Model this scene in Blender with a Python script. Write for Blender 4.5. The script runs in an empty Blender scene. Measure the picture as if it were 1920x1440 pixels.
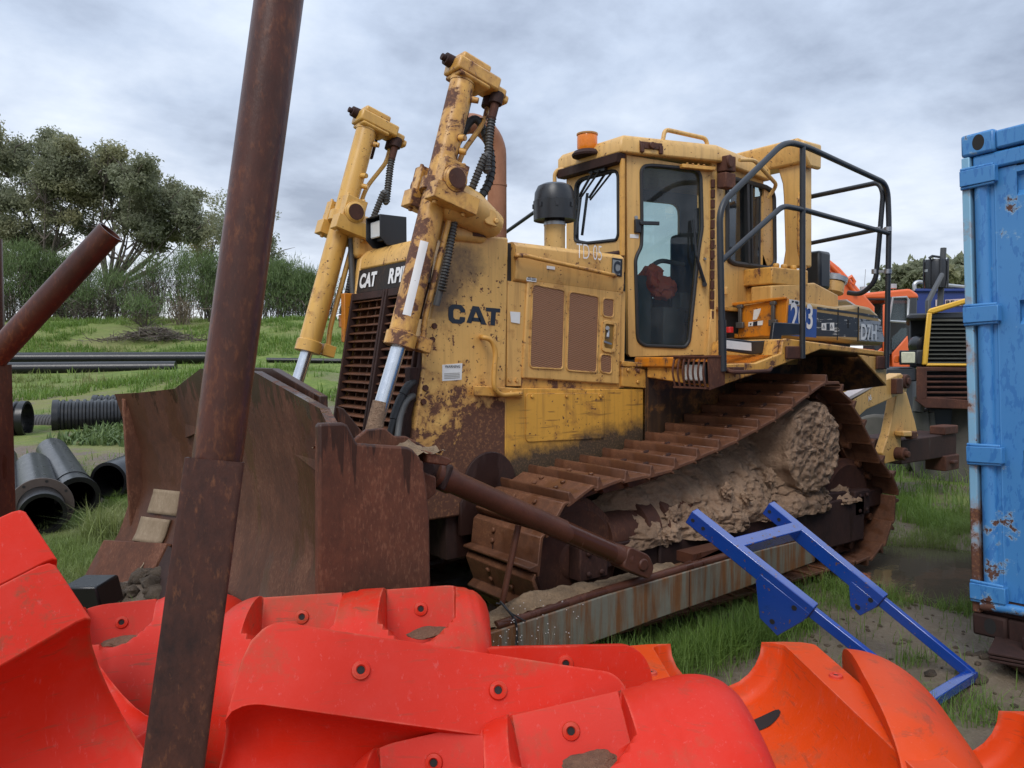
import bpy, bmesh, math, random
import numpy as np
from mathutils import Vector, Matrix, noise as mnoise
random.seed(7); rng = np.random.default_rng(11)
sc = bpy.context.scene
# ---------------------------------------------------------------- camera
YAW, PITCH, ROLL = (math.radians(a) for a in (-126.576, -2.185, -0.169))
FPX = 1458.45
CAM = np.array([3.445, 4.495, 1.694])
def basis():
    d = np.array([math.cos(YAW)*math.cos(PITCH), math.sin(YAW)*math.cos(PITCH), math.sin(PITCH)])
    r = np.array([math.sin(YAW), -math.cos(YAW), 0.0]); u = np.cross(r, d)
    return r*math.cos(ROLL)+u*math.sin(ROLL), -r*math.sin(ROLL)+u*math.cos(ROLL), d
CR, CU, CD = basis()
cam = bpy.data.cameras.new('camera'); cam_o = bpy.data.objects.new('camera', cam)
sc.collection.objects.link(cam_o); sc.camera = cam_o
cam.sensor_width = 36.0; cam.lens = FPX*36/1920; cam.clip_end = 3000; cam.clip_start = 0.05
mw = Matrix.Identity(4)
for i in range(3):
    mw[i][0] = CR[i]; mw[i][1] = CU[i]; mw[i][2] = -CD[i]; mw[i][3] = CAM[i]
cam_o.matrix_world = mw
# ---------------------------------------------------------------- sky, sun, exposure
SUN_EL, SUN_AZ = math.radians(48), math.radians(35)      # azimuth of the sun seen from the scene, from +X towards +Y
world = bpy.data.worlds.new('World'); sc.world = world; world.use_nodes = True
def setup_world():
    nt = world.node_tree; nt.nodes.clear(); N = nt.nodes.new; L = nt.links.new
    out = N('ShaderNodeOutputWorld')
    sky = N('ShaderNodeTexSky'); sky.sky_type = 'NISHITA'; sky.sun_disc = False
    sky.sun_elevation = SUN_EL; sky.sun_rotation = math.pi/2-SUN_AZ
    b1 = N('ShaderNodeBackground'); b1.inputs[1].default_value = 0.1; L(sky.outputs[0], b1.inputs[0])
    tc = N('ShaderNodeTexCoord'); sep = N('ShaderNodeSeparateXYZ'); L(tc.outputs['Generated'], sep.inputs[0])
    def m(op, a, b=None, c=None):
        n = N('ShaderNodeMath'); n.operation = op
        for i, x in enumerate((a, b, c)):
            if x is None: continue
            if isinstance(x, (int, float)): n.inputs[i].default_value = x
            else: L(x, n.inputs[i])
        return n.outputs[0]
    z = m('MAXIMUM', sep.outputs[2], 0.0)
    zz = m('ADD', z, 0.17)
    cx = m('DIVIDE', sep.outputs[0], zz); cy = m('DIVIDE', sep.outputs[1], zz)
    comb = N('ShaderNodeCombineXYZ'); L(cx, comb.inputs[0]); L(cy, comb.inputs[1])
    def noise(scale, det, rough, dist=0.0, off=(0, 0, 0)):
        mp = N('ShaderNodeMapping'); mp.inputs['Location'].default_value = off; L(comb.outputs[0], mp.inputs[0])
        n = N('ShaderNodeTexNoise'); n.inputs['Scale'].default_value = scale; n.inputs['Detail'].default_value = det
        n.inputs['Roughness'].default_value = rough; n.inputs['Distortion'].default_value = dist; L(mp.outputs[0], n.inputs[0])
        return n.outputs[0]
    n1 = noise(0.55, 8, 0.56, 0.2, (5.3, 2.2, 0)); n2 = noise(1.9, 8, 0.58, 0.15, (7, 2, 0))
    mixn = m('ADD', m('MULTIPLY', n1, 0.72), m('MULTIPLY', n2, 0.28))
    rp = N('ShaderNodeValToRGB'); L(mixn, rp.inputs[0])
    e = rp.color_ramp.elements
    e[0].position = 0.385; e[0].color = (0.27, 0.32, 0.42, 1)
    e[1].position = 0.66; e[1].color = (0.86, 0.90, 0.96, 1)
    x = e.new(0.475); x.color = (0.46, 0.535, 0.665, 1)
    x = e.new(0.555); x.color = (0.63, 0.70, 0.81, 1)
    # thin bright cloud towards the horizon
    hz = m('MULTIPLY', m('SUBTRACT', 0.32, z), 3.4); hz = m('MAXIMUM', hz, 0.0); hz = m('MINIMUM', hz, 1.0)
    hzf = m('MULTIPLY', m('POWER', hz, 1.5), m('MULTIPLY', m('SUBTRACT', mixn, 0.25), 2.3))
    hzf = m('MINIMUM', m('MAXIMUM', hzf, 0.0), 0.92)
    mx = N('ShaderNodeMixRGB'); L(hzf, mx.inputs[0]); L(rp.outputs[0], mx.inputs[1]); mx.inputs[2].default_value = (0.92, 0.94, 0.98, 1)
    b2 = N('ShaderNodeBackground'); L(mx.outputs[0], b2.inputs[0])
    st = m('ADD', 1.0, m('MULTIPLY', m('POWER', z, 2.0), 1.15)); L(st, b2.inputs[1])   # an overcast dome is brightest overhead
    ms = N('ShaderNodeMixShader'); ms.inputs[0].default_value = 0.93
    L(b1.outputs[0], ms.inputs[1]); L(b2.outputs[0], ms.inputs[2]); L(ms.outputs[0], out.inputs[0])
setup_world()
sun = bpy.data.lights.new('sun', 'SUN'); sun.energy = 1.3; sun.angle = math.radians(24); sun.color = (1.0, 0.965, 0.92)
sun_o = bpy.data.objects.new('sun', sun); sc.collection.objects.link(sun_o)
sv = Vector((math.cos(SUN_EL)*math.cos(SUN_AZ), math.cos(SUN_EL)*math.sin(SUN_AZ), math.sin(SUN_EL)))
sun_o.rotation_euler = sv.to_track_quat('Z', 'Y').to_euler()
vs = sc.view_settings; vs.view_transform = 'Standard'; vs.look = 'None'; vs.exposure = 0.30; vs.gamma = 1.0
# ---------------------------------------------------------------- pixel rays -> points on real planes
def ray(u, v): return CR*((u-960)/FPX)+CU*((720-v)/FPX)+CD
def _on(u, v, ax, val):
    q = ray(u, v); return Vector(CAM+(val-CAM[ax])/q[ax]*q)
def PX(u, v, x): return _on(u, v, 0, x)
def PY(u, v, y): return _on(u, v, 1, y)
def PZ(u, v, z): return _on(u, v, 2, z)
def PD(u, v, d): return Vector(CAM+d*ray(u, v))
FW = np.array([math.cos(YAW), math.sin(YAW), 0.0]); RT = np.array([math.sin(YAW), -math.cos(YAW), 0.0])
def SD(s, d, z=0.0): return Vector(np.array([CAM[0], CAM[1], 0.0])+RT*s+FW*d+np.array([0, 0, z]))   # s metres to the right, d ahead
V = Vector
# ---------------------------------------------------------------- mesh builder
class MB:
    def __init__(s): s.v = []; s.f = []
    def add(s, vs, fs):
        b = len(s.v); s.v += [tuple(p) for p in vs]; s.f += [[b+i for i in f] for f in fs]; return s
    def hexa(s, p):      # p: four bottom points, four top points
        return s.add(p, [(0, 1, 2, 3), (4, 5, 6, 7), (0, 1, 5, 4), (1, 2, 6, 5), (2, 3, 7, 6), (3, 0, 4, 7)])
    def bx(s, x0, x1, y0, y1, z0, z1):
        return s.hexa([(x0, y0, z0), (x1, y0, z0), (x1, y1, z0), (x0, y1, z0), (x0, y0, z1), (x1, y0, z1), (x1, y1, z1), (x0, y1, z1)])
    def obox(s, c, a, b, d, sa, sb, sd):     # centre, three unit axes, full sizes
        c, a, b, d = V(c), V(a)*sa/2, V(b)*sb/2, V(d)*sd/2
        return s.hexa([c-a-b-d, c+a-b-d, c+a+b-d, c-a+b-d, c-a-b+d, c+a-b+d, c+a+b+d, c-a+b+d])
    def beam(s, p, q, w, h, up=(0, 0, 1)):
        p, q = V(p), V(q); a = (q-p); L = a.length; a.normalize(); b = V(up).cross(a).normalized(); d = a.cross(b)
        return s.obox((p+q)/2, a, b, d, L, w, h)
    def prism(s, pts, vec):
        n = len(pts); vec = V(vec); P = [V(p) for p in pts]; Q = [p+vec for p in P]
        return s.add(P+Q, [tuple(range(n)), tuple(range(2*n-1, n-1, -1))]+[(i, (i+1) % n, n+(i+1) % n, n+i) for i in range(n)])
    def tube(s, pts, r, n=10, closed=False, caps=True):
        pts = [V(p) for p in pts]; m = len(pts); rs = r if isinstance(r, (list, tuple)) else [r]*m
        t0 = (pts[1]-pts[0]).normalized(); a = t0.orthogonal().normalized(); vs = []
        for i in range(m):
            if closed: t = (pts[(i+1) % m]-pts[i-1]).normalized()
            elif i == 0: t = t0
            elif i == m-1: t = (pts[i]-pts[i-1]).normalized()
            else: t = ((pts[i+1]-pts[i]).normalized()+(pts[i]-pts[i-1]).normalized()).normalized()
            a = (a-t*a.dot(t)); a = a.normalized() if a.length > 1e-6 else t.orthogonal().normalized()
            b = t.cross(a)
            k = 1.0
            if 0 < i < m-1:
                c = (pts[i]-pts[i-1]).normalized().dot(t); k = 1/max(c, 0.6)
            for j in range(n):
                w = 2*math.pi*j/n; vs.append(pts[i]+(a*math.cos(w)+b*math.sin(w))*rs[i]*k)
        fs = []
        for i in range(m if closed else m-1):
            for j in range(n):
                i2 = (i+1) % m; fs.append((i*n+j, i*n+(j+1) % n, i2*n+(j+1) % n, i2*n+j))
        if caps and not closed: fs += [tuple(range(n)), tuple(range((m-1)*n, m*n))]
        return s.add(vs, fs)
    def cyl(s, p, q, r, r2=None, n=20): return s.tube([p, q], [r, r if r2 is None else r2], n)
    def lathe(s, o, ax, prof, n=24, closed=False):  # prof: (distance along the axis, radius)
        o, ax = V(o), V(ax).normalized(); a = ax.orthogonal().normalized(); b = ax.cross(a); vs = []; m = len(prof)
        for t, r in prof:
            for j in range(n):
                w = 2*math.pi*j/n; vs.append(o+ax*t+(a*math.cos(w)+b*math.sin(w))*max(r, 1e-4))
        fs = []
        for i in range(m if closed else m-1):
            for j in range(n):
                i2 = (i+1) % m; fs.append((i*n+j, i*n+(j+1) % n, i2*n+(j+1) % n, i2*n+j))
        if not closed: fs += [tuple(range(n)), tuple(range((m-1)*n, m*n))]
        return s.add(vs, fs)
    def grid(s, rows):   # list of rows of points
        n = len(rows[0]); vs = [p for r in rows for p in r]
        return s.add(vs, [(i*n+j, i*n+j+1, (i+1)*n+j+1, (i+1)*n+j) for i in range(len(rows)-1) for j in range(n-1)])
    def rock(s, c, rx, ry, rz, seed=0, sub=2, amp=0.35, fr=1.6):
        bm = bmesh.new(); bmesh.ops.create_icosphere(bm, subdivisions=sub, radius=1)
        vs = []
        for v in bm.verts:
            p = v.co.copy(); k = 1+amp*(mnoise.fractal(p*fr+V((seed*3.1, seed*1.7, seed)), 0.8, 2.0, 3))
            vs.append(V(c)+V((p.x*rx*k, p.y*ry*k, p.z*rz*k)))
        fs = [[v.index for v in f.verts] for f in bm.faces]; bm.free(); return s.add(vs, fs)
    def build(s, name, mat, parent=None, bevel=0.0, smooth=38, seg=2, sub=0, recalc=True):
        me = bpy.data.meshes.new(name)
        bm = bmesh.new()
        bv = [bm.verts.new(p) for p in s.v]
        for f in s.f:
            try: bm.faces.new([bv[i] for i in f])
            except ValueError: pass
        if recalc: bmesh.ops.recalc_face_normals(bm, faces=bm.faces)
        bm.to_mesh(me); bm.free()
        o = bpy.data.objects.new(name, me); sc.collection.objects.link(o)
        me.materials.append(mat)
        if smooth:
            me.polygons.foreach_set('use_smooth', [True]*len(me.polygons)); me.set_sharp_from_angle(angle=math.radians(smooth))
        if bevel:
            m = o.modifiers.new('bevel', 'BEVEL'); m.width = bevel; m.segments = seg; m.limit_method = 'ANGLE'; m.angle_limit = math.radians(40)
            m.harden_normals = False
        if parent: par(o, parent)
        return o
def par(o, p):
    o.parent = p
    o.matrix_parent_inverse = Matrix.Translation(-V(p.location)) if p.type == 'EMPTY' else Matrix.Identity(4)
def tag(o, label=None, cat=None, group=None, kind=None):
    if label: o['label'] = label
    if cat: o['category'] = cat
    if group: o['group'] = group
    if kind: o['kind'] = kind
    return o
def thing(name, loc, label, cat, group=None):
    o = bpy.data.objects.new(name, None); sc.collection.objects.link(o); o.location = V(loc); o.empty_display_size = 0.2
    return tag(o, label, cat, group)
def big_mesh(name, verts, faces, mat, smooth=False, parent=None):   # numpy arrays, faces all quads or all tris
    me = bpy.data.meshes.new(name); nv = len(verts); nf, k = faces.shape
    me.vertices.add(nv); me.vertices.foreach_set('co', np.asarray(verts, np.float32).ravel())
    me.loops.add(nf*k); me.loops.foreach_set('vertex_index', np.asarray(faces, np.int32).ravel())
    me.polygons.add(nf); me.polygons.foreach_set('loop_start', np.arange(0, nf*k, k, dtype=np.int32))
    me.polygons.foreach_set('loop_total', np.full(nf, k, np.int32))
    if smooth: me.polygons.foreach_set('use_smooth', np.ones(nf, bool))
    me.update(calc_edges=True); me.validate()
    o = bpy.data.objects.new(name, me); sc.collection.objects.link(o); me.materials.append(mat)
    if parent: par(o, parent)
    return o
def arc(c, a, b, r, t0, t1, n):     # points of an arc in the plane of unit vectors a, b
    return [V(c)+V(a)*r*math.cos(math.radians(t0+(t1-t0)*i/n))+V(b)*r*math.sin(math.radians(t0+(t1-t0)*i/n)) for i in range(n+1)]
def bend(pts, rad, n=5):            # round the corners of a polyline
    pts = [V(p) for p in pts]; out = [pts[0]]
    for i in range(1, len(pts)-1):
        a, b, c = pts[i-1], pts[i], pts[i+1]; k = min(rad, (a-b).length*0.48, (c-b).length*0.48)
        p, q = b+(a-b).normalized()*k, b+(c-b).normalized()*k
        for j in range(n+1):
            t = j/n; out.append(p*(1-t)**2+b*2*t*(1-t)+q*t*t)
    return out+[pts[-1]]
def text(s, o, xd, yd, h, mat, name, parent, bold=0.0, sx=1.0, lift=0.003, align='LEFT'):
    cu = bpy.data.curves.new(name, 'FONT'); cu.body = s; cu.size = 1.0; cu.offset = bold; cu.align_x = align; cu.extrude = 0.0
    t = bpy.data.objects.new(name, cu); sc.collection.objects.link(t)
    dg = bpy.context.evaluated_depsgraph_get(); me = bpy.data.meshes.new_from_object(t.evaluated_get(dg))
    bpy.data.objects.remove(t)
    o, xd, yd = V(o), V(xd).normalized(), V(yd).normalized(); nn = xd.cross(yd)
    for v in me.vertices: v.co = o+xd*(v.co.x*h*1.38*sx)+yd*(v.co.y*h*1.38)+nn*lift
    ob = bpy.data.objects.new(name, me); sc.collection.objects.link(ob); me.materials.clear(); me.materials.append(mat)
    if parent: par(ob, parent)
    return ob
def bolt(mb, p, n, r=0.016, h=0.012): mb.tube([V(p), V(p)+V(n).normalized()*h], [r, r*0.92], 6)
# ---------------------------------------------------------------- materials
class NT:
    def __init__(s, name):
        s.m = bpy.data.materials.new(name); s.m.use_nodes = True; s.nt = s.m.node_tree
        s.b = s.nt.nodes['Principled BSDF']; s.tc = s.nt.nodes.new('ShaderNodeTexCoord'); s.co = s.tc.outputs['Object']
        s.geo = s.nt.nodes.new('ShaderNodeNewGeometry')
    def n(s, t): return s.nt.nodes.new(t)
    def l(s, a, b): s.nt.links.new(a, b)
    def put(s, x, sock):
        if isinstance(x, (int, float)): sock.default_value = x
        elif isinstance(x, tuple): sock.default_value = x if len(x) == 4 else (*x, 1) if sock.type == 'RGBA' else x
        else: s.l(x, sock)
    def map(s, scale, loc=(0, 0, 0), rot=(0, 0, 0), co=None):
        m = s.n('ShaderNodeMapping'); s.l(co or s.co, m.inputs[0]); m.inputs['Scale'].default_value = scale
        m.inputs['Location'].default_value = loc; m.inputs['Rotation'].default_value = rot; return m.outputs[0]
    def noise(s, scale, det=4, rough=0.55, co=None, dist=0.0):
        x = s.n('ShaderNodeTexNoise'); s.l(co or s.co, x.inputs[0]); x.inputs['Scale'].default_value = scale
        x.inputs['Detail'].default_value = det; x.inputs['Roughness'].default_value = rough; x.inputs['Distortion'].default_value = dist
        return x.outputs[0]
    def vor(s, scale, co=None, feat='F1'):
        x = s.n('ShaderNodeTexVoronoi'); s.l(co or s.co, x.inputs[0]); x.inputs['Scale'].default_value = scale; x.feature = feat
        return x.outputs['Distance']
    def math(s, op, a, b=0.0, clamp=False):
        x = s.n('ShaderNodeMath'); x.operation = op; x.use_clamp = clamp; s.put(a, x.inputs[0]); s.put(b, x.inputs[1]); return x.outputs[0]
    def ramp(s, f, stops):
        x = s.n('ShaderNodeValToRGB'); s.l(f, x.inputs[0]); e = x.color_ramp.elements
        for i, (p, c) in enumerate(stops):
            el = e[i] if i < 2 else e.new(p)
            el.position = p; el.color = (c, c, c, 1) if isinstance(c, (int, float)) else (*c, 1)
        return x.outputs[0]
    def step(s, f, a, b): return s.ramp(f, [(a, 0.0), (b, 1.0)])
    def mix(s, f, a, b):
        x = s.n('ShaderNodeMixRGB'); s.put(f, x.inputs[0]); s.put(a, x.inputs[1]); s.put(b, x.inputs[2]); return x.outputs[0]
    def xyz(s, co=None):
        x = s.n('ShaderNodeSeparateXYZ'); s.l(co or s.co, x.inputs[0]); return x.outputs
    def bump(s, h, st=0.3, dist=0.01):
        x = s.n('ShaderNodeBump'); x.inputs['Strength'].default_value = st; x.inputs['Distance'].default_value = dist
        s.l(h, x.inputs['Height']); s.l(x.outputs[0], s.b.inputs['Normal'])
    def out(s, col=None, rough=None, metal=None, spec=None):
        if col is not None: s.put(col, s.b.inputs['Base Color'])
        if rough is not None: s.put(rough, s.b.inputs['Roughness'])
        if metal is not None: s.put(metal, s.b.inputs['Metallic'])
        if spec is not None: s.put(spec, s.b.inputs['Specular IOR Level'])
        return s.m
RUSTD, RUSTM, RUSTL = (0.05, 0.022, 0.016), (0.105, 0.04, 0.024), (0.22, 0.095, 0.045)
def m_plain(name, col, rough=0.5, metal=0.0, var=0.12, scale=8.0, bump=0.0):
    t = NT(name); f = t.noise(scale, 5, 0.6)
    a = tuple(max(0, c*(1-var)) for c in col); b = tuple(min(1, c*(1+var)) for c in col)
    c = t.mix(f, a, b)
    if bump: t.bump(t.noise(scale*6, 4, 0.6), bump, 0.004)
    r = t.math('ADD', t.math('MULTIPLY', t.noise(scale*2, 3), 0.2), rough-0.1)
    return t.out(c, r, metal)
def m_paint(name, base, rust=0.5, fleck=0.5, low=None, grime=None, corner=None, smears=(), rough=0.42, fade=0.2, streak=0.35, seed=0.0, scale=1.0, halo_c=(0.33, 0.14, 0.035)):
    """worn enamel on steel: rust blotches, small chips, runs below them; low=(z_bottom,z_top): rustier towards the bottom;
    grime=(a,b,width): oily dirt below the line z = a*x+b, thrown up by the track"""
    t = NT(name); co = t.map((scale,)*3, (seed, seed*1.3, seed*0.7)); X, Y, Z = t.xyz()[:3]
    big = t.noise(2.3, 7, 0.62, co); mid = t.noise(9.0, 8, 0.66, co, 0.3); sm = t.noise(38.0, 4, 0.6, co)
    run = t.noise(1.0, 5, 0.6, t.map((26, 26, 1.6), (seed, 0, seed)))
    col = t.mix(t.math('MULTIPLY', t.noise(1.4, 5, 0.6, co), 1.0), tuple(c*(1-fade) for c in base), tuple(min(1, c*(1+fade*0.8)) for c in base))
    col = t.mix(t.math('MULTIPLY', t.step(run, 0.50, 0.68), min(1, streak*1.5)), col, tuple((c*0.5+r*0.5) for c, r in zip(base, (0.22, 0.10, 0.035))))
    stn = t.step(t.noise(3.4, 8, 0.68, t.map((1.3, 1.3, 0.55), (seed+9, 2, seed))), 0.50, 0.72); col = t.mix(t.math('MULTIPLY', stn, min(0.6, 0.2+streak*0.6)), col, tuple(x*0.62+y*0.1 for x, y in zip(base, (0.30, 0.15, 0.05))))
    k = t.math('ADD', t.math('MULTIPLY', mid, 0.62), t.math('MULTIPLY', big, 0.38))
    if low:
        b = t.math('DIVIDE', t.math('SUBTRACT', low[1], Z), low[1]-low[0], True); lowb = t.math('POWER', b, 1.3); k = t.math('ADD', k, t.math('MULTIPLY', lowb, 0.27))
    if corner:
        b2 = t.math('MULTIPLY', t.math('DIVIDE', t.math('SUBTRACT', corner[0], X), 0.22, True), t.math('DIVIDE', t.math('SUBTRACT', corner[1], Z), 0.16, True)); k = t.math('ADD', k, t.math('MULTIPLY', b2, 0.28))
    bv_ = t.n('ShaderNodeBevel'); bv_.samples = 4; bv_.inputs['Radius'].default_value = 0.012
    dt = t.n('ShaderNodeVectorMath'); dt.operation = 'DOT_PRODUCT'; t.l(bv_.outputs[0], dt.inputs[0]); t.l(t.geo.outputs['Normal'], dt.inputs[1])
    ew = t.math('MULTIPLY', t.math('SUBTRACT', 1.0, dt.outputs['Value'], True), 2.2, True)
    k = t.math('ADD', k, t.math('MULTIPLY', ew, 0.10+0.10*rust+0.10*fleck))
    th = 0.72-rust*0.22
    msk = t.step(k, th, th+0.025)
    th2 = 0.668-fleck*0.085
    cv = t.math('ADD', t.math('MULTIPLY', sm, 0.66), t.math('ADD', t.math('MULTIPLY', mid, 0.14), t.math('MULTIPLY', big, 0.20)))
    if low: cv = t.math('ADD', cv, t.math('MULTIPLY', lowb, 0.05))
    chips = t.step(cv, th2, th2+0.012)
    msk = t.math('MAXIMUM', msk, chips)
    rc = t.mix(t.noise(14, 6, 0.7, co), (0.062, 0.026, 0.017), (0.15, 0.058, 0.028)); rc = t.mix(t.step(t.noise(55, 3, 0.6, co), 0.52, 0.72), rc, (0.27, 0.12, 0.05))
    halo = t.math('MULTIPLY', t.step(k, th-0.085, th), 0.62)
    col = t.mix(halo, col, halo_c); col = t.mix(msk, col, rc)
    ro = t.math('ADD', t.math('MULTIPLY', msk, 0.42), rough)
    h = t.math('SUBTRACT', t.math('MULTIPLY', sm, 0.15), msk)
    if grime:
        a, b, w = grime
        d = t.math('SUBTRACT', t.math('ADD', t.math('MULTIPLY', X, a), b), Z)
        g = t.math('ADD', t.math('DIVIDE', d, w), t.math('MULTIPLY', t.math('SUBTRACT', t.noise(6, 8, 0.75, co), 0.5), 2.6))
        g = t.math('MULTIPLY', t.math('ADD', g, 0.5, True), 0.96)
        col = t.mix(g, col, t.mix(t.step(t.noise(70, 3, 0.7, co), 0.5, 0.66), (0.04, 0.027, 0.018), (0.15, 0.085, 0.045))); ro = t.math('ADD', ro, t.math('MULTIPLY', g, 0.3), True)
    if grime:
        sc_n = t.noise(1.0, 3, 0.55, t.map((4, 4, 55), (seed, 1, 2), (0, 0.42, 0))); sk = t.math('MULTIPLY', t.step(sc_n, 0.60, 0.63), t.step(t.noise(3, 3), 0.42, 0.6)); col = t.mix(t.math('MULTIPLY', sk, 0.6), col, (0.13, 0.06, 0.025))
    for (sx, sy, sz, sr) in smears:
        vm = t.n('ShaderNodeVectorMath'); vm.operation = 'DISTANCE'; t.l(t.co, vm.inputs[0]); vm.inputs[1].default_value = (sx, sy, sz)
        q = t.math('ADD', t.math('DIVIDE', vm.outputs['Value'], sr), t.math('MULTIPLY', t.math('SUBTRACT', t.noise(7, 7, 0.7), 0.5), 1.6)); q = t.math('MULTIPLY', t.math('SUBTRACT', 1.0, t.step(q, 0.35, 1.05)), 0.8); col = t.mix(q, col, (0.11, 0.062, 0.03))
    t.bump(h, 0.35, 0.004)
    return t.out(col, ro)
def m_rust(name, dark=RUSTD, midc=RUSTM, light=RUSTL, wet=0.25, vert=True, seed=0.0, lightamt=0.5, sc_=1.0, rough=0.62, drip=None):
    t = NT(name); co = t.map((sc_, sc_, sc_*(0.6 if vert else 1.0)), (seed, seed*2, seed))
    a = t.noise(2.6, 8, 0.65, co); b = t.noise(22, 6, 0.7, co); c = t.noise(90, 3, 0.65, t.map((1, 1, 0.4 if vert else 1.0)))
    col = t.mix(t.step(t.math('ADD', t.math('MULTIPLY', a, 0.6), t.math('MULTIPLY', b, 0.4)), 0.36, 0.62), dark, midc)
    lt = t.step(t.math('ADD', t.math('MULTIPLY', c, 0.55), t.math('MULTIPLY', a, 0.45)), 0.60-lightamt*0.13, 0.76-lightamt*0.08)
    col = t.mix(t.math('MULTIPLY', lt, 0.75), col, light)
    w = t.step(t.noise(1.7, 5, 0.6, t.map((1.4, 1.4, 0.5), (seed+4, 0, 0))), 0.56, 0.60)
    col = t.mix(t.math('MULTIPLY', w, wet*1.6), col, tuple(x*0.55 for x in midc))
    ro = t.math('SUBTRACT', rough+0.12, t.math('MULTIPLY', w, 0.38*min(1, wet*3)))
    if drip:
        Z = t.xyz()[2]; dn_ = t.math('ADD', t.math('MULTIPLY', t.math('SUBTRACT', Z, drip), 2.4), t.math('MULTIPLY', t.math('SUBTRACT', t.noise(1, 5, 0.7, t.map((15, 15, 0.9))), 0.5), 2.6))
        dk = t.step(dn_, 0.10, 0.16); col = t.mix(t.math('MULTIPLY', dk, 0.8), col, tuple(x*0.42 for x in dark)); ro = t.math('SUBTRACT', ro, t.math('MULTIPLY', dk, 0.3))
    t.bump(t.math('ADD', t.math('MULTIPLY', b, 0.6), t.math('MULTIPLY', c, 0.5)), 0.4, 0.004)
    return t.out(col, ro, 0.0, 0.28)
YEL = (0.67, 0.38, 0.112)
M = {}
M['yellow'] = m_paint('yellow_paint', YEL, 0.36, 0.70, streak=0.5)
M['yellow_cat'] = m_paint('yellow_paint_front_guard', (0.69, 0.395, 0.112), 0.34, 0.95, low=(0.95, 1.80), corner=(0.92, 1.42), seed=2.0, smears=[(1.02, .57, 2.16, .22), (.85, .62, 2.24, .14), (1.06, .57, 1.98, .12)])
M['yellow_clean'] = m_paint('yellow_paint_cab', (0.68, 0.40, 0.125), 0.30, 0.70, streak=0.45, seed=5.0)
M['yellow_low'] = m_paint('yellow_paint_oily', (0.68, 0.34, 0.05), 0.50, 0.80, grime=(-0.13, 1.13, 0.11), seed=1.0, streak=0.5)
M['yellow_cyl'] = m_paint('yellow_paint_rusty_cylinder', (0.67, 0.36, 0.08), 0.88, 0.85, seed=3.0, rough=0.35)
M['yellow_cyl2'] = m_paint('yellow_paint_cylinder', (0.67, 0.375, 0.085), 0.36, 0.72, seed=8.0, rough=0.35)
M['yellow_deck'] = m_paint('yellow_paint_rusty_deck', (0.67, 0.345, 0.07), 0.70, 0.85, seed=4.0)
M['orange_rusty'] = m_paint('orange_rusty_paint', (0.66, 0.22, 0.014), 0.62, 0.8, seed=6.0, rough=0.35)
M['rust'] = m_rust('rusty_steel', seed=1.0)
M['rust_blade'] = m_rust('rusty_blade', dark=(0.060, 0.027, 0.017), midc=(0.12, 0.047, 0.026), light=(0.24, 0.12, 0.07), seed=3.0, lightamt=0.58, wet=0.35, drip=1.40)
M['rust_plate'] = m_rust('rusty_end_plate', dark=(0.064, 0.026, 0.016), midc=(0.145, 0.053, 0.028), light=(0.28, 0.13, 0.075), seed=9.0, lightamt=0.66, wet=0.45, drip=1.30)
M['rust_post'] = m_rust('rusty_post', dark=(0.030, 0.012, 0.009), midc=(0.082, 0.025, 0.014), light=(0.20, 0.066, 0.024), seed=5.0, lightamt=0.42, wet=0.55, rough=0.26)
M['rust_track'] = m_rust('rusty_track', dark=(0.065, 0.030, 0.019), midc=(0.17, 0.068, 0.033), light=(0.30, 0.15, 0.072), seed=7.0, vert=False, lightamt=0.45, wet=0.3, rough=0.5)
M['rust_strut'] = m_rust('rusty_strut', dark=(0.06, 0.024, 0.016), midc=(0.11, 0.04, 0.022), light=(0.15, 0.06, 0.03), seed=11.0, vert=False, lightamt=0.2, wet=0.5, rough=0.35)
for k_ in ('rust_post',):
    p_ = M[k_].node_tree.nodes['Principled BSDF']; p_.inputs['Coat Weight'].default_value = 0.12; p_.inputs['Coat Roughness'].default_value = 0.22
M['rust_sleeve'] = m_rust('rusty_sleeve', dark=(0.026, 0.012, 0.010), midc=(0.085, 0.029, 0.018), light=(0.27, 0.10, 0.04), seed=17.0, lightamt=0.5, wet=0.4, rough=0.4, sc_=2.2)
M['rust_dark'] = m_rust('dark_rust', dark=(0.022, 0.012, 0.010), midc=(0.05, 0.022, 0.017), light=(0.10, 0.045, 0.028), seed=13.0, lightamt=0.3, wet=0.5)
M['copper'] = m_rust('rusty_exhaust', dark=(0.25, 0.105, 0.055), midc=(0.36, 0.165, 0.09), light=(0.42, 0.22, 0.13), seed=2.0, lightamt=0.3, wet=0.1, rough=0.45)
M['black'] = m_plain('black_paint', (0.016, 0.017, 0.02), 0.35, 0, 0.4, 5)
M['black_tube'] = m_plain('black_rail_paint', (0.02, 0.022, 0.026), 0.4, 0, 0.5, 9)
M['rubber'] = m_plain('black_rubber', (0.02, 0.02, 0.021), 0.6, 0, 0.4, 20)
M['hose'] = m_plain('hose_grey', (0.07, 0.068, 0.065), 0.55, 0, 0.4, 30)
M['dark'] = m_plain('dark_interior', (0.012, 0.011, 0.010), 0.8)
M['chrome'] = m_plain('chromed_rod', (0.62, 0.64, 0.67), 0.22, 0.9, 0.12, 25)
M['steel'] = m_plain('bare_steel', (0.35, 0.35, 0.36), 0.38, 0.8, 0.2, 20)
M['white'] = m_plain('white_sticker', (0.72, 0.71, 0.68), 0.55, 0, 0.08, 30)
M['whitepaint'] = m_plain('white_paint', (0.74, 0.72, 0.70), 0.5, 0, 0.1, 30)
M['navy'] = m_plain('faded_black_lettering', (0.017, 0.022, 0.032), 0.45, 0, 0.3, 40)
M['decalblue'] = m_plain('blue_decal', (0.03, 0.085, 0.30), 0.45, 0, 0.25, 20)
M['screen'] = None
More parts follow.
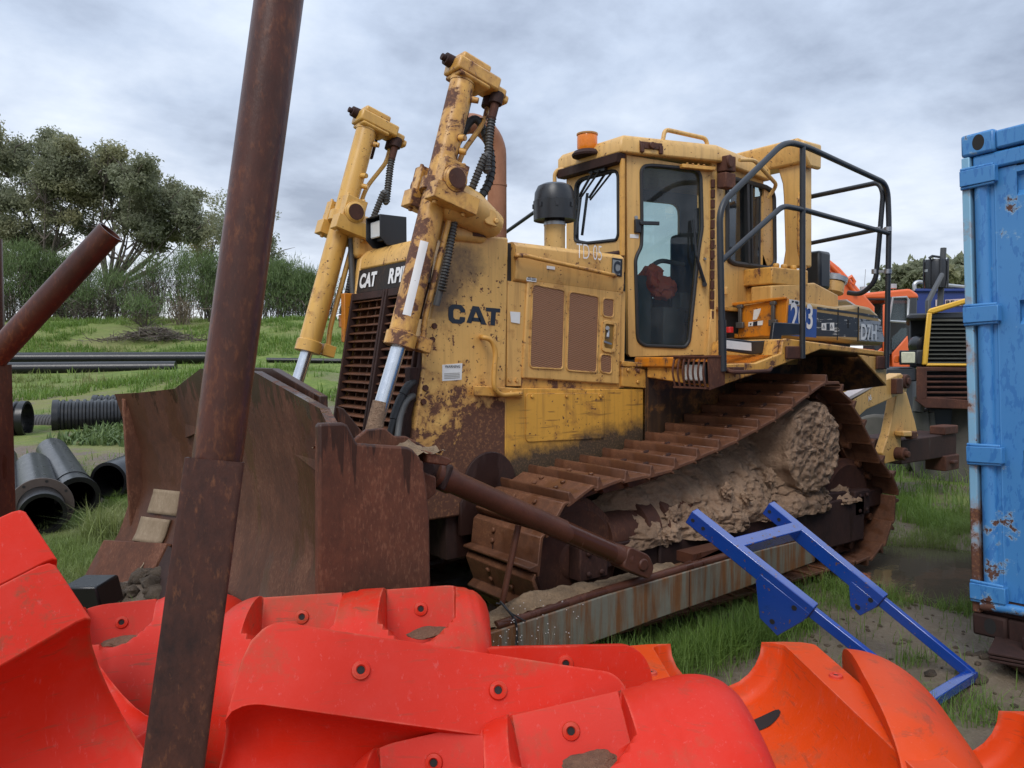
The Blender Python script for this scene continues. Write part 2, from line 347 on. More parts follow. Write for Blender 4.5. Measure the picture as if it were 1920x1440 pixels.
M['lampglass'] = m_plain('lamp_glass', (0.62, 0.62, 0.60), 0.15, 0, 0.15, 40)
M['amber'] = m_plain('amber_lens', (0.75, 0.20, 0.01), 0.2, 0, 0.25, 60)
M['latch_grey'] = m_plain('latch_grey', (.1, .09, .08), .5, .3)
M['cloth'] = m_plain('orange_cloth', (0.95, 0.17, 0.07), 0.8, 0, 0.2, 14)
M['seat'] = m_plain('seat_vinyl', (0.05, 0.055, 0.06), 0.6)
M['console'] = m_plain('grey_console', (0.17, 0.18, 0.17), 0.6)
M['galv'] = m_plain('galvanised', (0.42, 0.43, 0.44), 0.4, 0.5, 0.15, 20)
def m_screen():
    t = NT('perforated_screen'); co = t.map((1, 1, 1)); w = t.n('ShaderNodeTexWave'); w.wave_type = 'BANDS'; w.bands_direction = 'Z'
    t.l(t.map((1, 1, 1), rot=(0, 0.25, 0)), w.inputs[0]); w.inputs['Scale'].default_value = 26; w.inputs['Distortion'].default_value = 0.6
    c = t.mix(w.outputs[1], (0.17, 0.075, 0.036), (0.30, 0.145, 0.072)); c = t.mix(t.step(t.noise(30, 5, 0.6), 0.66, 0.7), c, RUSTD)
    t.bump(w.outputs[1], 0.4, 0.004); return t.out(c, 0.6)
M['screen'] = m_screen()
def m_glass(name, tint=(0.72, 0.84, 0.83)):
    t = NT(name); nt = t.nt; nt.nodes.remove(t.b); o = nt.nodes['Material Output']
    g = t.n('ShaderNodeBsdfGlossy'); g.inputs['Roughness'].default_value = 0.03; g.inputs['Color'].default_value = (0.9, 0.95, 1, 1)
    tr = t.n('ShaderNodeBsdfTransparent'); tr.inputs['Color'].default_value = (*tint, 1)
    di = t.n('ShaderNodeBsdfDiffuse'); di.inputs['Color'].default_value = (0.40, 0.42, 0.42, 1)
    f = t.n('ShaderNodeFresnel'); f.inputs['IOR'].default_value = 1.5
    m1 = t.n('ShaderNodeMixShader'); t.l(f.outputs[0], m1.inputs[0]); t.l(tr.outputs[0], m1.inputs[1]); t.l(g.outputs[0], m1.inputs[2])
    dirt = t.math('MULTIPLY', t.step(t.noise(4, 6, 0.7, t.map((1, 1, 0.5))), 0.35, 0.9), 0.15)
    m2 = t.n('ShaderNodeMixShader'); t.l(dirt, m2.inputs[0]); t.l(m1.outputs[0], m2.inputs[1]); t.l(di.outputs[0], m2.inputs[2])
    t.l(m2.outputs[0], o.inputs[0]); return t.m
M['glass'] = m_glass('cab_glass', (0.62, 0.72, 0.72)); M['glass_dark'] = m_glass('tinted_cab_glass', (0.50, 0.61, 0.61)); M['glass_front'] = m_glass('windscreen_glass', (0.34, 0.45, 0.45))
def m_mud(name, a=(0.13, 0.075, 0.042), b=(0.29, 0.18, 0.105), rough=0.85, wet=0.0):
    t = NT(name); n1 = t.noise(7, 9, 0.7); n2 = t.noise(45, 5, 0.7); v = t.vor(24)
    c = t.mix(t.step(t.math('ADD', t.math('MULTIPLY', n1, 0.6), t.math('MULTIPLY', n2, 0.4)), 0.3, 0.68), a, b)
    c = t.mix(t.math('MULTIPLY', t.step(n2, 0.6, 0.72), 0.4), c, (0.36, 0.25, 0.16)); c = t.mix(t.math('MULTIPLY', t.step(t.noise(2.6, 6, 0.65), 0.52, 0.60), 0.5), c, tuple(x*0.55 for x in a))
    t.bump(t.math('ADD', t.math('MULTIPLY', n1, 0.8), t.math('ADD', t.math('MULTIPLY', n2, 0.8), t.math('MULTIPLY', t.noise(110, 4, 0.7), 0.5))), 1.0, 0.022); return t.out(c, rough)
M['mud'] = m_mud('caked_mud', (0.22, 0.128, 0.076), (0.46, 0.30, 0.19))
M['pocket_dirt'] = m_mud('pocket_dirt', (0.13, 0.06, 0.03), (0.28, 0.14, 0.075))
M['sand'] = m_mud('loose_sand', (0.19, 0.12, 0.065), (0.36, 0.24, 0.135))
def m_float(name, col, dirt=0.5, seed=0.0, spots=()):
    t = NT(name); co = t.map((1, 1, 1), (seed, seed, seed)); a = t.noise(2.2, 6, 0.6, co); b = t.noise(9, 8, 0.72, co); sc1 = t.noise(1.0, 6, 0.7, t.map((6, 6, 60), (seed, 0, 0), (0.3, 0.2, 0.4)))
    c = t.mix(a, tuple(x*0.88 for x in col), tuple(min(1, x*1.08) for x in col))
    c = t.mix(t.math('MULTIPLY', t.step(b, 0.42, 0.75), 0.22), c, tuple(min(1, x*0.9+0.05) for x in col))
    d = t.math('MULTIPLY', t.step(t.math('ADD', t.math('MULTIPLY', a, 0.55), t.math('MULTIPLY', b, 0.45)), 0.575-0.035*dirt, 0.70), 0.70)
    c = t.mix(d, c, (0.17, 0.085, 0.035)); c = t.mix(t.math('MULTIPLY', t.step(sc1, 0.58, 0.64), 0.26*dirt), c, (0.20, 0.06, 0.03))
    for (sx, sy, sz, sr) in spots:
        vm = t.n('ShaderNodeVectorMath'); vm.operation = 'DISTANCE'; t.l(t.co, vm.inputs[0]); vm.inputs[1].default_value = (sx, sy, sz)
        q = t.math('ADD', t.math('DIVIDE', vm.outputs['Value'], sr), t.math('MULTIPLY', t.math('SUBTRACT', t.noise(14, 8, 0.75), 0.5), 3.2)); q = t.math('MULTIPLY', t.step(q, 0.45, 1.0), -1.0); q = t.math('MULTIPLY', t.math('ADD', q, 1.0), 0.8); c = t.mix(q, c, t.mix(t.noise(30, 4), (0.055, 0.045, 0.02), (0.17, 0.10, 0.045)))
    fl = t.step(t.noise(1.0, 5, 0.75, t.map((70, 70, 5), (seed+3, 0, 0), (0.2, 0.5, 0.1))), 0.60, 0.66); c = t.mix(t.math('MULTIPLY', fl, 0.25), c, tuple(min(1, x*0.8+0.14) for x in col))
    bv_ = t.n('ShaderNodeBevel'); bv_.samples = 4; bv_.inputs['Radius'].default_value = 0.014
    dt = t.n('ShaderNodeVectorMath'); dt.operation = 'DOT_PRODUCT'; t.l(bv_.outputs[0], dt.inputs[0]); t.l(t.geo.outputs['Normal'], dt.inputs[1])
    ew = t.math('MULTIPLY', t.math('MULTIPLY', t.math('SUBTRACT', 1.0, dt.outputs['Value'], True), 3.0, True), t.math('MULTIPLY', t.step(b, 0.38, 0.6), 0.75)); c = t.mix(ew, c, t.mix(t.step(t.noise(5, 4), 0.45, 0.55), (0.30, 0.10, 0.05), (0.74, 0.20, 0.13)))
    t.bump(t.noise(120, 3, 0.6), 0.10, 0.002)
    return t.out(c, t.math('ADD', t.math('MULTIPLY', b, 0.25), 0.34), None, 0.2)
M['float_red'] = m_float('red_orange_plastic', (0.61, 0.023, 0.008), 0.9)
M['float_mud'] = m_float('red_orange_plastic_muddy', (0.60, 0.023, 0.008), 1.6, 6.0, [(*PD(25, 1150, 1.66), .14), (*PD(60, 1250, 1.6), .10), (*PD(10, 1290, 1.6), .08)])
M['float_red2'] = m_float('red_orange_plastic_dirty', (0.60, 0.025, 0.009), 2.2, 4.0)
M['float_grit'] = m_mud('dark_grit', (0.03, 0.026, 0.02), (0.12, 0.10, 0.08))
M['float_or'] = m_float('orange_plastic', (0.66, 0.060, 0.005), 1.6, 8.0)
def m_blue():
    t = NT('blue_frame_paint'); n = t.noise(1, 6, 0.6, t.map((22, 22, 5))); b = t.noise(6, 7, 0.7)
    c = t.mix(n, (0.004, 0.035, 0.22), (0.012, 0.085, 0.40)); c = t.mix(t.step(b, 0.70, 0.72), c, RUSTM)
    return t.out(c, t.math('ADD', t.math('MULTIPLY', n, 0.2), 0.16))
M['blue'] = m_paint('blue_frame_paint', (0.005, 0.046, 0.28), 0.34, 0.72, streak=0.0, seed=21, rough=0.2, halo_c=(0.006, 0.03, 0.14)); p_ = M['blue'].node_tree.nodes['Principled BSDF']; p_.inputs['Coat Weight'].default_value = 0.7; p_.inputs['Coat Roughness'].default_value = 0.12; p_.inputs['Coat IOR'].default_value = 1.75
def m_container():
    t = NT('container_blue_paint'); X, Y, Z = t.xyz()[:3]; a = t.noise(2, 6, 0.6); d = t.noise(1, 5, 0.6, t.map((30, 30, 11))); b = t.noise(6, 8, 0.7)
    c = t.mix(a, (0.04, 0.18, 0.43), (0.07, 0.245, 0.50)); c = t.mix(t.math('MULTIPLY', t.step(d, 0.55, 0.585), 0.62), c, (0.022, 0.13, 0.37))
    low = t.math('DIVIDE', t.math('SUBTRACT', 1.0, Z), 0.75, True)
    k = t.math('ADD', b, t.math('MULTIPLY', t.math('POWER', low, 1.5), 0.17)); m = t.step(k, 0.645, 0.67)
    c = t.mix(t.math('MULTIPLY', t.step(k, 0.615, 0.645), 0.55), c, (0.30, 0.44, 0.52)); c = t.mix(m, c, t.mix(t.noise(25, 5, 0.7), RUSTD, (0.13, 0.05, 0.025)))
    t.bump(t.math('SUBTRACT', t.math('MULTIPLY', t.noise(12, 4), 0.3), m), 0.4, 0.006); return t.out(c, t.math('ADD', t.math('MULTIPLY', m, 0.4), 0.35))
M['container'] = m_container()
M['container_edge'] = m_paint('container_worn_edge', (0.20, 0.40, 0.55), 0.55, 0.6, low=(0.1, 1.2), seed=3, streak=0.0)
def m_arm():
    t = NT('push_arm_worn_grey'); r = t.noise(1, 6, 0.65, t.map((16, 16, 1.3))); b = t.noise(10, 6, 0.7); X, Y, Z = t.xyz()[:3]
    c = t.mix(b, (0.12, 0.112, 0.085), (0.22, 0.205, 0.155)); c = t.mix(t.step(r, 0.43, 0.58), c, t.mix(b, (0.085, 0.035, 0.018), (0.24, 0.10, 0.03)))
    t.bump(t.noise(1, 3, 0.5, t.map((60, 1, 1))), 0.2, 0.004); return t.out(c, 0.55)
M['arm'] = m_arm()
M['wearplate'] = m_rust('wear_plate', dark=(0.2, 0.14, 0.085), midc=(0.30, 0.22, 0.145), light=(0.42, 0.33, 0.23), seed=4, lightamt=0.5, wet=0.0)
M['hdpe'] = m_plain('black_polyethylene', (0.008, 0.008, 0.0085), 0.30, 0, 0.6, 6, 0.1); M['hdpe'].node_tree.nodes['Principled BSDF'].inputs['Specular IOR Level'].default_value = 0.45
M['exc_orange'] = m_plain('excavator_orange', (0.72, 0.13, 0.03), 0.4, 0, 0.12, 3)
M['truck_yellow'] = m_plain('truck_yellow', (0.75, 0.42, 0.04), 0.4, 0, 0.1, 4)
M['truck_grey'] = m_plain('truck_dark_grey', (0.035, 0.038, 0.042), 0.5, 0, 0.3, 4)
M['truck_slat'] = m_plain('dusty_slats', (0.075, 0.075, 0.062), 0.6, 0, 0.25, 20)
M['deepblue'] = m_plain('deep_blue_steel', (0.014, 0.035, 0.17), 0.5, 0, 0.4, 3)
M['dustytyre'] = m_plain('dusty_tyre', (0.10, 0.09, 0.075), 0.85, 0, 0.35, 8, 0.5)
def m_ground():
    t = NT('ground'); X, Y, Z = t.xyz()[:3]; a = t.noise(0.55, 8, 0.62); b = t.noise(3.3, 8, 0.66); f = t.noise(26, 5, 0.7); w = t.noise(0.11, 5, 0.6)
    g = t.mix(t.step(b, 0.3, 0.7), (0.07, 0.125, 0.018), (0.19, 0.235, 0.05)); g = t.mix(t.step(w, 0.45, 0.7), g, (0.21, 0.185, 0.075)); g = t.mix(t.math('MULTIPLY', t.step(f, 0.52, 0.7), 0.5), g, (0.19, 0.17, 0.075))
    s = t.mix(b, (0.10, 0.072, 0.050), (0.20, 0.148, 0.105)); s = t.mix(t.math('MULTIPLY', t.step(f, 0.5, 0.7), 0.5), s, (0.24, 0.19, 0.145))
    m = t.step(t.math('ADD', t.math('MULTIPLY', a, 0.7), t.math('MULTIPLY', b, 0.3)), 0.47, 0.55)
    near = t.n('ShaderNodeAttribute'); near.attribute_name = 'bare'; m = t.math('MAXIMUM', m, near.outputs['Fac'])
    m = t.math('MULTIPLY', m, 1.0); far = t.n('ShaderNodeAttribute'); far.attribute_name = 'grassy'; m = t.math('MULTIPLY', m, t.math('SUBTRACT', 1.0, far.outputs['Fac']))
    t.bump(t.math('ADD', t.math('MULTIPLY', b, 1.0), t.math('MULTIPLY', f, 0.5)), 0.7, 0.05)
    wt = t.math('MULTIPLY', t.math('MULTIPLY', m, t.step(b, 0.5, 0.62)), t.step(a, 0.42, 0.6)); return t.out(t.mix(t.math('MULTIPLY', wt, 0.45), t.mix(m, g, s), (0.05, 0.036, 0.024)), t.math('SUBTRACT', t.math('SUBTRACT', 0.95, t.math('MULTIPLY', m, 0.25)), t.math('MULTIPLY', wt, 0.45)), None, 0.35)
M['ground'] = m_ground()
def m_leaf(name, a, b, c=None, trans=0.25):
    t = NT(name); r = t.geo.outputs['Random Per Island']; n = t.noise(0.35, 4, 0.6)
    col = t.mix(t.math('ADD', t.math('MULTIPLY', r, 0.6), t.math('MULTIPLY', n, 0.4)), a, b)
    if c: col = t.mix(t.step(t.noise(0.16, 3, 0.6), 0.5, 0.66), col, c)
    t.out(col, 0.6); tr = t.n('ShaderNodeBsdfTranslucent'); t.l(col, tr.inputs[0]); mx = t.n('ShaderNodeMixShader'); mx.inputs[0].default_value = trans
    o = t.nt.nodes['Material Output']; t.l(t.b.outputs[0], mx.inputs[1]); t.l(tr.outputs[0], mx.inputs[2]); t.l(mx.outputs[0], o.inputs[0]); return t.m
M['gum'] = m_leaf('gum_leaves', (0.15, 0.165, 0.10), (0.36, 0.37, 0.23), (0.36, 0.33, 0.16), 0.5)
M['brush'] = m_leaf('brush_needles', (0.06, 0.105, 0.03), (0.17, 0.23, 0.075))
M['grass'] = m_leaf('grass_blades', (0.07, 0.145, 0.018), (0.22, 0.32, 0.06), (0.26, 0.25, 0.10), 0.4)
M['straw'] = m_leaf('dry_stems', (0.15, 0.11, 0.075), (0.30, 0.24, 0.17), None, 0.2)
M['bark'] = m_plain('bark', (0.115, 0.092, 0.075), 0.85, 0, 0.35, 3)
M['twig'] = m_plain('grey_twigs', (0.12, 0.095, 0.078), 0.85, 0, 0.3, 2)
def m_water():
    t = NT('muddy_water'); t.bump(t.noise(9, 2, 0.5), 0.05, 0.02); return t.out((0.085, 0.072, 0.050), 0.04, None, 0.7)
M['water'] = m_water()
# ================================================================ bulldozer
S = PY
def mirror(p): return V((p[0], -p[1], p[2]))
def resample_ring(outer, inner, o, e1, e2):
    """outer / inner polygons (3-D, coplanar) -> matching loops round the inner centroid"""
    to2 = lambda p: ((V(p)-o).dot(e1), (V(p)-o).dot(e2))
    A = [to2(p) for p in outer]; B = [to2(p) for p in inner]
    cx = sum(p[0] for p in B)/len(B); cy = sum(p[1] for p in B)/len(B)
    ang = sorted({round(math.atan2(p[1]-cy, p[0]-cx), 5) for p in A+B})
    def hit(poly, t):
        dx, dy = math.cos(t), math.sin(t); best = None
        for i in range(len(poly)):
            (x1, y1), (x2, y2) = poly[i], poly[(i+1) % len(poly)]
            ex, ey = x2-x1, y2-y1; den = dx*ey-dy*ex
            if abs(den) < 1e-12: continue
            k = ((x1-cx)*ey-(y1-cy)*ex)/den; w = ((x1-cx)*dy-(y1-cy)*dx)/den
            if k > 0 and -1e-6 <= w <= 1+1e-6 and (best is None or k < best): best = k
        return V(o)+V(e1)*(cx+dx*best)+V(e2)*(cy+dy*best)
    return [hit(A, t) for t in ang], [hit(B, t) for t in ang]
def ring_panel(mb, outer, inner, th):
    o = V(outer[0]); e1 = (V(outer[1])-o).normalized(); nn = e1.cross(V(outer[2])-o).normalized(); e2 = nn.cross(e1)
    A, B = resample_ring(outer, inner, o, e1, e2); n = len(A); th = V(th)
    vs = A+B+[p+th for p in A]+[p+th for p in B]; fs = []
    for i in range(n):
        j = (i+1) % n
        fs += [(i, j, n+j, n+i), (2*n+i, 2*n+j, 3*n+j, 3*n+i), (i, j, 2*n+j, 2*n+i), (n+i, n+j, 3*n+j, 3*n+i)]
    mb.add(vs, fs); return B
def roundpoly(pts, r, n=4):
    pts = [V(p) for p in pts]; out = []
    for i in range(len(pts)):
        a, b, c = pts[i-1], pts[i], pts[(i+1) % len(pts)]; k = min(r, (a-b).length*0.45, (c-b).length*0.45)
        p, q = b+(a-b).normalized()*k, b+(c-b).normalized()*k
        for j in range(n+1):
            t = j/n; out.append(p*(1-t)**2+b*2*t*(1-t)+q*t*t)
    return out
def onpl(u, v, p0, nn):
    q = V(ray(u, v)); c = V(CAM); return c+q*((V(p0)-c).dot(V(nn))/q.dot(V(nn)))
dz = thing('bulldozer', (-0.8, 0, 0), 'big rusty yellow bulldozer with a mud-caked track and a brown blade standing on wet grass', 'bulldozer')
YS = 0.57
gx = lambda z: 1.237-(z-1.238)*0.171
# --- radiator guard
m = MB()
side = [(gx(0.72), 0, 0.72), (gx(1.24), 0, 1.24), (gx(2.36), 0, 2.36), (1.0, 0, 2.42), (0.555, 0, 2.42), (0.575, 0, 1.6), (0.585, 0, 0.72)]
for s in (1, -1): m.prism([(p[0], s*YS, p[2]) for p in side], (0, -s*0.07, 0))
m.prism([(gx(2.28), 0.498, 2.28), (gx(2.36), 0.498, 2.36), (1.0, 0.498, 2.419), (0.56, 0.498, 2.419), (0.56, 0.498, 2.36), (0.9, 0.498, 2.28)], (0, -0.996, 0))
guard = m.build('radiator_guard', M['yellow_cat'], dz, 0.014)
m = MB(); m.hexa([(gx(.72)-.13, -.498, .72), (gx(.72)-.10, -.498, .72), (gx(.72)-.10, .498, .72), (gx(.72)-.13, .498, .72),
                  (gx(2.3)-.13, -.498, 2.28), (gx(2.3)-.10, -.498, 2.28), (gx(2.3)-.10, .498, 2.28), (gx(2.3)-.13, .498, 2.28)])
par(m.build('radiator_core', M['dark'], None), guard)
m = MB(); m.hexa([(gx(2.12)-.03, -.498, 2.12), (gx(2.12)-.002, -.498, 2.12), (gx(2.12)-.002, .498, 2.12), (gx(2.12)-.03, .498, 2.12),
                  (gx(2.279)-.03, -.498, 2.279), (gx(2.279)-.002, -.498, 2.279), (gx(2.279)-.002, .498, 2.279), (gx(2.279)-.03, .498, 2.279)])
npz = m.build('nameplate', m_rust('rusted_nameplate', dark=(0.02, 0.02, 0.02), midc=(0.03, 0.022, 0.018), light=(0.10, 0.05, 0.03), seed=2, lightamt=0.6, wet=0.1), dz)
for s, y in (('CAT', -0.455), ('R', -0.03), ('PIL', 0.055), ('LAR', 0.26)):
    text(s, (gx(2.155), y, 2.155), (0, 1, 0), (-0.171, 0, 1), 0.095, M['whitepaint'], 'lettering', npz, 0.045, 0.95, 0.004)
# grille doors: two halves of louvre bars
for s in (1, -1):
    m = MB(); y0, y1 = (0.03, 0.495)
    nb = 23
    for i in range(nb):
        z = 0.86+i*0.0545; c = V((gx(z)-0.012, s*(y0+y1)/2, z))
        m.obox(c, (0.97, 0, -0.24), (0, 1, 0), (0.24, 0, 0.97), 0.062, y1-y0, 0.010)
        for j in range(4):
            y = s*(y0+0.06+j*0.115); m.obox((gx(z+.027)-0.05, y, z+0.027), (1, 0, 0), (0, 1, 0), (-0.171, 0, 0.985), 0.05, 0.016, 0.05)
    gd = m.build('grille_door', M['rust_track'], dz, 0.003, seg=1)
    m = MB()
    for y in (s*0.018, s*0.488): m.obox((gx(1.48)+0.004, y, 1.48), (0.985, 0, 0.171), (0, 1, 0), (-0.171, 0, 0.985), 0.06, 0.022, 1.28)
    for z in (2.085,): m.obox((gx(z)+0.004, s*0.26, z), (0.985, 0, 0.171), (0, 1, 0), (-0.171, 0, 0.985), 0.05, 0.44, 0.05)
    par(m.build('door_frame', M['rust_dark'], None, 0.004), gd)
# bolts and small brackets down the front edge of the guard
m = MB()
for z in (1.0, 1.12, 1.42, 1.5, 1.78, 1.86): bolt(m, (gx(z)-0.03, YS, z), (0, 1, 0), 0.02, 0.014)
m.build('guard_bolts', M['rust'], dz, 0)
m = MB()
for z0, z1 in ((1.74, 1.90), (0.95, 1.16)): m.obox((gx((z0+z1)/2)+0.01, 0.545, (z0+z1)/2), (1, 0, 0), (0, 1, 0), (-0.171, 0, 0.985), 0.09, 0.06, z1-z0)
m.build('hinge_block', M['yellow_cat'], dz, 0.006)
m = MB(); m.tube(bend([(gx(1.75)-0.01, 0.50, 1.75), (gx(1.75)+0.02, 0.53, 1.62), (gx(1.3)+.03, 0.51, 1.3), (gx(1.1)+.03, 0.51, 1.1)], 0.05), 0.022, 8)
m.bx(gx(1.5), gx(1.5)+.05, 0.475, 0.54, 1.42, 1.62); m.bx(gx(1.3), gx(1.3)+.045, 0.45, 0.53, 1.12, 1.36)
m.build('hose_bracket', M['rust_dark'], dz, 0.005)
# big block letters on the guard (traced strokes on the side plate)
def decal(polys, y, mat, name, parent, th=0.0025):
    m = MB()
    for p in polys: m.prism([S(u, v, y) for u, v in p], (0, th, 0))
    return m.build(name, mat, parent, 0, smooth=0)
C_ = [(872, 586), (872, 581), (865, 572), (852, 570.5), (847, 571), (841, 576), (840, 590), (841.5, 600), (848, 606), (864, 607.5), (871, 603), (872, 595), (862.5, 594), (861, 599), (853, 598.5), (850, 595), (849.5, 583), (852, 579), (860, 579.5), (863, 583), (863, 586)]
A1 = [(886, 573.5), (898, 575), (912, 609), (901.5, 608), (892, 584), (883.5, 606), (874.5, 605)]
A2 = [(886.5, 595), (899, 596.2), (902, 603.5), (883.5, 602)]
T1 = [(911, 576.5), (938, 578.8), (937.5, 586), (929.6, 585.4), (927.5, 610.5), (919, 609.6), (920.8, 584.6), (911, 583.7)]
decal([C_, A1, A2, T1], YS, M['navy'], 'lettering', dz)
wl = decal([[(829, 684), (866.5, 681), (865, 712), (829, 714.5)]], YS, M['white'], 'warning_sticker', dz)
text('WARNING', S(834, 689.5, YS+.004), (-1, 0, 0), (0, 0, 1), 0.016, M['navy'], 'lettering', wl, 0.01, 1.0)
m = MB()
for k in range(4): m.prism([S(833, 700+k*3, YS+.004), S(862, 698.6+k*3, YS+.004), S(862, 699.6+k*3, YS+.004), S(833, 701+k*3, YS+.004)], (0, .001, 0))
par(m.build('small_print', m_plain('faded_print', (0.35, 0.33, 0.28), 0.6), None, 0, 0), wl)
# grab rail and step bar on the guard
m = MB(); m.tube(bend([S(903, 632, YS), S(905, 632, YS+.07), S(922, 637, YS+.08), S(930, 660, YS+.08), S(926, 700, YS+.08), S(926, 728, YS+.08), S(938, 741, YS+.07), S(977, 738, YS+.05)], 0.05), 0.0155, 10)
m.build('grab_rail', M['yellow_deck'], dz)
m = MB(); m.hexa([S(888, 742, YS), S(980, 746, YS), S(980, 746, YS+.05), S(888, 742, YS+.05), S(888, 723, YS), S(980, 728, YS), S(980, 728, YS+.05), S(888, 723, YS+.05)])
bolt(m, S(957, 736, YS+.05), (0, 1, 0), 0.014)
m.build('step_bar', M['yellow_deck'], dz, 0.008)
m = MB(); m.prism([(.505, YS-.02, .6), (.505, YS-.02, .93)]+[(.70+.20*math.cos(a), YS-.02, .90+.195*math.sin(a)) for a in np.linspace(.25, 2.75, 14)][::1]+[(.90, YS-.02, .80), (1.0, YS-.02, .6)], (0, .034, 0)) if False else m.prism([(.93, YS-.02, .6), (.93, YS-.02, .80)]+[(.71+.195*math.cos(a), YS-.02, .90+.195*math.sin(a)) for a in np.linspace(-.3, 3.3, 18)]+[(.515, YS-.02, .6)], (0, .034, 0))
m.build('side_cover', M['rust_dark'], dz, 0.006)
# --- hood and engine doors
m = MB()
hs = [(0.515, 2.405), (-0.43, 2.392), (-0.43, 2.10), (0.515, 2.16)]
band = [(0, 0.55, 2.40), (0, 0.585, 2.375), (0, 0.588, 2.22), (0, 0.575, 2.165), (0, 0.55, 2.15)]
n = len(band)
rows = []
for x, dzz in ((0.515, 0.0), (-0.43, -0.045)):
    L = [(x, y, z+(dzz if z < 2.3 else dzz*0.3)) for _, y, z in band]; rows.append(L+[(x, -y, z) for _, y, z in L[::-1]])
m.grid(rows); m.add(rows[0], [tuple(range(2*n))]); m.add(rows[1], [tuple(range(2*n))])
hood = m.build('hood', M['yellow'], dz, 0.006)
m = MB(); m.bx(0.515, 0.56, -0.54, 0.54, 0.8, 2.39); m.build('dark_hood_gap', M['rubber'], dz)  # black slab standing in for the shaded gap between guard and hood
m = MB(); m.bx(-0.425, 0.513, -0.53, 0.53, 1.46, 2.16); m.build('engine_bay', M['dark'], dz)
m = MB(); m.prism([S(947, 527, .53), S(982, 532, .53), S(972, 724, .53), S(945, 724, .53)], (0, .03, 0))
m.build('side_frame', M['yellow'], dz, 0.004); m = MB(); m.prism([S(1156, 545, .53), S(1169, 547, .53), S(1166, 727, .53), S(1152, 727, .53)], (0, .022, 0))
m.build('side_frame', M['yellow'], dz, 0.004); m = MB(); m.prism([S(972, 706, .525), S(1156, 718, .525), S(1156, 730, .525), S(972, 728, .525)], (0, .03, 0)); m.build('door_sill', M['yellow_deck'], dz, .004); m = MB(); bolt(m, S(955, 712, .56), (0, 1, 0), .014); bolt(m, S(968, 713, .56), (0, 1, 0), .014)
m.build('frame_bolts', M['yellow'], dz, 0)
m = MB(); dr = [(985, 511), (1004, 512), (1161, 545), (1156, 721), (975, 709)]
scr = [[(998, 533), (1058, 544.5), (1054, 692.5), (992, 689)], [(1066.5, 546.6), (1122, 556.5), (1117.5, 698.6), (1061, 694.7)],
       [(1129, 558.6), (1150.5, 561), (1149, 596), (1128.6, 593)], [(1125, 663.6), (1146, 666), (1145.6, 700.8), (1124, 698)]]
m.prism([S(u, v, .545) for u, v in dr], (0, .03, 0))
door = m.build('engine_door', M['yellow'], dz, 0.010)
for q in scr:
    p = roundpoly([S(u, v, .572) for u, v in q], 0.03); m = MB(); m.prism(p, (0, .006, 0)); par(m.build('mesh_screen', M['screen'], None, 0, 0), door)
    m = MB(); m.tube([x+V((0, .006, 0)) for x in p], 0.006, 6, True); par(m.build('screen_trim', M['yellow'], None), door)
m = MB(); o_ = roundpoly([S(u, v, .575) for u, v in ((1129, 600), (1154.5, 604), (1152, 663), (1127, 659))], .03); i_ = roundpoly([S(u, v, .575) for u, v in ((1133, 607), (1150, 609.5), (1148, 655), (1131, 652))], .015)
ring_panel(m, o_, i_, (0, .014, 0))
for u, v in ((1131, 604), (1151, 606), (1149.5, 659), (1130, 656), (1128.5, 632), (1153, 635)): bolt(m, S(u, v, .589), (0, 1, 0), .006, .005)
hnd = m.build('door_latch', M['yellow'], None, 0.003); par(hnd, door)
m = MB(); m.prism(i_, (0, .002, 0)); par(m.build('latch_recess', m_plain('latch_recess', (0.25, 0.14, 0.03), .6), None), door)
m = MB(); m.cyl(S(1140, 621, .578), S(1139, 633, .60), .012); m.beam(S(1132, 640, .59), S(1146, 645, .60), .012, .012); m.cyl(S(1139, 615, .58), S(1139, 615, .60), .014); par(m.build('latch_lever', M['steel'], None), door)
def sticker(pts, y, th=.003, mat='white', parent=None, name='sticker'):
    m = MB(); m.prism([S(u, v, y) for u, v in pts], (0, th, 0)); return m.build(name, M[mat], parent or dz, 0, 0)
def tri_sign(c, y, r, parent):
    c = S(c[0], c[1], y); m = MB(); P = [c+V((r*math.sin(a), 0, r*math.cos(a))) for a in (0, 2.094, 4.189)]; Q = [c+(p-c)*.68 for p in P]
    ring_panel(m, P, Q, (0, .001, 0)); m.bx(c.x-.002, c.x+.002, y, y+.001, c.z-r*.18, c.z+r*.35); return m.build('warning_mark', M['navy'], parent, 0, 0)
st = sticker([(987, 514), (1006, 516.5), (1005, 529), (987, 527)], .577); tri_sign((992.5, 521.5), .5805, .02, st)
m = MB()
for k in range(3): m.prism([S(997, 520+k*2.4, .5805), S(1004.5, 521+k*2.4, .5805), S(1004.5, 522+k*2.4, .5805), S(997, 521+k*2.4, .5805)], (0, .001, 0))
par(m.build('small_print', M['navy'], None, 0, 0), st)
sticker([(956, 584), (975, 585.5), (974, 607), (958, 604)], .563)
sticker([(1025, 498), (1040, 500), (1040, 506), (1025, 504)], .592)
text('TD 05', S(1080, 484, .592), (-1, 0, 0), (0, 0, 1), 0.105, M['whitepaint'], 'lettering', hood, -0.012, 0.62)
m = MB(); m.prism([S(1147, 483, .585), S(1165.5, 486, .585), S(1164, 519.5, .585), S(1146, 516, .585)], (0, .012, 0)); lp = m.build('badge', M['black'], hood, 0.003)
m = MB(); m.prism([S(1149, 486.5, .597), S(1163, 489, .597), S(1162, 516, .597), S(1148, 513, .597)], (0, .003, 0)); par(m.build('badge_face', m_plain('grey_badge', (0.22, 0.23, 0.23), .5), None, 0, 0), lp)
text('C', S(1150.5, 511.5, .602), (-1, 0, 0), (0, 0, 1), 0.082, M['navy'], 'lettering', lp, 0.035, 0.8, .001)
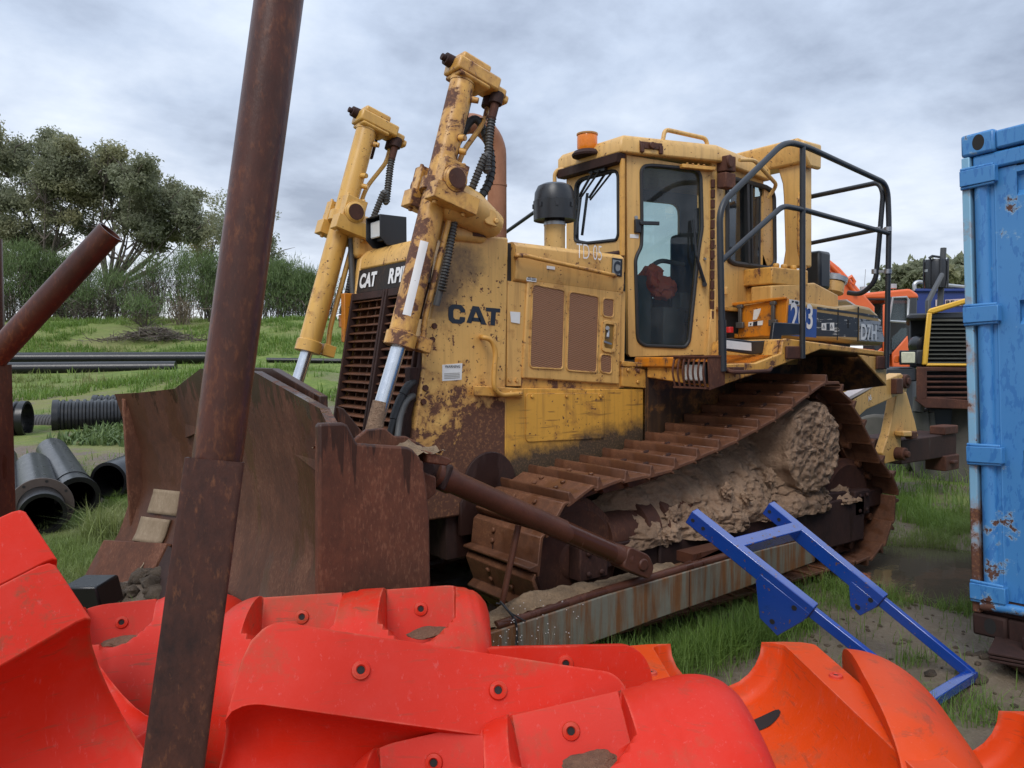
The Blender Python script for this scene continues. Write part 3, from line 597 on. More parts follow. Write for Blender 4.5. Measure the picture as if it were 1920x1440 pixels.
m = MB(); m.tube(bend([S(967, 483, .58), S(968, 479, .64), S(985, 479, .645), S(1005, 484, .645), S(1148, 515.5, .645), S(1153, 517, .585)], .05), .014, 10)
m.build('hood_handrail', M['yellow_deck'], dz)
# --- lower side plates
m = MB(); m.prism([S(943, 727, .55), S(1202, 730, .55), S(1202, 960, .55), S(943, 960, .55)], (0, .022, 0)); low = m.build('lower_side_plate', M['yellow_low'], dz, 0.006)
m = MB(); m.prism(roundpoly([S(u, v, .572) for u, v in ((985, 737), (1133, 737), (1132, 822), (985, 829))], .03), (0, .007, 0))
for u, v in ((997, 743), (1062, 743), (1125, 743)): bolt(m, S(u, v, .578), (0, 1, 0), .013)
m.build('inspection_cover', M['yellow_low'], dz, 0.003)
m = MB(); m.prism([S(1158, 688, .53), S(1206, 692, .53), S(1204, 728, .53), S(1158, 724, .53)], (0, .045, 0))
for u, v in ((1177, 694), (1196, 695), (1195, 716)): bolt(m, S(u, v, .575), (0, 1, 0), .015)
m.prism([S(1158, 677, .53), S(1210, 681, .53), S(1210, 689, .53), S(1158, 687, .53)], (0, .05, 0))
m.build('mounting_bracket', M['yellow_deck'], dz, 0.005)
m = MB(); m.bx(-2.9, -0.625, -0.48, 0.48, 0.55, 1.62); m.build('rear_hull', M['yellow_low'], dz, 0.01)
m = MB(); m.bx(0.5, 0.56, -0.54, 0.54, 0.5, 0.8); m.bx(-0.6, 1.0, -0.53, 0.53, 0.45, 0.95); m.build('belly_guard', M['rust_dark'], dz, 0.01)
# --- exhaust, air intake, filler cap
m = MB(); ex = PX(932, 430, 0.24); ex0 = V((ex.x, ex.y, 2.38)); top = PX(932, 330, 0.24); rr = 0.19
pts = [ex0, V((ex.x, ex.y, top.z))]+[V((ex.x+rr-rr*math.cos(a), ex.y, top.z+.14+rr*math.sin(a))) for a in np.linspace(0, 2.0, 12)]
m.tube(pts, 0.068, 24, caps=False); m.lathe((ex.x, ex.y, PX(932, 348, .24).z), (0, 0, 1), [(-.006, .0685), (-.006, .0715), (.006, .0715), (.006, .0685)], 24); m.build('exhaust_pipe', M['copper'], dz)
pc = PX(1040, 455, -0.12); zt = lambda v: PX(1040, v, -0.12).z
pre = None
m = MB(); m.lathe((pc.x, pc.y, 0), (0, 0, 1), [(2.36, .075), (zt(420), .075)], 28); m.build('intake_stack', M['yellow_clean'], dz)
m = MB(); m.lathe((pc.x, pc.y, 0), (0, 0, 1), [(zt(421), .072), (zt(409), .072), (zt(411), .135), (zt(414), .15), (zt(378), .153), (zt(377), .146), (zt(362), .142), (zt(350), .12), (zt(345.5), .085), (zt(344.5), .001)], 32)
for k in range(8):
    a = k*math.pi/4+.2; c = V((pc.x+.153*math.cos(a), pc.y+.153*math.sin(a), zt(388))); m.obox(c, (math.cos(a), math.sin(a), 0), (-math.sin(a), math.cos(a), 0), (0, 0, 1), .012, .02, .03)
pre = m.build('precleaner', M['black'], dz)
m = MB(); m.lathe((pc.x, pc.y, zt(420)), (0, 0, 1), [(-.012, .0755), (-.012, .0785), (.012, .0785), (.012, .0755)], 28, True); par(m.build('hose_clamp', M['steel'], None), pre)
fc = PX(890, 432, 0.80); m = MB(); m.lathe((fc.x, fc.y, 2.40), (0, 0, 1), [(0, .075), (.03, .075), (.035, .06), (.075, .062), (.08, .05)], 20); m.build('filler_cap', M['rust'], dz)
m = MB(); m.tube(bend([PX(905, 438, .72), PX(905, 400, .72), PX(935, 415, .62), PX(935, 437, .62)], .06), .014, 8); m.build('guard_handle', M['yellow_cat'], dz)
# --- work lamp on the radiator guard
lc = PX(724, 436, 0.98); m = MB()
for s in (-.105, .105): m.prism([lc+V((.10, s, .10)), lc+V((.10, s, -.05)), lc+V((.05, s, -.10)), lc+V((-.10, s, -.10)), lc+V((-.10, s, .10))], (0, .008 if s < 0 else -.008, 0))
m.bx(lc.x-.10, lc.x+.10, lc.y-.104, lc.y+.104, lc.z+.09, lc.z+.10); m.bx(lc.x-.10, lc.x-.09, lc.y-.104, lc.y+.104, lc.z-.10, lc.z+.09); m.bx(lc.x-.06, lc.x+.04, lc.y-.06, lc.y+.06, lc.z-.06, lc.z+.05)
wl_ = m.build('work_lamp', M['black'], dz, 0.008)
m = MB(); m.bx(lc.x+.06, lc.x+.075, lc.y-.085, lc.y+.06, lc.z-.04, lc.z+.07); par(m.build('lens', M['lampglass'], None, 0.012), wl_)
# --- lift cylinders
def lift(sg, top, nose, rodend, mat, far):
    y0 = .64*sg; H, Nn, R = (S(*q, y0) for q in (top, nose, rodend)); a = (H-Nn).normalized(); t = V((0, 1, 0)).cross(a).normalized()
    if t.x > 0: t = -t
    yv = V((0, 1, 0)); L = (H-Nn).length; P = lambda k: Nn+a*k
    m = MB(); m.lathe(Nn, a, [(.0, .05), (0, .088), (.075, .088), (.085, .075), (L*.52, .073), (L*.52, .073), (L-.02, .073), (L-.02, .076), (L+.05, .076)], 28)
    for k, ang in ((L-.10, .9), (L-.42, .9), (L-.36, .4)):
        dr_ = (yv*math.cos(ang)+t*math.sin(ang)); m.tube([P(k)+dr_*.06, P(k)+dr_*.115], [.02, .017], 10)
    cy_ = m.build('lift_cylinder', mat, dz)
    m = MB(); m.tube([Nn+a*.02, R-(Nn-R)*.0], .042, 20); par(m.build('piston_rod', M['chrome'], None), cy_)
    m = MB(); m.tube([R+a*.17, R-a*.02], [.0445, .047], 18); par(m.build('dried_mud', M['mud'], None), cy_)
    # head block with fittings
    hc = P(L+.055)+t*.055; m = MB(); m.obox(hc, t, yv, a, .30, .17, .085); m.obox(hc-t*.02+a*.065, t, yv, a, .20, .12, .05); m.obox(hc-t*.02-a*.05, t, yv, a, .22, .17, .03)
    m.cyl(hc+t*.04+a*.055, hc+t*.04+a*.085, .055, .045, 20); m.obox(hc+t*.175-a*.01, t, yv, a, .10, .10, .05); m.obox(hc+t*.235-a*.035, t, yv, a, .04, .08, .05)
    hb = m.build('cylinder_head', mat, None, 0.014); par(hb, cy_)
    m = MB(); m.cyl(hc-t*.13-yv*.02+a*.025, hc-t*.19-yv*.02+a*.025, .040, .036, 14); m.cyl(hc-t*.19-yv*.02+a*.025, hc-t*.215-yv*.02+a*.025, .02, None, 10)
    par(m.build('end_plug', M['rust_dark'], None, 0.003), cy_); m = MB()
    for dy in (-.045, .035): m.cyl(hc+t*.17+yv*dy-a*.03, hc+t*.17+yv*dy-a*.10, .04, None, 14)
    par(m.build('fittings', M['rust_dark'], None, 0.003), cy_); m = MB(); m.obox(hc+t*.06-yv*.11-a*.12, t, yv, a, .05, .03, .16)
    par(m.build('fittings', M['rust_dark'], None, 0.003), cy_)
    # trunnion yoke
    T = P(L*.60); 
    m = MB()
    for s2 in (1, -1):
        c = T+yv*(.135*s2)
        m.obox(c+a*.01, t, yv, a, .155, .085, .19); m.obox(c+t*.04-a*.095, t, yv, a, .29, .11, .10)
        m.lathe(c+yv*(.04*s2), yv*s2, [(0, .075), (.02, .075), (.022, .064), (.03, .062)], 24)
        for dd in (-.06, .06): m.tube([c+t*dd+a*.10, c+t*dd+a*.125], .013, 6); m.tube([c+t*(dd*1.6+.03)-a*.14, c+t*(dd*1.6+.03)-a*.165], .014, 6)
    m.lathe(T-a*.06, a, [(0, .074), (0, .098), (.075, .098), (.075, .074)], 28)
    yk = m.build('trunnion_yoke', mat, dz, 0.012)
    for s2 in (1, -1):
        m = MB(); m.cyl(T+yv*(.205*s2), T+yv*(.209*s2), .055, None, 24); par(m.build('pin_cap', M['rust'], None), yk)
    # casting that carries the yoke on the guard
    m = MB(); y1 = sg
    m.tube([V((T.x-.44, .575*y1, T.z-.21)), V((T.x-.40, .60*y1, T.z-.19)), V((T.x-.22, .635*y1, T.z-.12)), V((T.x-.06, .66*y1, T.z-.085)), V((T.x-.0, .66*y1, T.z-.08))], [.05, .085, .115, .125, .10], 20)
    m.obox((T.x-.20, .56*y1, T.z-.17), (1, 0, 0), (0, 1, 0), (0, 0, 1), .34, .10, .26)
    cs = m.build('yoke_casting', M['yellow_cat'], dz, 0.03)
    m = MB(); q = V((T.x-.30, .705*y1, T.z-.165)); m.prism(roundpoly([q+V((.055, 0, .07)), q+V((-.05, 0, .035)), q+V((-.06, 0, -.055)), q+V((.03, 0, -.04))], .02), (0, .02*y1, 0))
    for dx, dzz in ((.04, .04), (-.045, -.02)): bolt(m, q+V((dx, .02*y1, dzz)), (0, y1, 0), .018)
    par(m.build('casting_cap', M['yellow_cat'], None, 0.004), cs)
    # hoses: spring-guarded hose and steel line
    def coil(m, pts, r, rc, pitch):
        pts = [V(p) for p in pts]
        seg = [(pts[i+1]-pts[i]).length for i in range(len(pts)-1)]; tot = sum(seg); nn = int(tot/pitch)
        for k in range(nn):
            d = k*pitch; i = 0
            while i < len(seg)-1 and d > seg[i]: d -= seg[i]; i += 1
            tt = (pts[i+1]-pts[i]).normalized(); p = pts[i]+tt*d; m.lathe(p-tt*rc*.6, tt, [(0, r), (rc*.6, r+rc), (rc*1.2, r)], 10)
    e1 = hc+t*.17+yv*.035-a*.10; tgt = T+t*.17+yv*.03
    pts = bend([e1, e1-a*.12, e1-a*.45+t*.03+yv*.04, tgt+a*.28+t*.035+yv*.07, tgt+t*.03+a*.02], .25, 8)
    m = MB(); m.tube(pts, .021, 10); coil(m, pts[3:], .021, .007, .019); par(m.build('spring_guarded_hose', M['hose'], None), cy_)
    m = MB(); m.tube([e1+a*.0, e1-a*.10], [.026, .024], 10); par(m.build('hose_ferrule', M['rust'], None), cy_)
    e2 = hc+t*.17-yv*.045-a*.10
    m = MB(); m.tube(bend([e2, e2-a*.10, P(L-.40)+t*.115-yv*.03, P(L*.62)+t*.105-yv*.02], .08), .016, 10); par(m.build('steel_line', mat, None), cy_)
    b0 = T+t*.14-a*.15+yv*.03
    m = MB(); m.tube(bend([b0, b0-a*.3+t*.02, b0-a*.52+t*.03-yv*.03], .1), .02, 10); coil(m, bend([b0, b0-a*.3+t*.02, b0-a*.45+t*.03], .1), .02, .006, .018); par(m.build('lower_hose', M['hose'], None), cy_)
    m = MB(); m.tube(bend([b0-t*.035, P(L*.12)+t*.115, P(.06)+t*.14, P(.03)+t*.09], .07), .018, 10); m.obox(P(.05)+t*.14, t, yv, a, .09, .075, .08); par(m.build('lower_line', mat, None, 0.004), cy_)
    if far:
        m = MB(); m.tube(bend([b0-t*.07+yv*.03, b0-a*.3+t*.01+yv*.06, b0-a*.55+t*.08+yv*.1, V((gx(1.95)-.02, -.56, 1.93))], .1), .021, 10)
        m.tube(bend([b0+yv*.01, b0-a*.3+t*.05+yv*.03, V((gx(2.05)-.04, -.60, 2.04)), V((gx(2.02)-.02, -.55, 2.03))], .1), .019, 10); m.build('guard_hose', M['hose'], dz)
        m = MB(); m.bx(gx(1.95)-.03, gx(1.95)+.05, -.575, -.515, 1.78, 2.12); m.obox((gx(1.9), -.60, 1.93), (1, 0, 0), (0, 1, 0), (0, 0, 1), .07, .07, .09); m.obox((gx(2.02), -.60, 2.04), (1, 0, 0), (0, 1, 0), (0, 0, 1), .07, .07, .07); m.build('manifold_block', M['orange_rusty'], dz, 0.006)
    else:
        # worn white stripe painted along the barrel, on the side facing outwards
        rows = []; c0 = math.atan2((V(CAM)-P(.5)).dot(t), (V(CAM)-P(.5)).dot(yv))
        for k in np.linspace(.17, .60, 14): rows.append([P(k)+(yv*math.cos(w)+t*math.sin(w))*(.0765 if k < .1 else .0755) for w in np.linspace(c0-.30, c0+.32, 6)])
        m = MB(); m.grid(rows); par(m.build('white_stripe', m_paint('worn_white_paint', (0.72, 0.70, 0.68), 0.2, 0.5, seed=12, streak=0.1), None), cy_)
        bh = bend([PX(935, 430, .85)+V((.1, .05, .06)), PX(893, 412, .95), PX(893, 350, 1.0), PX(865, 285, 1.0)], .12, 8)
        m = MB(); m.tube(bend([T+t*.26+yv*.02-a*.02, T+t*.33+yv*.02+a*.16, T+t*.30-yv*.02+a*.36, T+t*.17-yv*.08+a*.56, P(L-.35)+t*.10-yv*.1], .2, 8), .024, 10)
        coil(m, bend([T+t*.26+yv*.02-a*.02, T+t*.33+yv*.02+a*.16, T+t*.30-yv*.02+a*.36, T+t*.17-yv*.08+a*.56], .2, 8), .024, .005, .034); par(m.build('wrapped_hose', M['rubber'], None), cy_)
    return cy_
lift(1, (868, 152), (748, 650), (700, 810), M['yellow_cyl'], False)
lift(-1, (688, 242), (576, 660), (540, 770), M['yellow_cyl2'], True)
m = MB()
h1 = bend([PX(778, 716, 1.2), PX(765, 722, 1.27), PX(745, 760, 1.34), PX(728, 830, 1.42)], .1, 8); m.tube(h1, .021, 12)
for k in range(3, len(h1)-1): m.lathe(h1[k], h1[k+1]-h1[k], [(0, .021), (.004, .025), (.02, .025), (.024, .021)], 12)
m.build('wrapped_hose', M['rubber'], dz)
m = MB(); m.tube(bend([PX(775, 742, 1.22), PX(762, 750, 1.29), PX(750, 780, 1.34), PX(742, 850, 1.42)], .1, 8), [.02]*2+[.024]*16, 12) if False else m.tube(bend([PX(775, 742, 1.22), PX(762, 750, 1.29), PX(750, 780, 1.34), PX(742, 850, 1.42)], .1, 8), .019, 12)
m.build('lower_hose', M['hose'], dz)
# --- cab: a tapered box, glazed on every side
F, B, B2, RR = V((-.68, .32, 0)), V((-1.42, .53, 0)), V((-1.455, .545, 0)), V((-2.30, .38, 0))
ZT, ZB = 3.19, 1.66
def plane(a, b): n = V((b.y-a.y, -(b.x-a.x), 0)).normalized(); return (a, n if n.y > 0 else -n)
dp, dn = plane(F, B)
DP = lambda u, v, off=0.0: onpl(u, v, dp+dn*off, dn)
def at(p, z): return V((p.x, p.y, z))
win = [(1203, 430), (1201.7, 320), (1206.7, 312), (1220, 310), (1300, 317), (1310, 323), (1313.5, 333), (1316, 427), (1310, 465), (1291.7, 640), (1284, 651), (1208, 648), (1197, 640), (1194.5, 628), (1191, 489), (1194, 478), (1202, 463)]
m = MB(); o_ = [DP(1174.5, 290), DP(1334, 317), DP(1328, 661), DP(1321, 665), DP(1182, 669), DP(1178, 664)]
inn = ring_panel(m, o_, [DP(*q) for q in win], -dn*.035)
cd = m.build('cab_door', M['yellow_clean'], dz, 0.012)
m = MB(); m.tube([p+dn*.004 for p in roundpoly([DP(*q) for q in win], .03, 3)], .014, 8, True); par(m.build('window_seal', M['rubber'], None), cd)
m = MB(); m.add([DP(u, v, -.012) for u, v in win], [tuple(range(len(win)))]); par(m.build('door_glass', M['glass'], None, 0, 0), cd)
m = MB(); hp = DP(1197, 420, .005); dd = (B-F).normalized(); m.obox(DP(1195.5, 424, .012), dd, dn, (0, 0, 1), .05, .03, .10); m.beam(DP(1200, 418, .03), DP(1236, 419, .045), .018, .028); par(m.build('door_handle', M['black'], None, 0.004), cd)
m = MB(); m.lathe(DP(1192, 408, 0), dn, [(0, .014), (.008, .014), (.008, .006)], 14); bolt(m, DP(1320, 486), dn, .01, .02); bolt(m, DP(1311, 520), dn, .009, .01); par(m.build('lock', M['steel'], None), cd)
m = MB(); m.prism([DP(1181, 439), DP(1197, 440), DP(1197, 447), DP(1181, 446)], dn*.003); par(m.build('sticker', M['white'], None, 0, 0), cd)
m = MB(); m.tube([DP(1321, 532, .03), DP(1306, 480, .045)], [.016, .010], 8); m.tube([DP(1306, 480, .045), DP(1300, 412, .02)], [.009, .005], 8); m.cyl(DP(1321, 533, 0), DP(1321, 533, .05), .02, .018); m.beam(DP(1300, 412, .012), DP(1305, 470, .012), .008, .018); par(m.build('wiper', M['black'], None), cd)
m = MB()
for k in range(17): z = 3.04-k*.078; m.cyl(at(B+dn*.012+dd*.012, z), at(B+dn*.012+dd*.012, z-.062), .017, None, 8)
m.build('door_hinge', M['rust'], dz)
m = MB(); m.obox(at(B, 3.115)+dn*.03-dd*.14, dd, dn, (0, 0, 1), .30, .05, .03)
for k in range(4): bolt(m, at(B, 3.13)+dn*.04-dd*(.24-k*.05), (0, 0, 1), .013)
m.build('hinge_plate', M['yellow_deck'], dz, 0.005)
# side panel behind the door with the sliding window
sp, sn = plane(B2, RR)
SPp = lambda u, v, off=0.0: onpl(u, v, sp+sn*off, sn)
m = MB(); w2 = [(1362, 345), (1368, 335), (1376, 336), (1434, 351), (1446, 358), (1450, 370), (1451.5, 490), (1448, 500), (1440, 503), (1376, 494), (1366, 489), (1362, 480)]
ring_panel(m, [at(B2, ZT), at(RR, ZT), at(RR, 2.06), at(B2, 2.06)], [SPp(*q) for q in w2], -sn*.035)
sd = m.build('cab_side_panel', M['yellow_clean'], dz, 0.006)
m = MB(); m.tube([p+sn*.004 for p in roundpoly([SPp(*q) for q in w2], .03, 3)], .022, 8, True); par(m.build('window_seal', M['rubber'], None), sd)
m = MB(); m.add([SPp(u, v, -.014) for u, v in w2], [tuple(range(len(w2)))]); par(m.build('side_glass', M['glass_dark'], None, 0, 0), sd)
m = MB(); m.beam(SPp(1399, 346, .0), SPp(1401, 497, .0), .05, .03, (1, 0, 0)); m.beam(SPp(1408, 347, .006), SPp(1409, 498, .006), .03, .02, (1, 0, 0)); par(m.build('slider_frame', M['rubber'], None, .003), sd)
m = MB(); m.prism([at(B2, 2.05), at(RR, 2.05), at(RR, 1.5), at(B2, 1.5)], -sn*.03)
for u, v in ((1361, 545),): m.obox(SPp(u, v, .015), (1, 0, 0), sn, (0, 0, 1), .03, .03, .06)
m.build('lower_cab_panel', M['yellow'], dz, .006)
m = MB(); m.prism([at(B2, 2.065), at(RR, 2.065), at(RR, 2.035), at(B2, 2.035)], sn*.03); m.build('panel_ledge', M['yellow_deck'], dz, .005)
m = MB(); m.prism([at(B+dd*.005, ZT), at(B2+dd*.02, ZT), at(B2+dd*.02, 1.62), at(B+dd*.005, 1.62)], -dn*.05); m.prism([at(B+dd*.02, 2.2)+dn*.01, at(B+dd*.05, 2.2)+dn*.01, at(B+dd*.03, 1.63)+dn*.05, at(B-dd*.06, 1.63)+dn*.05], -dn*.05); m.build('door_post', M['yellow_clean'], dz, .006)
# front panel with windscreen, far side and back panels with glass
m = MB(); xf = F.x; fo = [(xf, -.31, ZT), (xf, .31, ZT), (xf, .31, 2.3), (xf, -.31, 2.3)]
wf = [PX(u, v, xf) for u, v in ((1079, 350), (1084, 340), (1092, 335), (1148, 320), (1156, 322), (1159, 330), (1159.5, 440), (1156, 450), (1100, 456), (1078, 452))]
ring_panel(m, fo, wf, (-.035, 0, 0)); fp = m.build('cab_front_panel', M['yellow_clean'], dz, .008)
m = MB(); m.tube(roundpoly(wf, .03, 3), .013, 8, True); par(m.build('window_seal', M['rubber'], None), fp)
m = MB(); m.add([p+V((-.012, 0, 0)) for p in wf], [tuple(range(len(wf)))]); par(m.build('windscreen', M['glass_front'], None, 0, 0), fp)
m = MB(); m.tube([(xf+.02, .335, 3.13), (xf+.02, .335, 2.42)], .022, 10); m.build('corner_post', M['yellow_deck'], dz)
m = MB(); m.beam(PX(1136, 316, xf+.03), PX(1106, 322, xf+.03), .03, .03); m.tube([PX(1112, 322, xf+.05), PX(1086, 368, xf+.04)], .010, 8); m.tube([PX(1124, 320, xf+.05), PX(1088, 372, xf+.04)], .008, 8); m.beam(PX(1090, 360, xf+.02), PX(1080, 440, xf+.02), .012, .02); m.build('windscreen_wiper', M['black'], dz)
fm, bm_, b2m, rm = (mirror(p) for p in (F, B, B2, RR))
def glazed(a, b, z0, z1, k, name):
    m = MB(); n_ = V((b.y-a.y, a.x-b.x, 0)).normalized(); A = lambda f, z: at(a*(1-f)+b*f, z)
    P = roundpoly([A(k, z1-.12), A(1-k, z1-.12), A(1-k, z0+.15), A(k, z0+.15)], .1)
    ring_panel(m, [A(0, z1), A(1, z1), A(1, z0), A(0, z0)], P, n_*.03); o = m.build(name, M['yellow_clean'], dz, 0)
    ii = n_ if n_.dot(V((-1.4, 0, 0))-a) > 0 else -n_; m = MB(); ring_panel(m, [A(0, z1)+ii*.034, A(1, z1)+ii*.034, A(1, z0)+ii*.034, A(0, z0)+ii*.034], [p+ii*.034 for p in P], ii*.012); par(m.build('inner_lining', M['seat'], None, 0), o)
    m = MB(); m.add([p+n_*.01 for p in P], [tuple(range(len(P)))]); par(m.build('glass', M['glass_dark'], None, 0, 0), o)
glazed(fm, bm_, 1.66, ZT, .30, 'cab_door'); glazed(b2m, rm, 2.05, ZT, .22, 'cab_side_panel'); glazed(rm, RR, 2.2, ZT-.15, .2, 'cab_back_panel')
m = MB(); m.prism([at(p, 1.60) for p in (F, B, RR, rm, bm_, fm)], (0, 0, .05)); m.build('cab_floor', M['dark'], dz)
m = MB(); m.prism([at(b2m, 2.05), at(rm, 2.05), at(rm, 1.6), at(b2m, 1.6)], (0, .02, 0)); m.prism([at(rm, 2.1), at(RR, 2.1), at(RR, 1.6), at(rm, 1.6)], (.02, 0, 0)); m.prism([(xf, -.31, 2.3), (xf, .31, 2.3), (xf, .31, 1.6), (xf, -.31, 1.6)], (-.02, 0, 0)); m.prism([(RR.x+.07, -.10, 2.06), (RR.x+.07, .345, 2.06), (RR.x+.07, .345, 3.15), (RR.x+.07, .12, 3.15)], (.01, 0, 0)); m.build('lining_and_dark_board', M['dark'], dz)  # last sheet: dark board added so the side window stays dark
m = MB(); m.hexa([(-.44, -.30, 2.3), (-.69, -.30, 2.3), (-.69, .33, 2.3), (-.44, .33, 2.3), (-.46, -.30, 2.40), (-.69, -.30, 2.47), (-.69, .33, 2.47), (-.46, .33, 2.40)]); m.build('dash_cowl', M['rust_dark'], dz, .01)
# roof
m = MB(); ov = .05
pl = [V((-.62, .36, 0)), V((-1.44, .60, 0)), V((-2.33, .43, 0)), V((-2.33, -.43, 0)), V((-1.44, -.60, 0)), V((-.62, -.36, 0))]
cc = V((-1.4, 0, 0)); lay = [(1.0, 3.17), (1.0, 3.255), (.955, 3.30), (.80, 3.325)]
vs = [at(cc+(p-cc)*k, z) for k, z in lay for p in pl]; fs = [(i*6+j, i*6+(j+1) % 6, i*6+6+(j+1) % 6, i*6+6+j) for i in range(3) for j in range(6)]+[tuple(range(6)), tuple(range(18, 24))]
m.add(vs, fs); rf = m.build('cab_roof', M['yellow_clean'], dz, .012)
m = MB(); m.hexa([(-.60, -.34, 3.10), (-.68, -.34, 3.10), (-.68, .335, 3.10), (-.60, .335, 3.10), (-.59, -.36, 3.165), (-.68, -.36, 3.165), (-.68, .355, 3.165), (-.59, .355, 3.165)]); m.build('roof_visor', M['rust_dark'], dz, .004)
m = MB(); rp0, rp1 = V((-1.0, .42, 3.3)), V((-1.42, .5, 3.285)); m.tube(bend([rp0, rp0+V((-.02, .0, .085)), rp1+V((.02, 0, .075)), rp1], .05), .017, 10); m.build('roof_rail', M['yellow_clean'], dz)
m = MB(); m.obox((-.86, .425, 3.235), dd, dn, (0, 0, 1), .19, .03, .05); m.lathe((-.86, .44, 3.235), dn, [(0, .025), (.02, .025)], 12)
for k in (-.08, .08): m.obox(V((-.86, .43, 3.21))+dd*k, dd, dn, (0, 0, 1), .03, .04, .06)
m.build('lamp_bracket', M['rust'], dz, .004)
bc = PX(1101, 282, -.62); m = MB(); m.lathe((bc.x, bc.y, bc.z), (0, 0, 1), [(-.05, .115), (-.035, .12), (-.01, .10), (.0, .075)], 24); bs = m.build('beacon', M['rust_dark'], dz)
m = MB(); m.lathe((bc.x, bc.y, bc.z), (0, 0, 1), [(0, .072), (.02, .078), (.10, .078), (.115, .074)], 24); par(m.build('beacon_lens', M['amber'], None), bs)
m = MB(); m.lathe((bc.x, bc.y, bc.z+.114), (0, 0, 1), [(0, .082), (.012, .082), (.016, .05)], 24); par(m.build('beacon_cap', m_plain('beacon_cap', (.42, .2, .05), .4), None), bs)
m = MB(); m.tube(bend([PX(1068, 317, -.66), PX(1046, 318, -.6), PX(1040, 326, -.58), PX(1040, 352, -.58)], .05), .016, 10); m.build('mirror_bracket', M['yellow_clean'], dz)
m = MB(); m.obox(at(B2, 3.16)+sn*.05+V((-.06, 0, 0)), (1, 0, 0), sn, (0, 0, 1), .10, .10, .12); m.obox(at(B2, 3.03)+sn*.06+V((-.05, 0, 0)), (1, 0, 0), sn, (0, 0, 1), .12, .08, .12); m.lathe(at(B2, 3.17)+sn*.10+V((-.02, 0, 0)), sn, [(0, .05), (.02, .05)], 16); m.build('lamp_housing', M['rust'], dz, .01)
m = MB(); m.tube(bend([at(B2, 3.2)+sn*.1+V((-.15, 0, 0)), at(B2, 3.22)+sn*.12+V((-.3, 0, 0)), at(RR, 3.12)+sn*.12, at(RR, 3.02)+sn*.04], .06), .016, 8); m.build('rear_grab_rail', M['yellow_clean'], dz)
# inside the cab
m = MB(); m.bx(-1.85, -1.35, -.27, .22, 1.95, 2.08); m.bx(-1.95, -1.83, -.27, .22, 2.0, 2.75); m.bx(-1.70, -1.4, -.2, .15, 1.65, 1.95); m.build('seat', M['seat'], dz, .04)
m = MB(); m.bx(-1.40, -1.15, .12, .30, 1.68, 2.06); m.bx(-1.05, -.74, -.26, .26, 1.70, 2.30); m.bx(-1.8, -1.3, .25, .34, 2.05, 2.18); m.tube(bend([(-1.12, .18, 2.06), (-1.10, .2, 2.38), (-1.22, .2, 2.44), (-1.5, .2, 2.42)], .06), .02, 8); m.tube([(-.92, -.1, 2.0), (-1.0, -.1, 2.5)], .02, 8); m.build('control_console', M['console'], dz, .02)
jc = onpl(1236, 532, (-1.02, .22, 0), (0.3, 1, 0))
jk = thing('jacket', (jc.x, jc.y, jc.z-.15), 'crumpled bright orange work jacket lying inside the cab behind the door glass', 'jacket')
m = MB()
for i, (dx, dzz, rx, rz) in enumerate(((0, 0, .13, .10), (.10, .10, .10, .07), (-.11, -.05, .10, .08), (.13, .03, .07, .12), (-.02, -.08, .12, .08))): m.rock(jc+V((dx*.8, 0, dzz*.8)), rx*.8, .08, rz*.8, i+3, 3, .55, 1.7)
m.build('folded_cloth', M['cloth'], jk, 0, 60)
# --- rollover frame
m = MB(); X0 = S(1504, 400, .64).x; Pp = lambda u, v: PX(u, v, X0)
pf = [Pp(1504, 500), Pp(1466, 503), Pp(1471, 470), Pp(1468, 370), Pp(1466, 345), Pp(1458, 318), Pp(1440, 300), Pp(1440, 275), Pp(1504, 290)]
m.prism(pf, (-.15, 0, 0)); m.prism([mirror(p) for p in pf], (-.15, 0, 0))
zt_ = PX(1478, 263, X0+.08).z
m.prism([(X0+.10, -.70, zt_), (X0+.10, -.70, zt_-.05), (X0+.04, -.70, zt_-.20), (X0-.16, -.70, zt_-.20), (X0-.16, -.70, zt_-.02)], (0, 1.36, 0))
m.prism([(X0+.09, .661, zt_-.03), (X0+.09, .661, zt_-.14), (X0+.0, .661, zt_-.24), (X0-.17, .661, zt_-.24), (X0-.17, .661, zt_-.03)], (0, .05, 0))
rp_ = m.build('rollover_frame', M['yellow_clean'], dz, .018)
m = MB(); q0, q1 = S(1444, 500, .70), S(1512, 503, .70); m.hexa([(q0.x, .38, q0.z-.14), (q1.x, .38, q0.z-.14), (q1.x, .72, q0.z-.14), (q0.x, .72, q0.z-.14), (q0.x, .38, q0.z), (q1.x, .38, q0.z), (q1.x, .72, q0.z), (q0.x, .72, q0.z)])
for u in (1455, 1470, 1488): p = S(u, 500, .66); m.tube([(p.x, .66, q0.z), (p.x, .66, q0.z+.04)], .03, 6)
m.hexa([(q0.x-.05, .38, 1.6), (q1.x, .38, 1.6), (q1.x, .66, 1.6), (q0.x-.05, .66, 1.6), (q0.x-.05, .38, q0.z-.14), (q1.x, .38, q0.z-.14), (q1.x, .66, q0.z-.14), (q0.x-.05, .66, q0.z-.14)])
m.build('frame_foot', M['yellow_deck'], dz, .012)
m = MB(); m.tube(bend([S(1500, 362, .64), S(1499, 368, .70), S(1497, 470, .70), S(1510, 505, .70)], .06), .014, 8); m.build('frame_handle', M['yellow_deck'], dz)
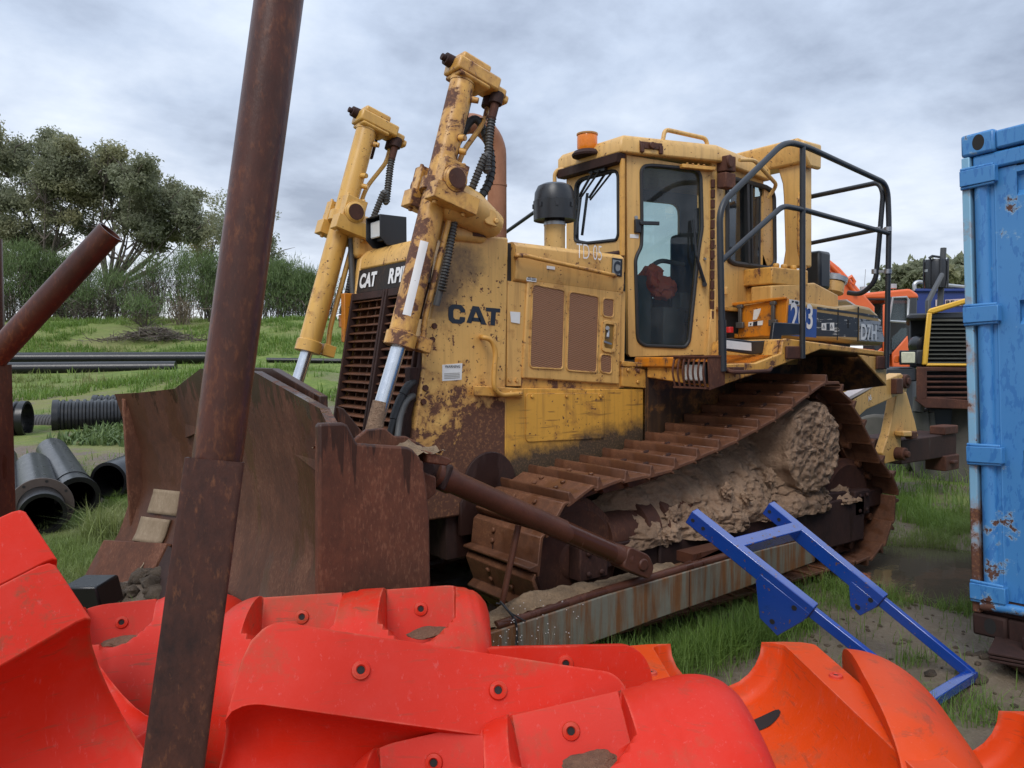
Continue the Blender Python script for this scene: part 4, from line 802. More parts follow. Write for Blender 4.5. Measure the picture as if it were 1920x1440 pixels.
# --- deck, step and fender
YD = 1.2
m = MB()
fas = [(1340, 727), (1343, 683), (1417, 680.5), (1465, 662.5), (1468, 636), (1475, 634.5), (1658, 659), (1658, 668), (1540, 655), (1446, 692)]
m.prism([S(u, v, YD) for u, v in fas], (0, -.03, 0))
p0, p1 = S(1340, 727, YD), S(1343, 683, YD)
m.prism([(p0.x, YD-.03, p0.z), (p1.x, YD-.03, p1.z), (p1.x+.02, .60, p1.z), (p1.x+.02, .60, p1.z-.10)], (-.03, 0, 0))
dk = m.build('deck', M['yellow_deck'], dz, .008)
m = MB(); a_, b_, c_ = S(1345, 683, YD), S(1417, 680.5, YD), S(1464, 663, YD)
m.add([(a_.x, YD-.02, a_.z-.012), (b_.x, YD-.02, b_.z-.012), (b_.x, .5, b_.z-.012), (a_.x, .5, a_.z-.012)], [(0, 1, 2, 3)])
for k in range(15): y = .55+k*.044; m.beam((a_.x-.02, y, a_.z-.006), (b_.x, y, b_.z-.006), .010, .014)
for k in range(12): x = a_.x-.03-k*(a_.x-b_.x-.04)/11; m.beam((x, .53, a_.z-.004), (x, YD-.05, a_.z-.004), .010, .012)
for k in range(6): x = b_.x-k*(b_.x-c_.x)/6; z = b_.z+(c_.z-b_.z)*k/6; m.beam((x, .6, z-.006), (x, YD-.05, z-.006), .05, .014)
par(m.build('tread_grating', M['orange_rusty'], None, 0, 0), dk)
m = MB(); r0, r1, r2 = S(1462, 664, YD), S(1468, 637, YD), S(1477, 636, YD); m.prism([(r0.x, .58, r0.z-.03), (r1.x, .58, r1.z-.004), (r2.x-.03, .58, r2.z-.004), (r2.x-.03, .58, r2.z-.09), (r0.x-.02, .58, r0.z-.06)], (0, YD-.612, 0)); m.build('deck_riser', M['yellow_deck'], dz, .004)
m = MB(); e0, e1 = S(1475, 634.5, YD), S(1658, 659, YD)
m.hexa([(e0.x, .58, e0.z-.03), (e1.x, .58, e1.z-.03), (e1.x, YD-.031, e1.z-.03), (e0.x, YD-.031, e0.z-.03), (e0.x, .58, e0.z-.004), (e1.x, .58, e1.z-.004), (e1.x, YD-.031, e1.z-.004), (e0.x, YD-.031, e0.z-.004)])
g0 = S(1610, 664, YD); m.prism([S(1610, 665, YD-.002), S(1662, 671, YD-.002), S(1662.5, 723, YD-.002)], (0, -.02, 0)); m.build('fender', M['yellow'], dz, .006); m = MB(); m.prism([S(1659, 668, YD-.03), S(1660, 723, YD-.03), V((e1.x+.0, .58, e1.z-.38)), V((e1.x+.0, .58, e1.z-.03))], (-.015, 0, 0)); m.prism([S(1608, 666.5, YD-.024), S(1660, 672, YD-.024), S(1660.5, 722, YD-.024)], (0, -.006, 0)); m.hexa([(e0.x, .58, e0.z-.045), (e1.x, .58, e1.z-.045), (e1.x, YD-.034, e1.z-.045), (e0.x, YD-.034, e0.z-.045), (e0.x, .58, e0.z-.032), (e1.x, .58, e1.z-.032), (e1.x, YD-.034, e1.z-.032), (e0.x, YD-.034, e0.z-.032)]); m.build('fender_underside', m_paint('dark_fender_underside', (.045, .026, .016), .7, .6, seed=5), dz)  # dark brown sheets behind and below the yellow fender
m = MB(); m.prism([(-.66, .6, .8), (-.66, .6, 1.58), (S(1462, 664, YD).x, .6, 1.60), (e0.x, .6, e0.z-.035), (-2.80, .6, e1.z-.04), (-2.80, .6, .8)], (0, -.03, 0)); m.bx(-2.9, -2.0, -.8, .84, e1.z-.002, e1.z+.12); m.build('fender_liner', m_paint('dark_liner', (.045, .026, .016), .7, .6, seed=3), dz)  # dark brown plate, plus a dark box filling the gap under the tank
m = MB(); 
for u0, v0, u1, v1 in ((1471, 649, 1503, 673), (1641, 668, 1659, 692)): a2, b2 = S(u0, v0, YD), S(u1, v1, YD); m.bx(b2.x, a2.x, YD+.0, YD+.022, b2.z, a2.z)
m.build('rail_socket', M['rust'], dz, .008)
m = MB(); m.tube(bend([S(1362, 692, YD), S(1370, 697, YD+.07), S(1385, 698, YD+.08), S(1442, 695.5, YD+.08), S(1446, 690, YD)], .04), .014, 8); m.obox(S(1378, 694, YD+.03), (1, 0, 0), (0, 1, 0), (0, 0, 1), .12, .06, .04); m.build('step_rail', M['rust'], dz, .004)
tx = text('210', S(1347, 709, YD+.002), (-1, 0, 0), (0, 0, 1), .035, M['whitepaint'], 'lettering', dz, -.01, .9)
# caged work lamp under the front corner of the deck
lp0 = PX(1302, 698, -.60); m = MB(); m.bx(lp0.x-.10, lp0.x-.005, lp0.y-.10, lp0.y+.09, lp0.z-.075, lp0.z+.07); cl = m.build('deck_lamp', M['black'], dz, .015)
m = MB(); m.bx(lp0.x-.01, lp0.x+.012, lp0.y-.08, lp0.y+.07, lp0.z-.058, lp0.z+.052); par(m.build('lens', M['lampglass'], None, .012), cl)
m = MB()
for k in range(7): y = lp0.y-.13+k*.043; m.tube(bend([(lp0.x-.06, y, lp0.z+.10), (lp0.x+.05, y, lp0.z+.095), (lp0.x+.07, y, lp0.z+.0), (lp0.x+.04, y, lp0.z-.10)], .03), .0075, 6)
for z in (.095, -.10): m.beam((lp0.x+.04, lp0.y-.14, lp0.z+z), (lp0.x+.04, lp0.y+.14, lp0.z+z), .02, .012)
m.prism([(lp0.x-.12, lp0.y-.15, lp0.z+.10), (lp0.x+.06, lp0.y-.15, lp0.z+.10), (lp0.x+.06, lp0.y+.16, lp0.z+.10), (lp0.x-.12, lp0.y+.16, lp0.z+.10)], (0, 0, .012))
m.prism([(lp0.x-.12, lp0.y+.145, lp0.z+.10), (lp0.x+.05, lp0.y+.145, lp0.z+.10), (lp0.x+.03, lp0.y+.145, lp0.z-.11), (lp0.x-.12, lp0.y+.145, lp0.z-.08)], (0, .01, 0))
par(m.build('lamp_cage', M['rust'], None), cl)
m = MB(); m.bx(lp0.x-.45, lp0.x-.02, .5, lp0.y-.13, lp0.z+.03, lp0.z+.10); m.build('deck_support', M['orange_rusty'], dz, .01)
# --- tool box, number panel and fuel tank
YT = .93; xt = S(1477, 600, YT).x
m = MB(); K = lambda u, v: PX(u, v, xt+.07)
m.prism([K(1387, 574), K(1477, 559), K(1472, 628), K(1383, 634)], (-.02, 0, 0)); m.prism([K(1352, 571), K(1477, 556), K(1477, 561), K(1352, 577)], (.03, 0, 0)); m.prism([K(1352, 626), K(1383, 626), K(1383, 634), K(1352, 634)], (-.02, 0, 0))
tb = m.build('tool_box', M['orange_rusty'], dz, .006)
m = MB(); m.prism([SPp(1357, 577, .002), SPp(1390, 573, .002), SPp(1388, 632, .002), SPp(1358, 634, .002)], sn*.004); m.build('painted_recess', M['dark'], dz, 0, 0)  # flat black patch imitating the shade of an opening; no hollow behind it
m = MB(); m.cyl(SPp(1368, 624, .05), SPp(1368, 613, .05), .03); par(m.build('extinguisher', m_plain('red_paint', (.5, .02, .02), .35), None, .004), tb)
for u, v in ((1392, 575), (1454, 569)): m = MB(); q = K(u, v)+V((.028, 0, 0)); m.obox(q+V((0, 0, -.06)), (1, 0, 0), (0, 1, 0), (0, 0, 1), .025, .03, .15); m.obox(q+V((0, 0, -.15)), (1, 0, 0), (0, 1, 0), (0, 0, 1), .03, .07, .05); m.obox(q+V((.0, 0, .0)), (1, 0, 0), (0, 1, 0), (0, 0, 1), .03, .05, .03); par(m.build('latch', M['latch_grey'], None, .006), tb)
m = MB(); m.prism([K(1414, 581), K(1427, 578), K(1425, 587), K(1419, 599), K(1412, 600)], (.004, 0, 0)); m.prism([K(1404, 604), K(1431, 601), K(1430, 609.5), K(1403.5, 612)], (.004, 0, 0)); par(m.build('sticker', M['white'], None, 0, 0), tb)
m = MB(); m.prism([K(1413, 603.2), K(1421, 602.3), K(1420.6, 610.3), K(1412.6, 611.2)], (.006, 0, 0)); m.tube([K(1407.5, 607.5)+V((.006, 0, 0)), K(1409.5, 607.5)+V((.006, 0, 0))], .006, 8); par(m.build('small_print', M['navy'], None, 0, 0), tb)
tk = [(1478, 560), (1573, 576), (1610, 571), (1633, 576), (1648, 590), (1660, 640), (1655, 648), (1608, 645), (1570, 640), (1470, 634)]
m = MB(); Q = [S(u, v, YT) for u, v in tk]; m.prism([mirror(p) for p in Q], (0, .45, 0)); m.build('fuel_tank', M['yellow'], dz, .03); m = MB(); m.prism(Q, (0, -.45, 0))
ft = m.build('fuel_tank', m_paint('worn_tank_paint', (.44, .27, .085), .25, .45, seed=15, streak=.3), dz, .03)
m = MB(); hd = [S(u, v, .72) for u, v in ((1447, 535), (1528, 530), (1572, 553), (1574, 600), (1447, 600))]; m.prism(hd, (0, -.2, 0)); hx = [V((p.x, 0, p.z)) for p in hd]
m.hexa([(hd[2].x, -.6, 1.75), (-3.05, -.6, 1.75), (-3.05, .6, 1.75), (hd[2].x, .6, 1.75), (hd[1].x, -.6, 2.26), (-2.95, -.6, 2.02), (-2.95, .6, 2.02), (hd[1].x, .6, 2.26)])
m.build('tank_hood', M['yellow'], dz, .012)
m = MB(); wf0 = S(1600, 560, .45); m.hexa([(wf0.x+.2, -.5, 2.18), (wf0.x-.42, -.5, 2.0), (wf0.x-.42, .5, 2.0), (wf0.x+.2, .5, 2.18), (wf0.x+.2, -.5, 2.20), (wf0.x-.42, -.5, 2.02), (wf0.x-.42, .5, 2.02), (wf0.x+.2, .5, 2.20)]); m.build('sheen_cover', m_plain('pale_sheen_panel', (.55, .50, .46), .18), dz, .004)  # pale colour paints the sky sheen on the wet cover plate
kc = S(1560, 525, .45); m = MB(); m.lathe(kc+V((.0, 0, -.12)), (-.25, 0, 1), [(0, .10), (.10, .10)], 24); m.build('filler_neck', M['yellow'], dz)
m = MB(); m.lathe(kc+V((-.03, 0, -.02)), (-.25, 0, 1), [(0, .115), (.045, .12), (.05, .10), (.06, .03)], 24); m.obox(kc+V((-.04, 0, .05)), (1, 0, 0), (0, 1, 0), (0, 0, 1), .16, .03, .03); m.build('filler_cap', M['galv'], dz)
m = MB(); q = S(1528, 485, .5); m.bx(q.x-.10, q.x+.08, .38, .60, q.z-.28, q.z+.06); m.build('rear_lamp', M['black'], dz, .03)
m = MB(); q = S(1545, 530, .45); m.bx(q.x-.12, q.x+.10, .3, .45, q.z-.05, q.z+.12); m.build('muffler_bracket', M['rust'], dz, .02)
TS = lambda u, v: S(u, v, YT)
dcl = lambda pts, mat, nm, th=.0025, y=YT: (lambda m: (m.prism([S(u, v, y) for u, v in pts], (0, th, 0)), m.build(nm, M[mat] if isinstance(mat, str) else mat, ft, 0, 0))[1])(MB())
dcl([(1478.5, 572), (1531, 580), (1530, 633), (1476, 629)], 'decalblue', 'number_panel')
worn = m_paint('worn_black_band', (.020, .022, .028), .1, .25, seed=9, streak=.1)
def m_scuffed(name, base, sc2, amt):
    t = NT(name); a = t.noise(1, 6, .7, t.map((7, 7, 55), (2, 0, 1), (0, .12, 0))); b = t.noise(12, 5, .7); k = t.math('ADD', t.math('MULTIPLY', a, .7), t.math('MULTIPLY', b, .3))
    return t.out(t.mix(t.step(k, .62-amt*.2, .65-amt*.2), base, sc2), .5)
sc1 = m_scuffed('scuffed_black_band', (.022, .026, .034), (.46, .44, .40), .25); sc2 = m_scuffed('scuffed_silver_band', (.32, .33, .34), (.02, .024, .03), .45)
dcl([(1532, 585), (1607.5, 596), (1607, 632), (1530, 630)], sc1, 'black_band'); dcl([(1532, 575), (1608, 586), (1608, 590), (1532, 580)], sc1, 'black_line')
dcl([(1611, 597), (1650, 603), (1659, 641), (1611, 639)], sc2, 'silver_band'); dcl([(1611, 586), (1646, 592), (1647, 597), (1611, 591)], sc1, 'black_line')
text('203', S(1481, 613, YT+.004), (-1, 0, -.02), (0, 0, 1), .195, M['whitepaint'], 'lettering', ft, .02, .78)
text('D7H', S(1613, 636, YT+.004), (-1, 0, -.02), (0, 0, 1), .135, M['white'], 'lettering', ft, .025, .72)
dcl([(1480, 561), (1498, 564), (1498, 572), (1480, 570)], 'white', 'sticker', .003); dcl([(1484, 563.5), (1488, 564), (1488, 569.5), (1484, 569)], 'navy', 'small_print', .004); dcl([(1490, 564.5), (1496.5, 565.5), (1496.5, 571), (1490, 570)], 'navy', 'small_print', .004)
st = dcl([(1540, 606), (1563.5, 605), (1563.5, 620), (1540, 619)], 'white', 'sticker', .004); tri_sign((1544.5, 613), YT+.0045, .022, st); tri_sign((1559, 613), YT+.0045, .022, st); dcl([(1548.5, 606.5), (1555, 606), (1555, 619), (1548.5, 619)], 'navy', 'small_print', .005)
dcl([(1588, 599), (1591, 600), (1591, 616), (1588, 615)], 'dark', 'slot', .003); dcl([(1608.2, 575), (1610.2, 575), (1609.2, 640), (1607.2, 640)], 'dark', 'panel_gap', .003); dcl([(1570.5, 578), (1571.8, 578), (1570.3, 638), (1569, 638)], 'dark', 'panel_gap', .003)
# black board with white reflector and angled black guard in front of the tool box
m = MB(); YB = 1.05
m.prism([S(u, v, YB) for u, v in ((1354, 633), (1412, 639), (1448, 638), (1452, 604), (1505, 607), (1505, 628), (1466, 630), (1461, 659), (1412, 665), (1357, 657))], (0, -.03, 0)); bg = m.build('black_guard', M['black'], dz, .006)
m = MB(); m.prism([S(u, v, YB) for u, v in ((1359, 637.5), (1408, 643), (1408.5, 658), (1360, 653))], (0, .003, 0)); par(m.build('reflector', M['white'], None, 0, 0), bg)
# --- handrails
T_ = lambda pts, r=.05: bend(pts, r, 6)
yr = YD+.025
m = MB()
m.tube(T_([S(1355, 692, yr), S(1349, 385, yr), S(1472, 265, yr), S(1510, 274, yr), S(1664, 345, yr), S(1667, 420, yr), S(1662, 690, yr)], .12), .0215, 12)
m.tube(T_([S(1352, 490, yr), S(1468, 386, yr), S(1505, 393, yr), S(1665, 437, yr)], .06), .0195, 12); m.tube([S(1505, 274, yr), S(1504.5, 672, yr)], .021, 12)
m.tube([S(1354, 600, yr), S(1355, 696, yr)], .026, 12)
m.build('handrail', M['black_tube'], dz)
xr = S(1652, 400, 1.17).x; XR = lambda u, v: PX(u, v, xr)
m = MB(); m.tube(T_([XR(1500, 373), XR(1648, 342), XR(1656, 362), XR(1642, 528), XR(1615, 552), XR(1590, 549)], .10), .0205, 12); m.tube([XR(1500, 460), XR(1648, 430)], .018, 12); m.tube([XR(930, 448), XR(1000, 400)], .02, 10) if False else None
m.build('rear_handrail', M['black_tube'], dz)
m = MB(); q = PX(975, 420, -2.0); m.tube([PX(925, 452, -1.6), PX(1010, 392, -1.6)], .02, 10); m.build('far_handrail', M['black_tube'], dz)
m = MB()
for v in (430, 509): a2, b2 = S(1665, v, yr), XR(1648-(v-430)*.09, v); m.lathe(a2-V((0, 0, .018)), (0, 0, 1), [(0, .022), (0, .029), (.036, .029), (.036, .022)], 14); m.lathe(b2-V((0, 0, .018)), (0, 0, 1), [(0, .021), (0, .028), (.036, .028), (.036, .021)], 14); m.beam(a2, b2, .02, .02)
m.build('rail_clamp', M['steel'], dz)
# --- track: shoes along the real run (front idler, sagging top run, raised sprocket, rear idler)
PITCH = .2159
tip = [(.65, .941)]
for a in (15.239, 5.159, 2.657, 8.1, 11.865, 11.108, 14.949, 15.346, 17.227, 21.63, 22.077): tip.append((tip[-1][0]-PITCH*math.cos(math.radians(a)), tip[-1][1]+PITCH*math.sin(math.radians(a))))
GH = .066
def path_pts():
    P = []
    for i, (x, z) in enumerate(tip):
        a, b = tip[max(0, i-1)], tip[min(len(tip)-1, i+1)]; tx, tz = b[0]-a[0], b[1]-a[1]; l = math.hypot(tx, tz); nx, nz = tz/l, -tx/l
        if nz < 0: nx, nz = -nx, -nz
        P.append((x-nx*GH, z-nz*GH))
    c2, r2 = (-1.80, 1.02), .455
    P += [(c2[0]+r2*math.cos(t), c2[1]+r2*math.sin(t)) for t in np.radians(np.linspace(72, 158, 7))] if False else [(-1.83, 1.475), (-2.00, 1.43), (-2.16, 1.33), (-2.31, 1.19), (-2.46, 1.02), (-2.60, .86)]
    c3, r3 = (-2.44, .50), .43
    P += [(c3[0]+r3*math.cos(t), c3[1]+r3*math.sin(t)) for t in np.radians(np.linspace(155, 270, 9))]
    c1, r1 = (.46, .49), .42
    P += [(c1[0]+r1*math.cos(t), c1[1]+r1*math.sin(t)) for t in np.radians(np.linspace(-90, 62, 12))]
    return np.array(P)
pp = path_pts(); seg = np.r_[0, np.cumsum(np.hypot(*np.diff(np.r_[pp, pp[:1]], axis=0).T))]; TL = seg[-1]
NS = round(TL/PITCH); pit = TL/NS
def on_path(s):
    s %= TL; i = min(np.searchsorted(seg, s, 'right')-1, len(pp)-1); f = (s-seg[i])/(seg[i+1]-seg[i]); a, b = pp[i], pp[(i+1) % len(pp)]; return a*(1-f)+b*f
YI, YO = .624, 1.27
def shoe_mesh(w):
    m = MB()
    prof = [(-.105, -.010), (.088, -.010), (.112, -.028), (.120, -.018), (.094, .012), (-.052, .012), (-.062, .05), (-.066, .066), (-.080, .066), (-.088, .05), (-.094, .012), (-.118, .004), (-.114, -.008)]
    # profile along the run (t) and outwards (n); the shoe spans the track width (y)
    m.prism([(t, -w/2, n) for t, n in prof], (0, w, 0))
    for y in (-.10, .10):
        for t in (.0, .06): m.tube([(t, y, .012), (t, y, .028)], .017, 6)
    for y in (-.10, .10): m.bx(-.105, .10, y-.022, y+.022, -.10, -.010)
    for y in (-.14, .14): m.cyl((-.105, y-.03, -.06), (-.105, y+.03, -.06), .03, None, 10)
    o = m.build('track_shoe', M['rust_track'], None, .004, seg=1); return o
s0 = shoe_mesh(YO-YI)
sand = None
def place_shoe(o, k, yc):
    a, b = on_path(k*pit-.10), on_path(k*pit+.10); p = on_path(k*pit); t = V((b[0]-a[0], 0, b[1]-a[1])).normalized(); n = V((t.z, 0, -t.x))
    if n.dot(V((p[0]+.95, 0, p[1]-.7))) < 0: n = -n
    y = n.cross(t); mt = Matrix(((-t.x, y.x, n.x, p[0]-t.x*0), (-t.y, y.y, n.y, yc), (-t.z, y.z, n.z, p[1]), (0, 0, 0, 1)))
    mt = Matrix(((t.x, 0, n.x, p[0]+t.x*.073), (0, 1, 0, yc), (t.z, 0, n.z, p[1]+t.z*.073), (0, 0, 0, 1)))
    o.matrix_basis = mt
for sg in (1, -1):
    ch = MB()
    for y in (.85, 1.045): ch.tube([(p[0], sg*y, p[1]-0) for p in [on_path(i*TL/90) for i in range(90)]], .02, 6, True)
    tr = ch.build('track', M['rust_dark'], dz)
    for k in range(NS):
        o = s0 if (k == 0 and sg == 1) else s0.copy()
        if o is not s0: sc.collection.objects.link(o)
        o.parent = tr; o.matrix_parent_inverse = Matrix.Identity(4); place_shoe(o, k, sg*(YI+YO)/2)
# track frame, idlers, rollers, recoil tube, final drive
for sg in (1, -1):
    m = MB(); m.prism([(.05, 0, .28), (.05, 0, .50), (-.5, 0, .56), (-1.9, 0, .62), (-2.5, 0, .60), (-2.5, 0, .22), (-1.9, 0, .18)], (0, .36, 0))
    m.v = [(p[0], (p[1]+.80)*sg, p[2]) for p in m.v]
    m.bx(-2.52, -1.55, sg*1.165, sg*1.20, .20, .56); m.bx(-.55, -.15, sg*1.165, sg*1.19, .26, .52)
    tf = m.build('track_frame', M['rust_dark'], dz, .012)
    m = MB(); m.lathe((-.75, sg*1.0, .58), (1, 0, 0), [(0, .17), (.42, .17), (.44, .19), (.50, .19), (.51, .155), (.56, .155), (.57, .185), (.68, .185), (.69, .14), (.95, .13)], 24); par(m.build('recoil_housing', M['rust'], None), tf)
    if sg > 0:
        m = MB(); m.lathe((-.235, sg*1.0, .58), (1, 0, 0), [(0, .156), (.045, .157)], 24); par(m.build('bright_ring', m_plain('worn_steel', (.28, .31, .33), .3, .6, .3, 10), None), tf)
    for cx, cz, r in ((.46, .49, .345), (-2.44, .50, .345)):
        m = MB(); m.lathe((cx, sg*.80, cz), (0, 1, 0), [(0, r-.05), (.02, r-.02), (.02, r), (.10, r), (.10, r+.03), (.20, r+.03), (.20, r), (.28, r), (.28, r-.02), (.30, r-.05), (.29, r-.10), (.285, .12), (.30, .10)], 36); m.build('idler', M['rust'], dz)
        m = MB(); m.bx(cx-.16, cx+.06, sg*1.10, sg*1.20, cz-.10, cz+.10); m.bx(cx-.45, cx-.16, sg*1.08, sg*1.15, cz-.07, cz+.07)
        for dx, dzz in ((-.1, .06), (0.0, .06), (-.1, -.06), (0.0, -.06)): bolt(m, (cx+dx, sg*1.20, cz+dzz), (0, sg, 0), .02, .02)
        m.build('idler_yoke', M['rust_dark'], dz, .012)
    for i in range(6):
        x = -1.95+i*.38; m = MB(); m.lathe((x, sg*.80, .20), (0, 1, 0), [(0, .09), (.02, .115), (.05, .115), (.05, .09), (.27, .09), (.27, .115), (.31, .115), (.33, .09), (.36, .05)], 20); m.build('roller', M['rust_dark'], dz)
    m = MB(); m.lathe((-1.80, sg*.62, 1.02), (0, sg, 0), [(0, .30), (.20, .30), (.20, .36), (.24, .36), (.24, .30), (.42, .29), (.44, .25)], 36); m.build('final_drive', M['rust_dark'], dz)
    m = MB(); n_ = 25; R0 = .37
    for i in range(n_):
        a = i*2*math.pi/n_; m.obox((-1.80+R0*math.cos(a), sg*.945, 1.02+R0*math.sin(a)), (math.cos(a), 0, math.sin(a)), (0, 1, 0), (-math.sin(a), 0, math.cos(a)), .08, .09, .05)
    m.lathe((-1.80, sg*.90, 1.02), (0, sg, 0), [(0, .35), (.09, .35)], 40); m.build('sprocket', M['rust_dark'], dz, .006)
# caked mud: on the final drive, down the flank and on the frame
def fr(p, o=4): return mnoise.fractal(V(p), .9, 2.1, o)
m = MB(); rows = []; cx, cz = -1.74, 1.0
ex_ = [(0.72, .36), (.90, .39), (1.0, .385), (1.10, .36), (1.18, .33), (1.235, .335), (1.25, .315), (1.255, .25), (1.26, .17), (1.26, .08), (1.26, .001)]
prof = []
for i in range(len(ex_)-1):
    for k in range(8): f = k/8; prof.append((ex_[i][0]*(1-f)+ex_[i+1][0]*f, ex_[i][1]*(1-f)+ex_[i+1][1]*f))
prof.append(ex_[-1])
for y, r in prof:
    row = []
    for j in range(145):
        a = j*2*math.pi/144; x, z = math.cos(a), math.sin(a); k = 1+.05*fr((x*2.5, y*3, z*2.5)); face = 1.0 if y > 1.2 else .35
        p = V((cx+x*r*k, y, cz+z*r*k)); p.y += face*.012*fr(p*9, 4)+face*.020*fr(p*24, 5)+face*.008*fr(p*55, 3) - (0.0); row.append(p)
    rows.append(row)
m.grid(rows); hubm = m.build('caked_mud', M['mud'], dz, 0, 75)
m = MB(); rows = []
topz = lambda x: float(np.interp(-x, [-.3, 0, .4, .9, 1.4, 1.75, 2.0], [.62, .83, .99, 1.08, 1.12, 1.02, .80]))
for i in range(250):
    x = .12-i*2.55/249; row = []; zt2 = topz(x); zb = .50+.05*fr((x*2, 4, 1)) if x > -2.0 else .52
    if x < -1.95: zt2 = .66+.06*fr((x*5, 0, 0))
    for j in range(84):
        f = j/83; z = zt2*(1-f)+zb*f; y = .93+.30*min(1, f*1.2)**.8
        n1 = fr((x*2.2, z*2.2, 3)); n2 = fr((x*8, z*8, 1), 5); n4 = fr((x*26, z*26, 4), 4); n3 = abs(fr((x*4.5, z*6, 8), 3))
        y += .07*n1+.034*n2+.016*n4-.06*max(0, .10-n3)*5
        if -.1 < x: y -= .08*(x+.1)/.2
        if x < -2.0: y -= .02
        row.append((x, min(y, 1.262), z))
    rows.append(row)
m.grid(rows); m.build('caked_mud', M['mud'], dz, 0, 75)
m = MB()
for i in range(14):
    x = random.uniform(-2.4, .1); z = random.uniform(.5, .66)+max(0, .2-abs(x+1.2)*.2); m.rock((x, 1.17+random.uniform(-.05, .05), z), random.uniform(.03, .08), random.uniform(.02, .05), random.uniform(.03, .06), i, 4, .6, 2.6)
tag(m.build('mud_clods', M['mud'], dz, 0, 70), kind='stuff')
# dry sand lying on some shoes
m = MB()
for k, yy, w in ((3, .9, .12), (3, 1.02, .1), (4, .95, .2), (5, .98, .08), (7, .88, .14), (8, .95, .14), (9, 1.0, .12), (9, .85, .1), (2, .98, .10)):
    q = on_path(k*pit+.05); nn = 26; rows = []
    q2 = on_path(k*pit+.08); tt = V((q2[0]-q[0], 0, q2[1]-q[1])).normalized(); nrm = V((-tt.z, 0, tt.x)); nrm = nrm if nrm.z > 0 else -nrm
    for i in range(9):
        row = []
        for j in range(nn):
            f, g = i/8-.5, j/(nn-1)-.5; e = (2*f)**2+(2*g)**2; h = .022*(1-e)+.012*fr((f*5+k, g*9, k*3)); row.append(V((q[0], yy, q[1]))+tt*f*.10+V((0, g*w*1.5, 0))+nrm*(h-.004))
        rows.append(row)
    m.grid(rows)
m.build('loose_sand', M['sand'], dz, 0, 70)
# --- blade
def bx_(y): return 2.10+max(0, abs(y)-1.28)*(.52 if y < 0 else .36)
def bcurve(z): return float(np.interp(z, [.05, .22, .40, .70, 1.0, 1.25, 1.45, 1.65], [.22, .07, -.03, -.125, -.115, -.055, .0, .04]))
def btop(y): y = abs(y); return float(np.interp(y, [0, .5, 1.28, 1.62, 1.85], [1.61, 1.61, 1.46, 1.425, 1.41]))
ys = sorted(set([round(-1.85+i*.05, 3) for i in range(73)]+[1.77, -1.28, 1.28, -.5, .5]))
m = MB(); fr_, bk = [], []
for y in ys:
    zs = np.linspace(.22, btop(y), 16); fr_.append([(bx_(y)+bcurve(z), y, z) for z in zs]); bk.append([(bx_(y)+bcurve(z)-.045, y, z) for z in zs])
nr, nc = len(fr_), 16
b0 = len(m.v); m.grid(fr_); m.grid(bk); off = nr*nc; fs = []
for i in range(nr-1): fs += [(i*nc, (i+1)*nc, off+(i+1)*nc, off+i*nc), (i*nc+nc-1, (i+1)*nc+nc-1, off+(i+1)*nc+nc-1, off+i*nc+nc-1)]
for j in range(nc-1): fs += [(j, j+1, off+j+1, off+j), ((nr-1)*nc+j, (nr-1)*nc+j+1, off+(nr-1)*nc+j+1, off+(nr-1)*nc+j)]
m.f += fs
bl = m.build('blade', M['rust_blade'], dz, 0, 28)
m = MB()
for y0, y1 in ((-1.28, -.5), (-.5, .5), (.5, 1.12)):
    m.hexa([(bx_(y0)-.105, y0, btop(y0)-.35), (bx_(y0)-.065, y0, btop(y0)-.35), (bx_(y1)-.065, y1, btop(y1)-.35), (bx_(y1)-.105, y1, btop(y1)-.35), (bx_(y0)-.105, y0, btop(y0)+.014), (bx_(y0)-.065, y0, btop(y0)+.014), (bx_(y1)-.065, y1, btop(y1)+.014), (bx_(y1)-.105, y1, btop(y1)+.014)])
m.build('blade_back_plate', M['rust_blade'], dz, .004)
m = MB()   # cutting edge and end bits
for y0, y1 in ((-1.30, -.01), (.01, 1.30)): m.hexa([(2.26, y0, .10), (2.30, y0, .08), (2.30, y1, .08), (2.26, y1, .10), (2.13, y0, .34), (2.16, y0, .36), (2.16, y1, .36), (2.13, y1, .34)])
par(m.build('cutting_edge', M['rust_dark'], None, .005), bl)
for sg in (1, -1):
    m = MB(); P4 = [(bx_(1.32)+.20, 1.32, .06), (bx_(1.32)+.22, 1.32, .05), (bx_(sg*1.9)+.20, 1.9 if sg < 0 else 1.77, .05), (bx_(sg*1.9)+.18, 1.9 if sg < 0 else 1.77, .06), (bx_(1.32)+.01, 1.32, .36), (bx_(1.32)+.05, 1.32, .37), (bx_(sg*1.9)+.05, 1.9 if sg < 0 else 1.77, .33), (bx_(sg*1.9)+.01, 1.9 if sg < 0 else 1.77, .32)]
    m.hexa([(x, y*sg, z) for x, y, z in P4]); eb = m.build('end_bit', M['rust_plate'], None, .008); par(eb, bl)
    m = MB()
    for y in (1.45, 1.62, 1.8): x = bx_(y)+.145; m.lathe((x, y*sg, .21), (.8, 0, .6), [(0, .035), (.004, .03), (-.006, .012)], 14)
    par(m.build('bolt_hole', M['wearplate'], None), eb)
def wear(zc, yc, w, h):
    n = V((1, 0, 0)); rows = []
    for z in np.linspace(zc-h/2, zc+h/2, 8): rows.append([(bx_(y)+bcurve(z)+.014, y, z) for y in np.linspace(yc-w/2, yc+w/2, 6)])
    m = MB(); m.grid(rows); o = m.build('wear_plate', M['wearplate'], None, 0, 30); s_ = o.modifiers.new('s', 'SOLIDIFY'); s_.thickness = .02; s_.offset = 0; par(o, bl)
wear(.63, -1.50, .26, .17); wear(.43, -1.54, .26, .17)
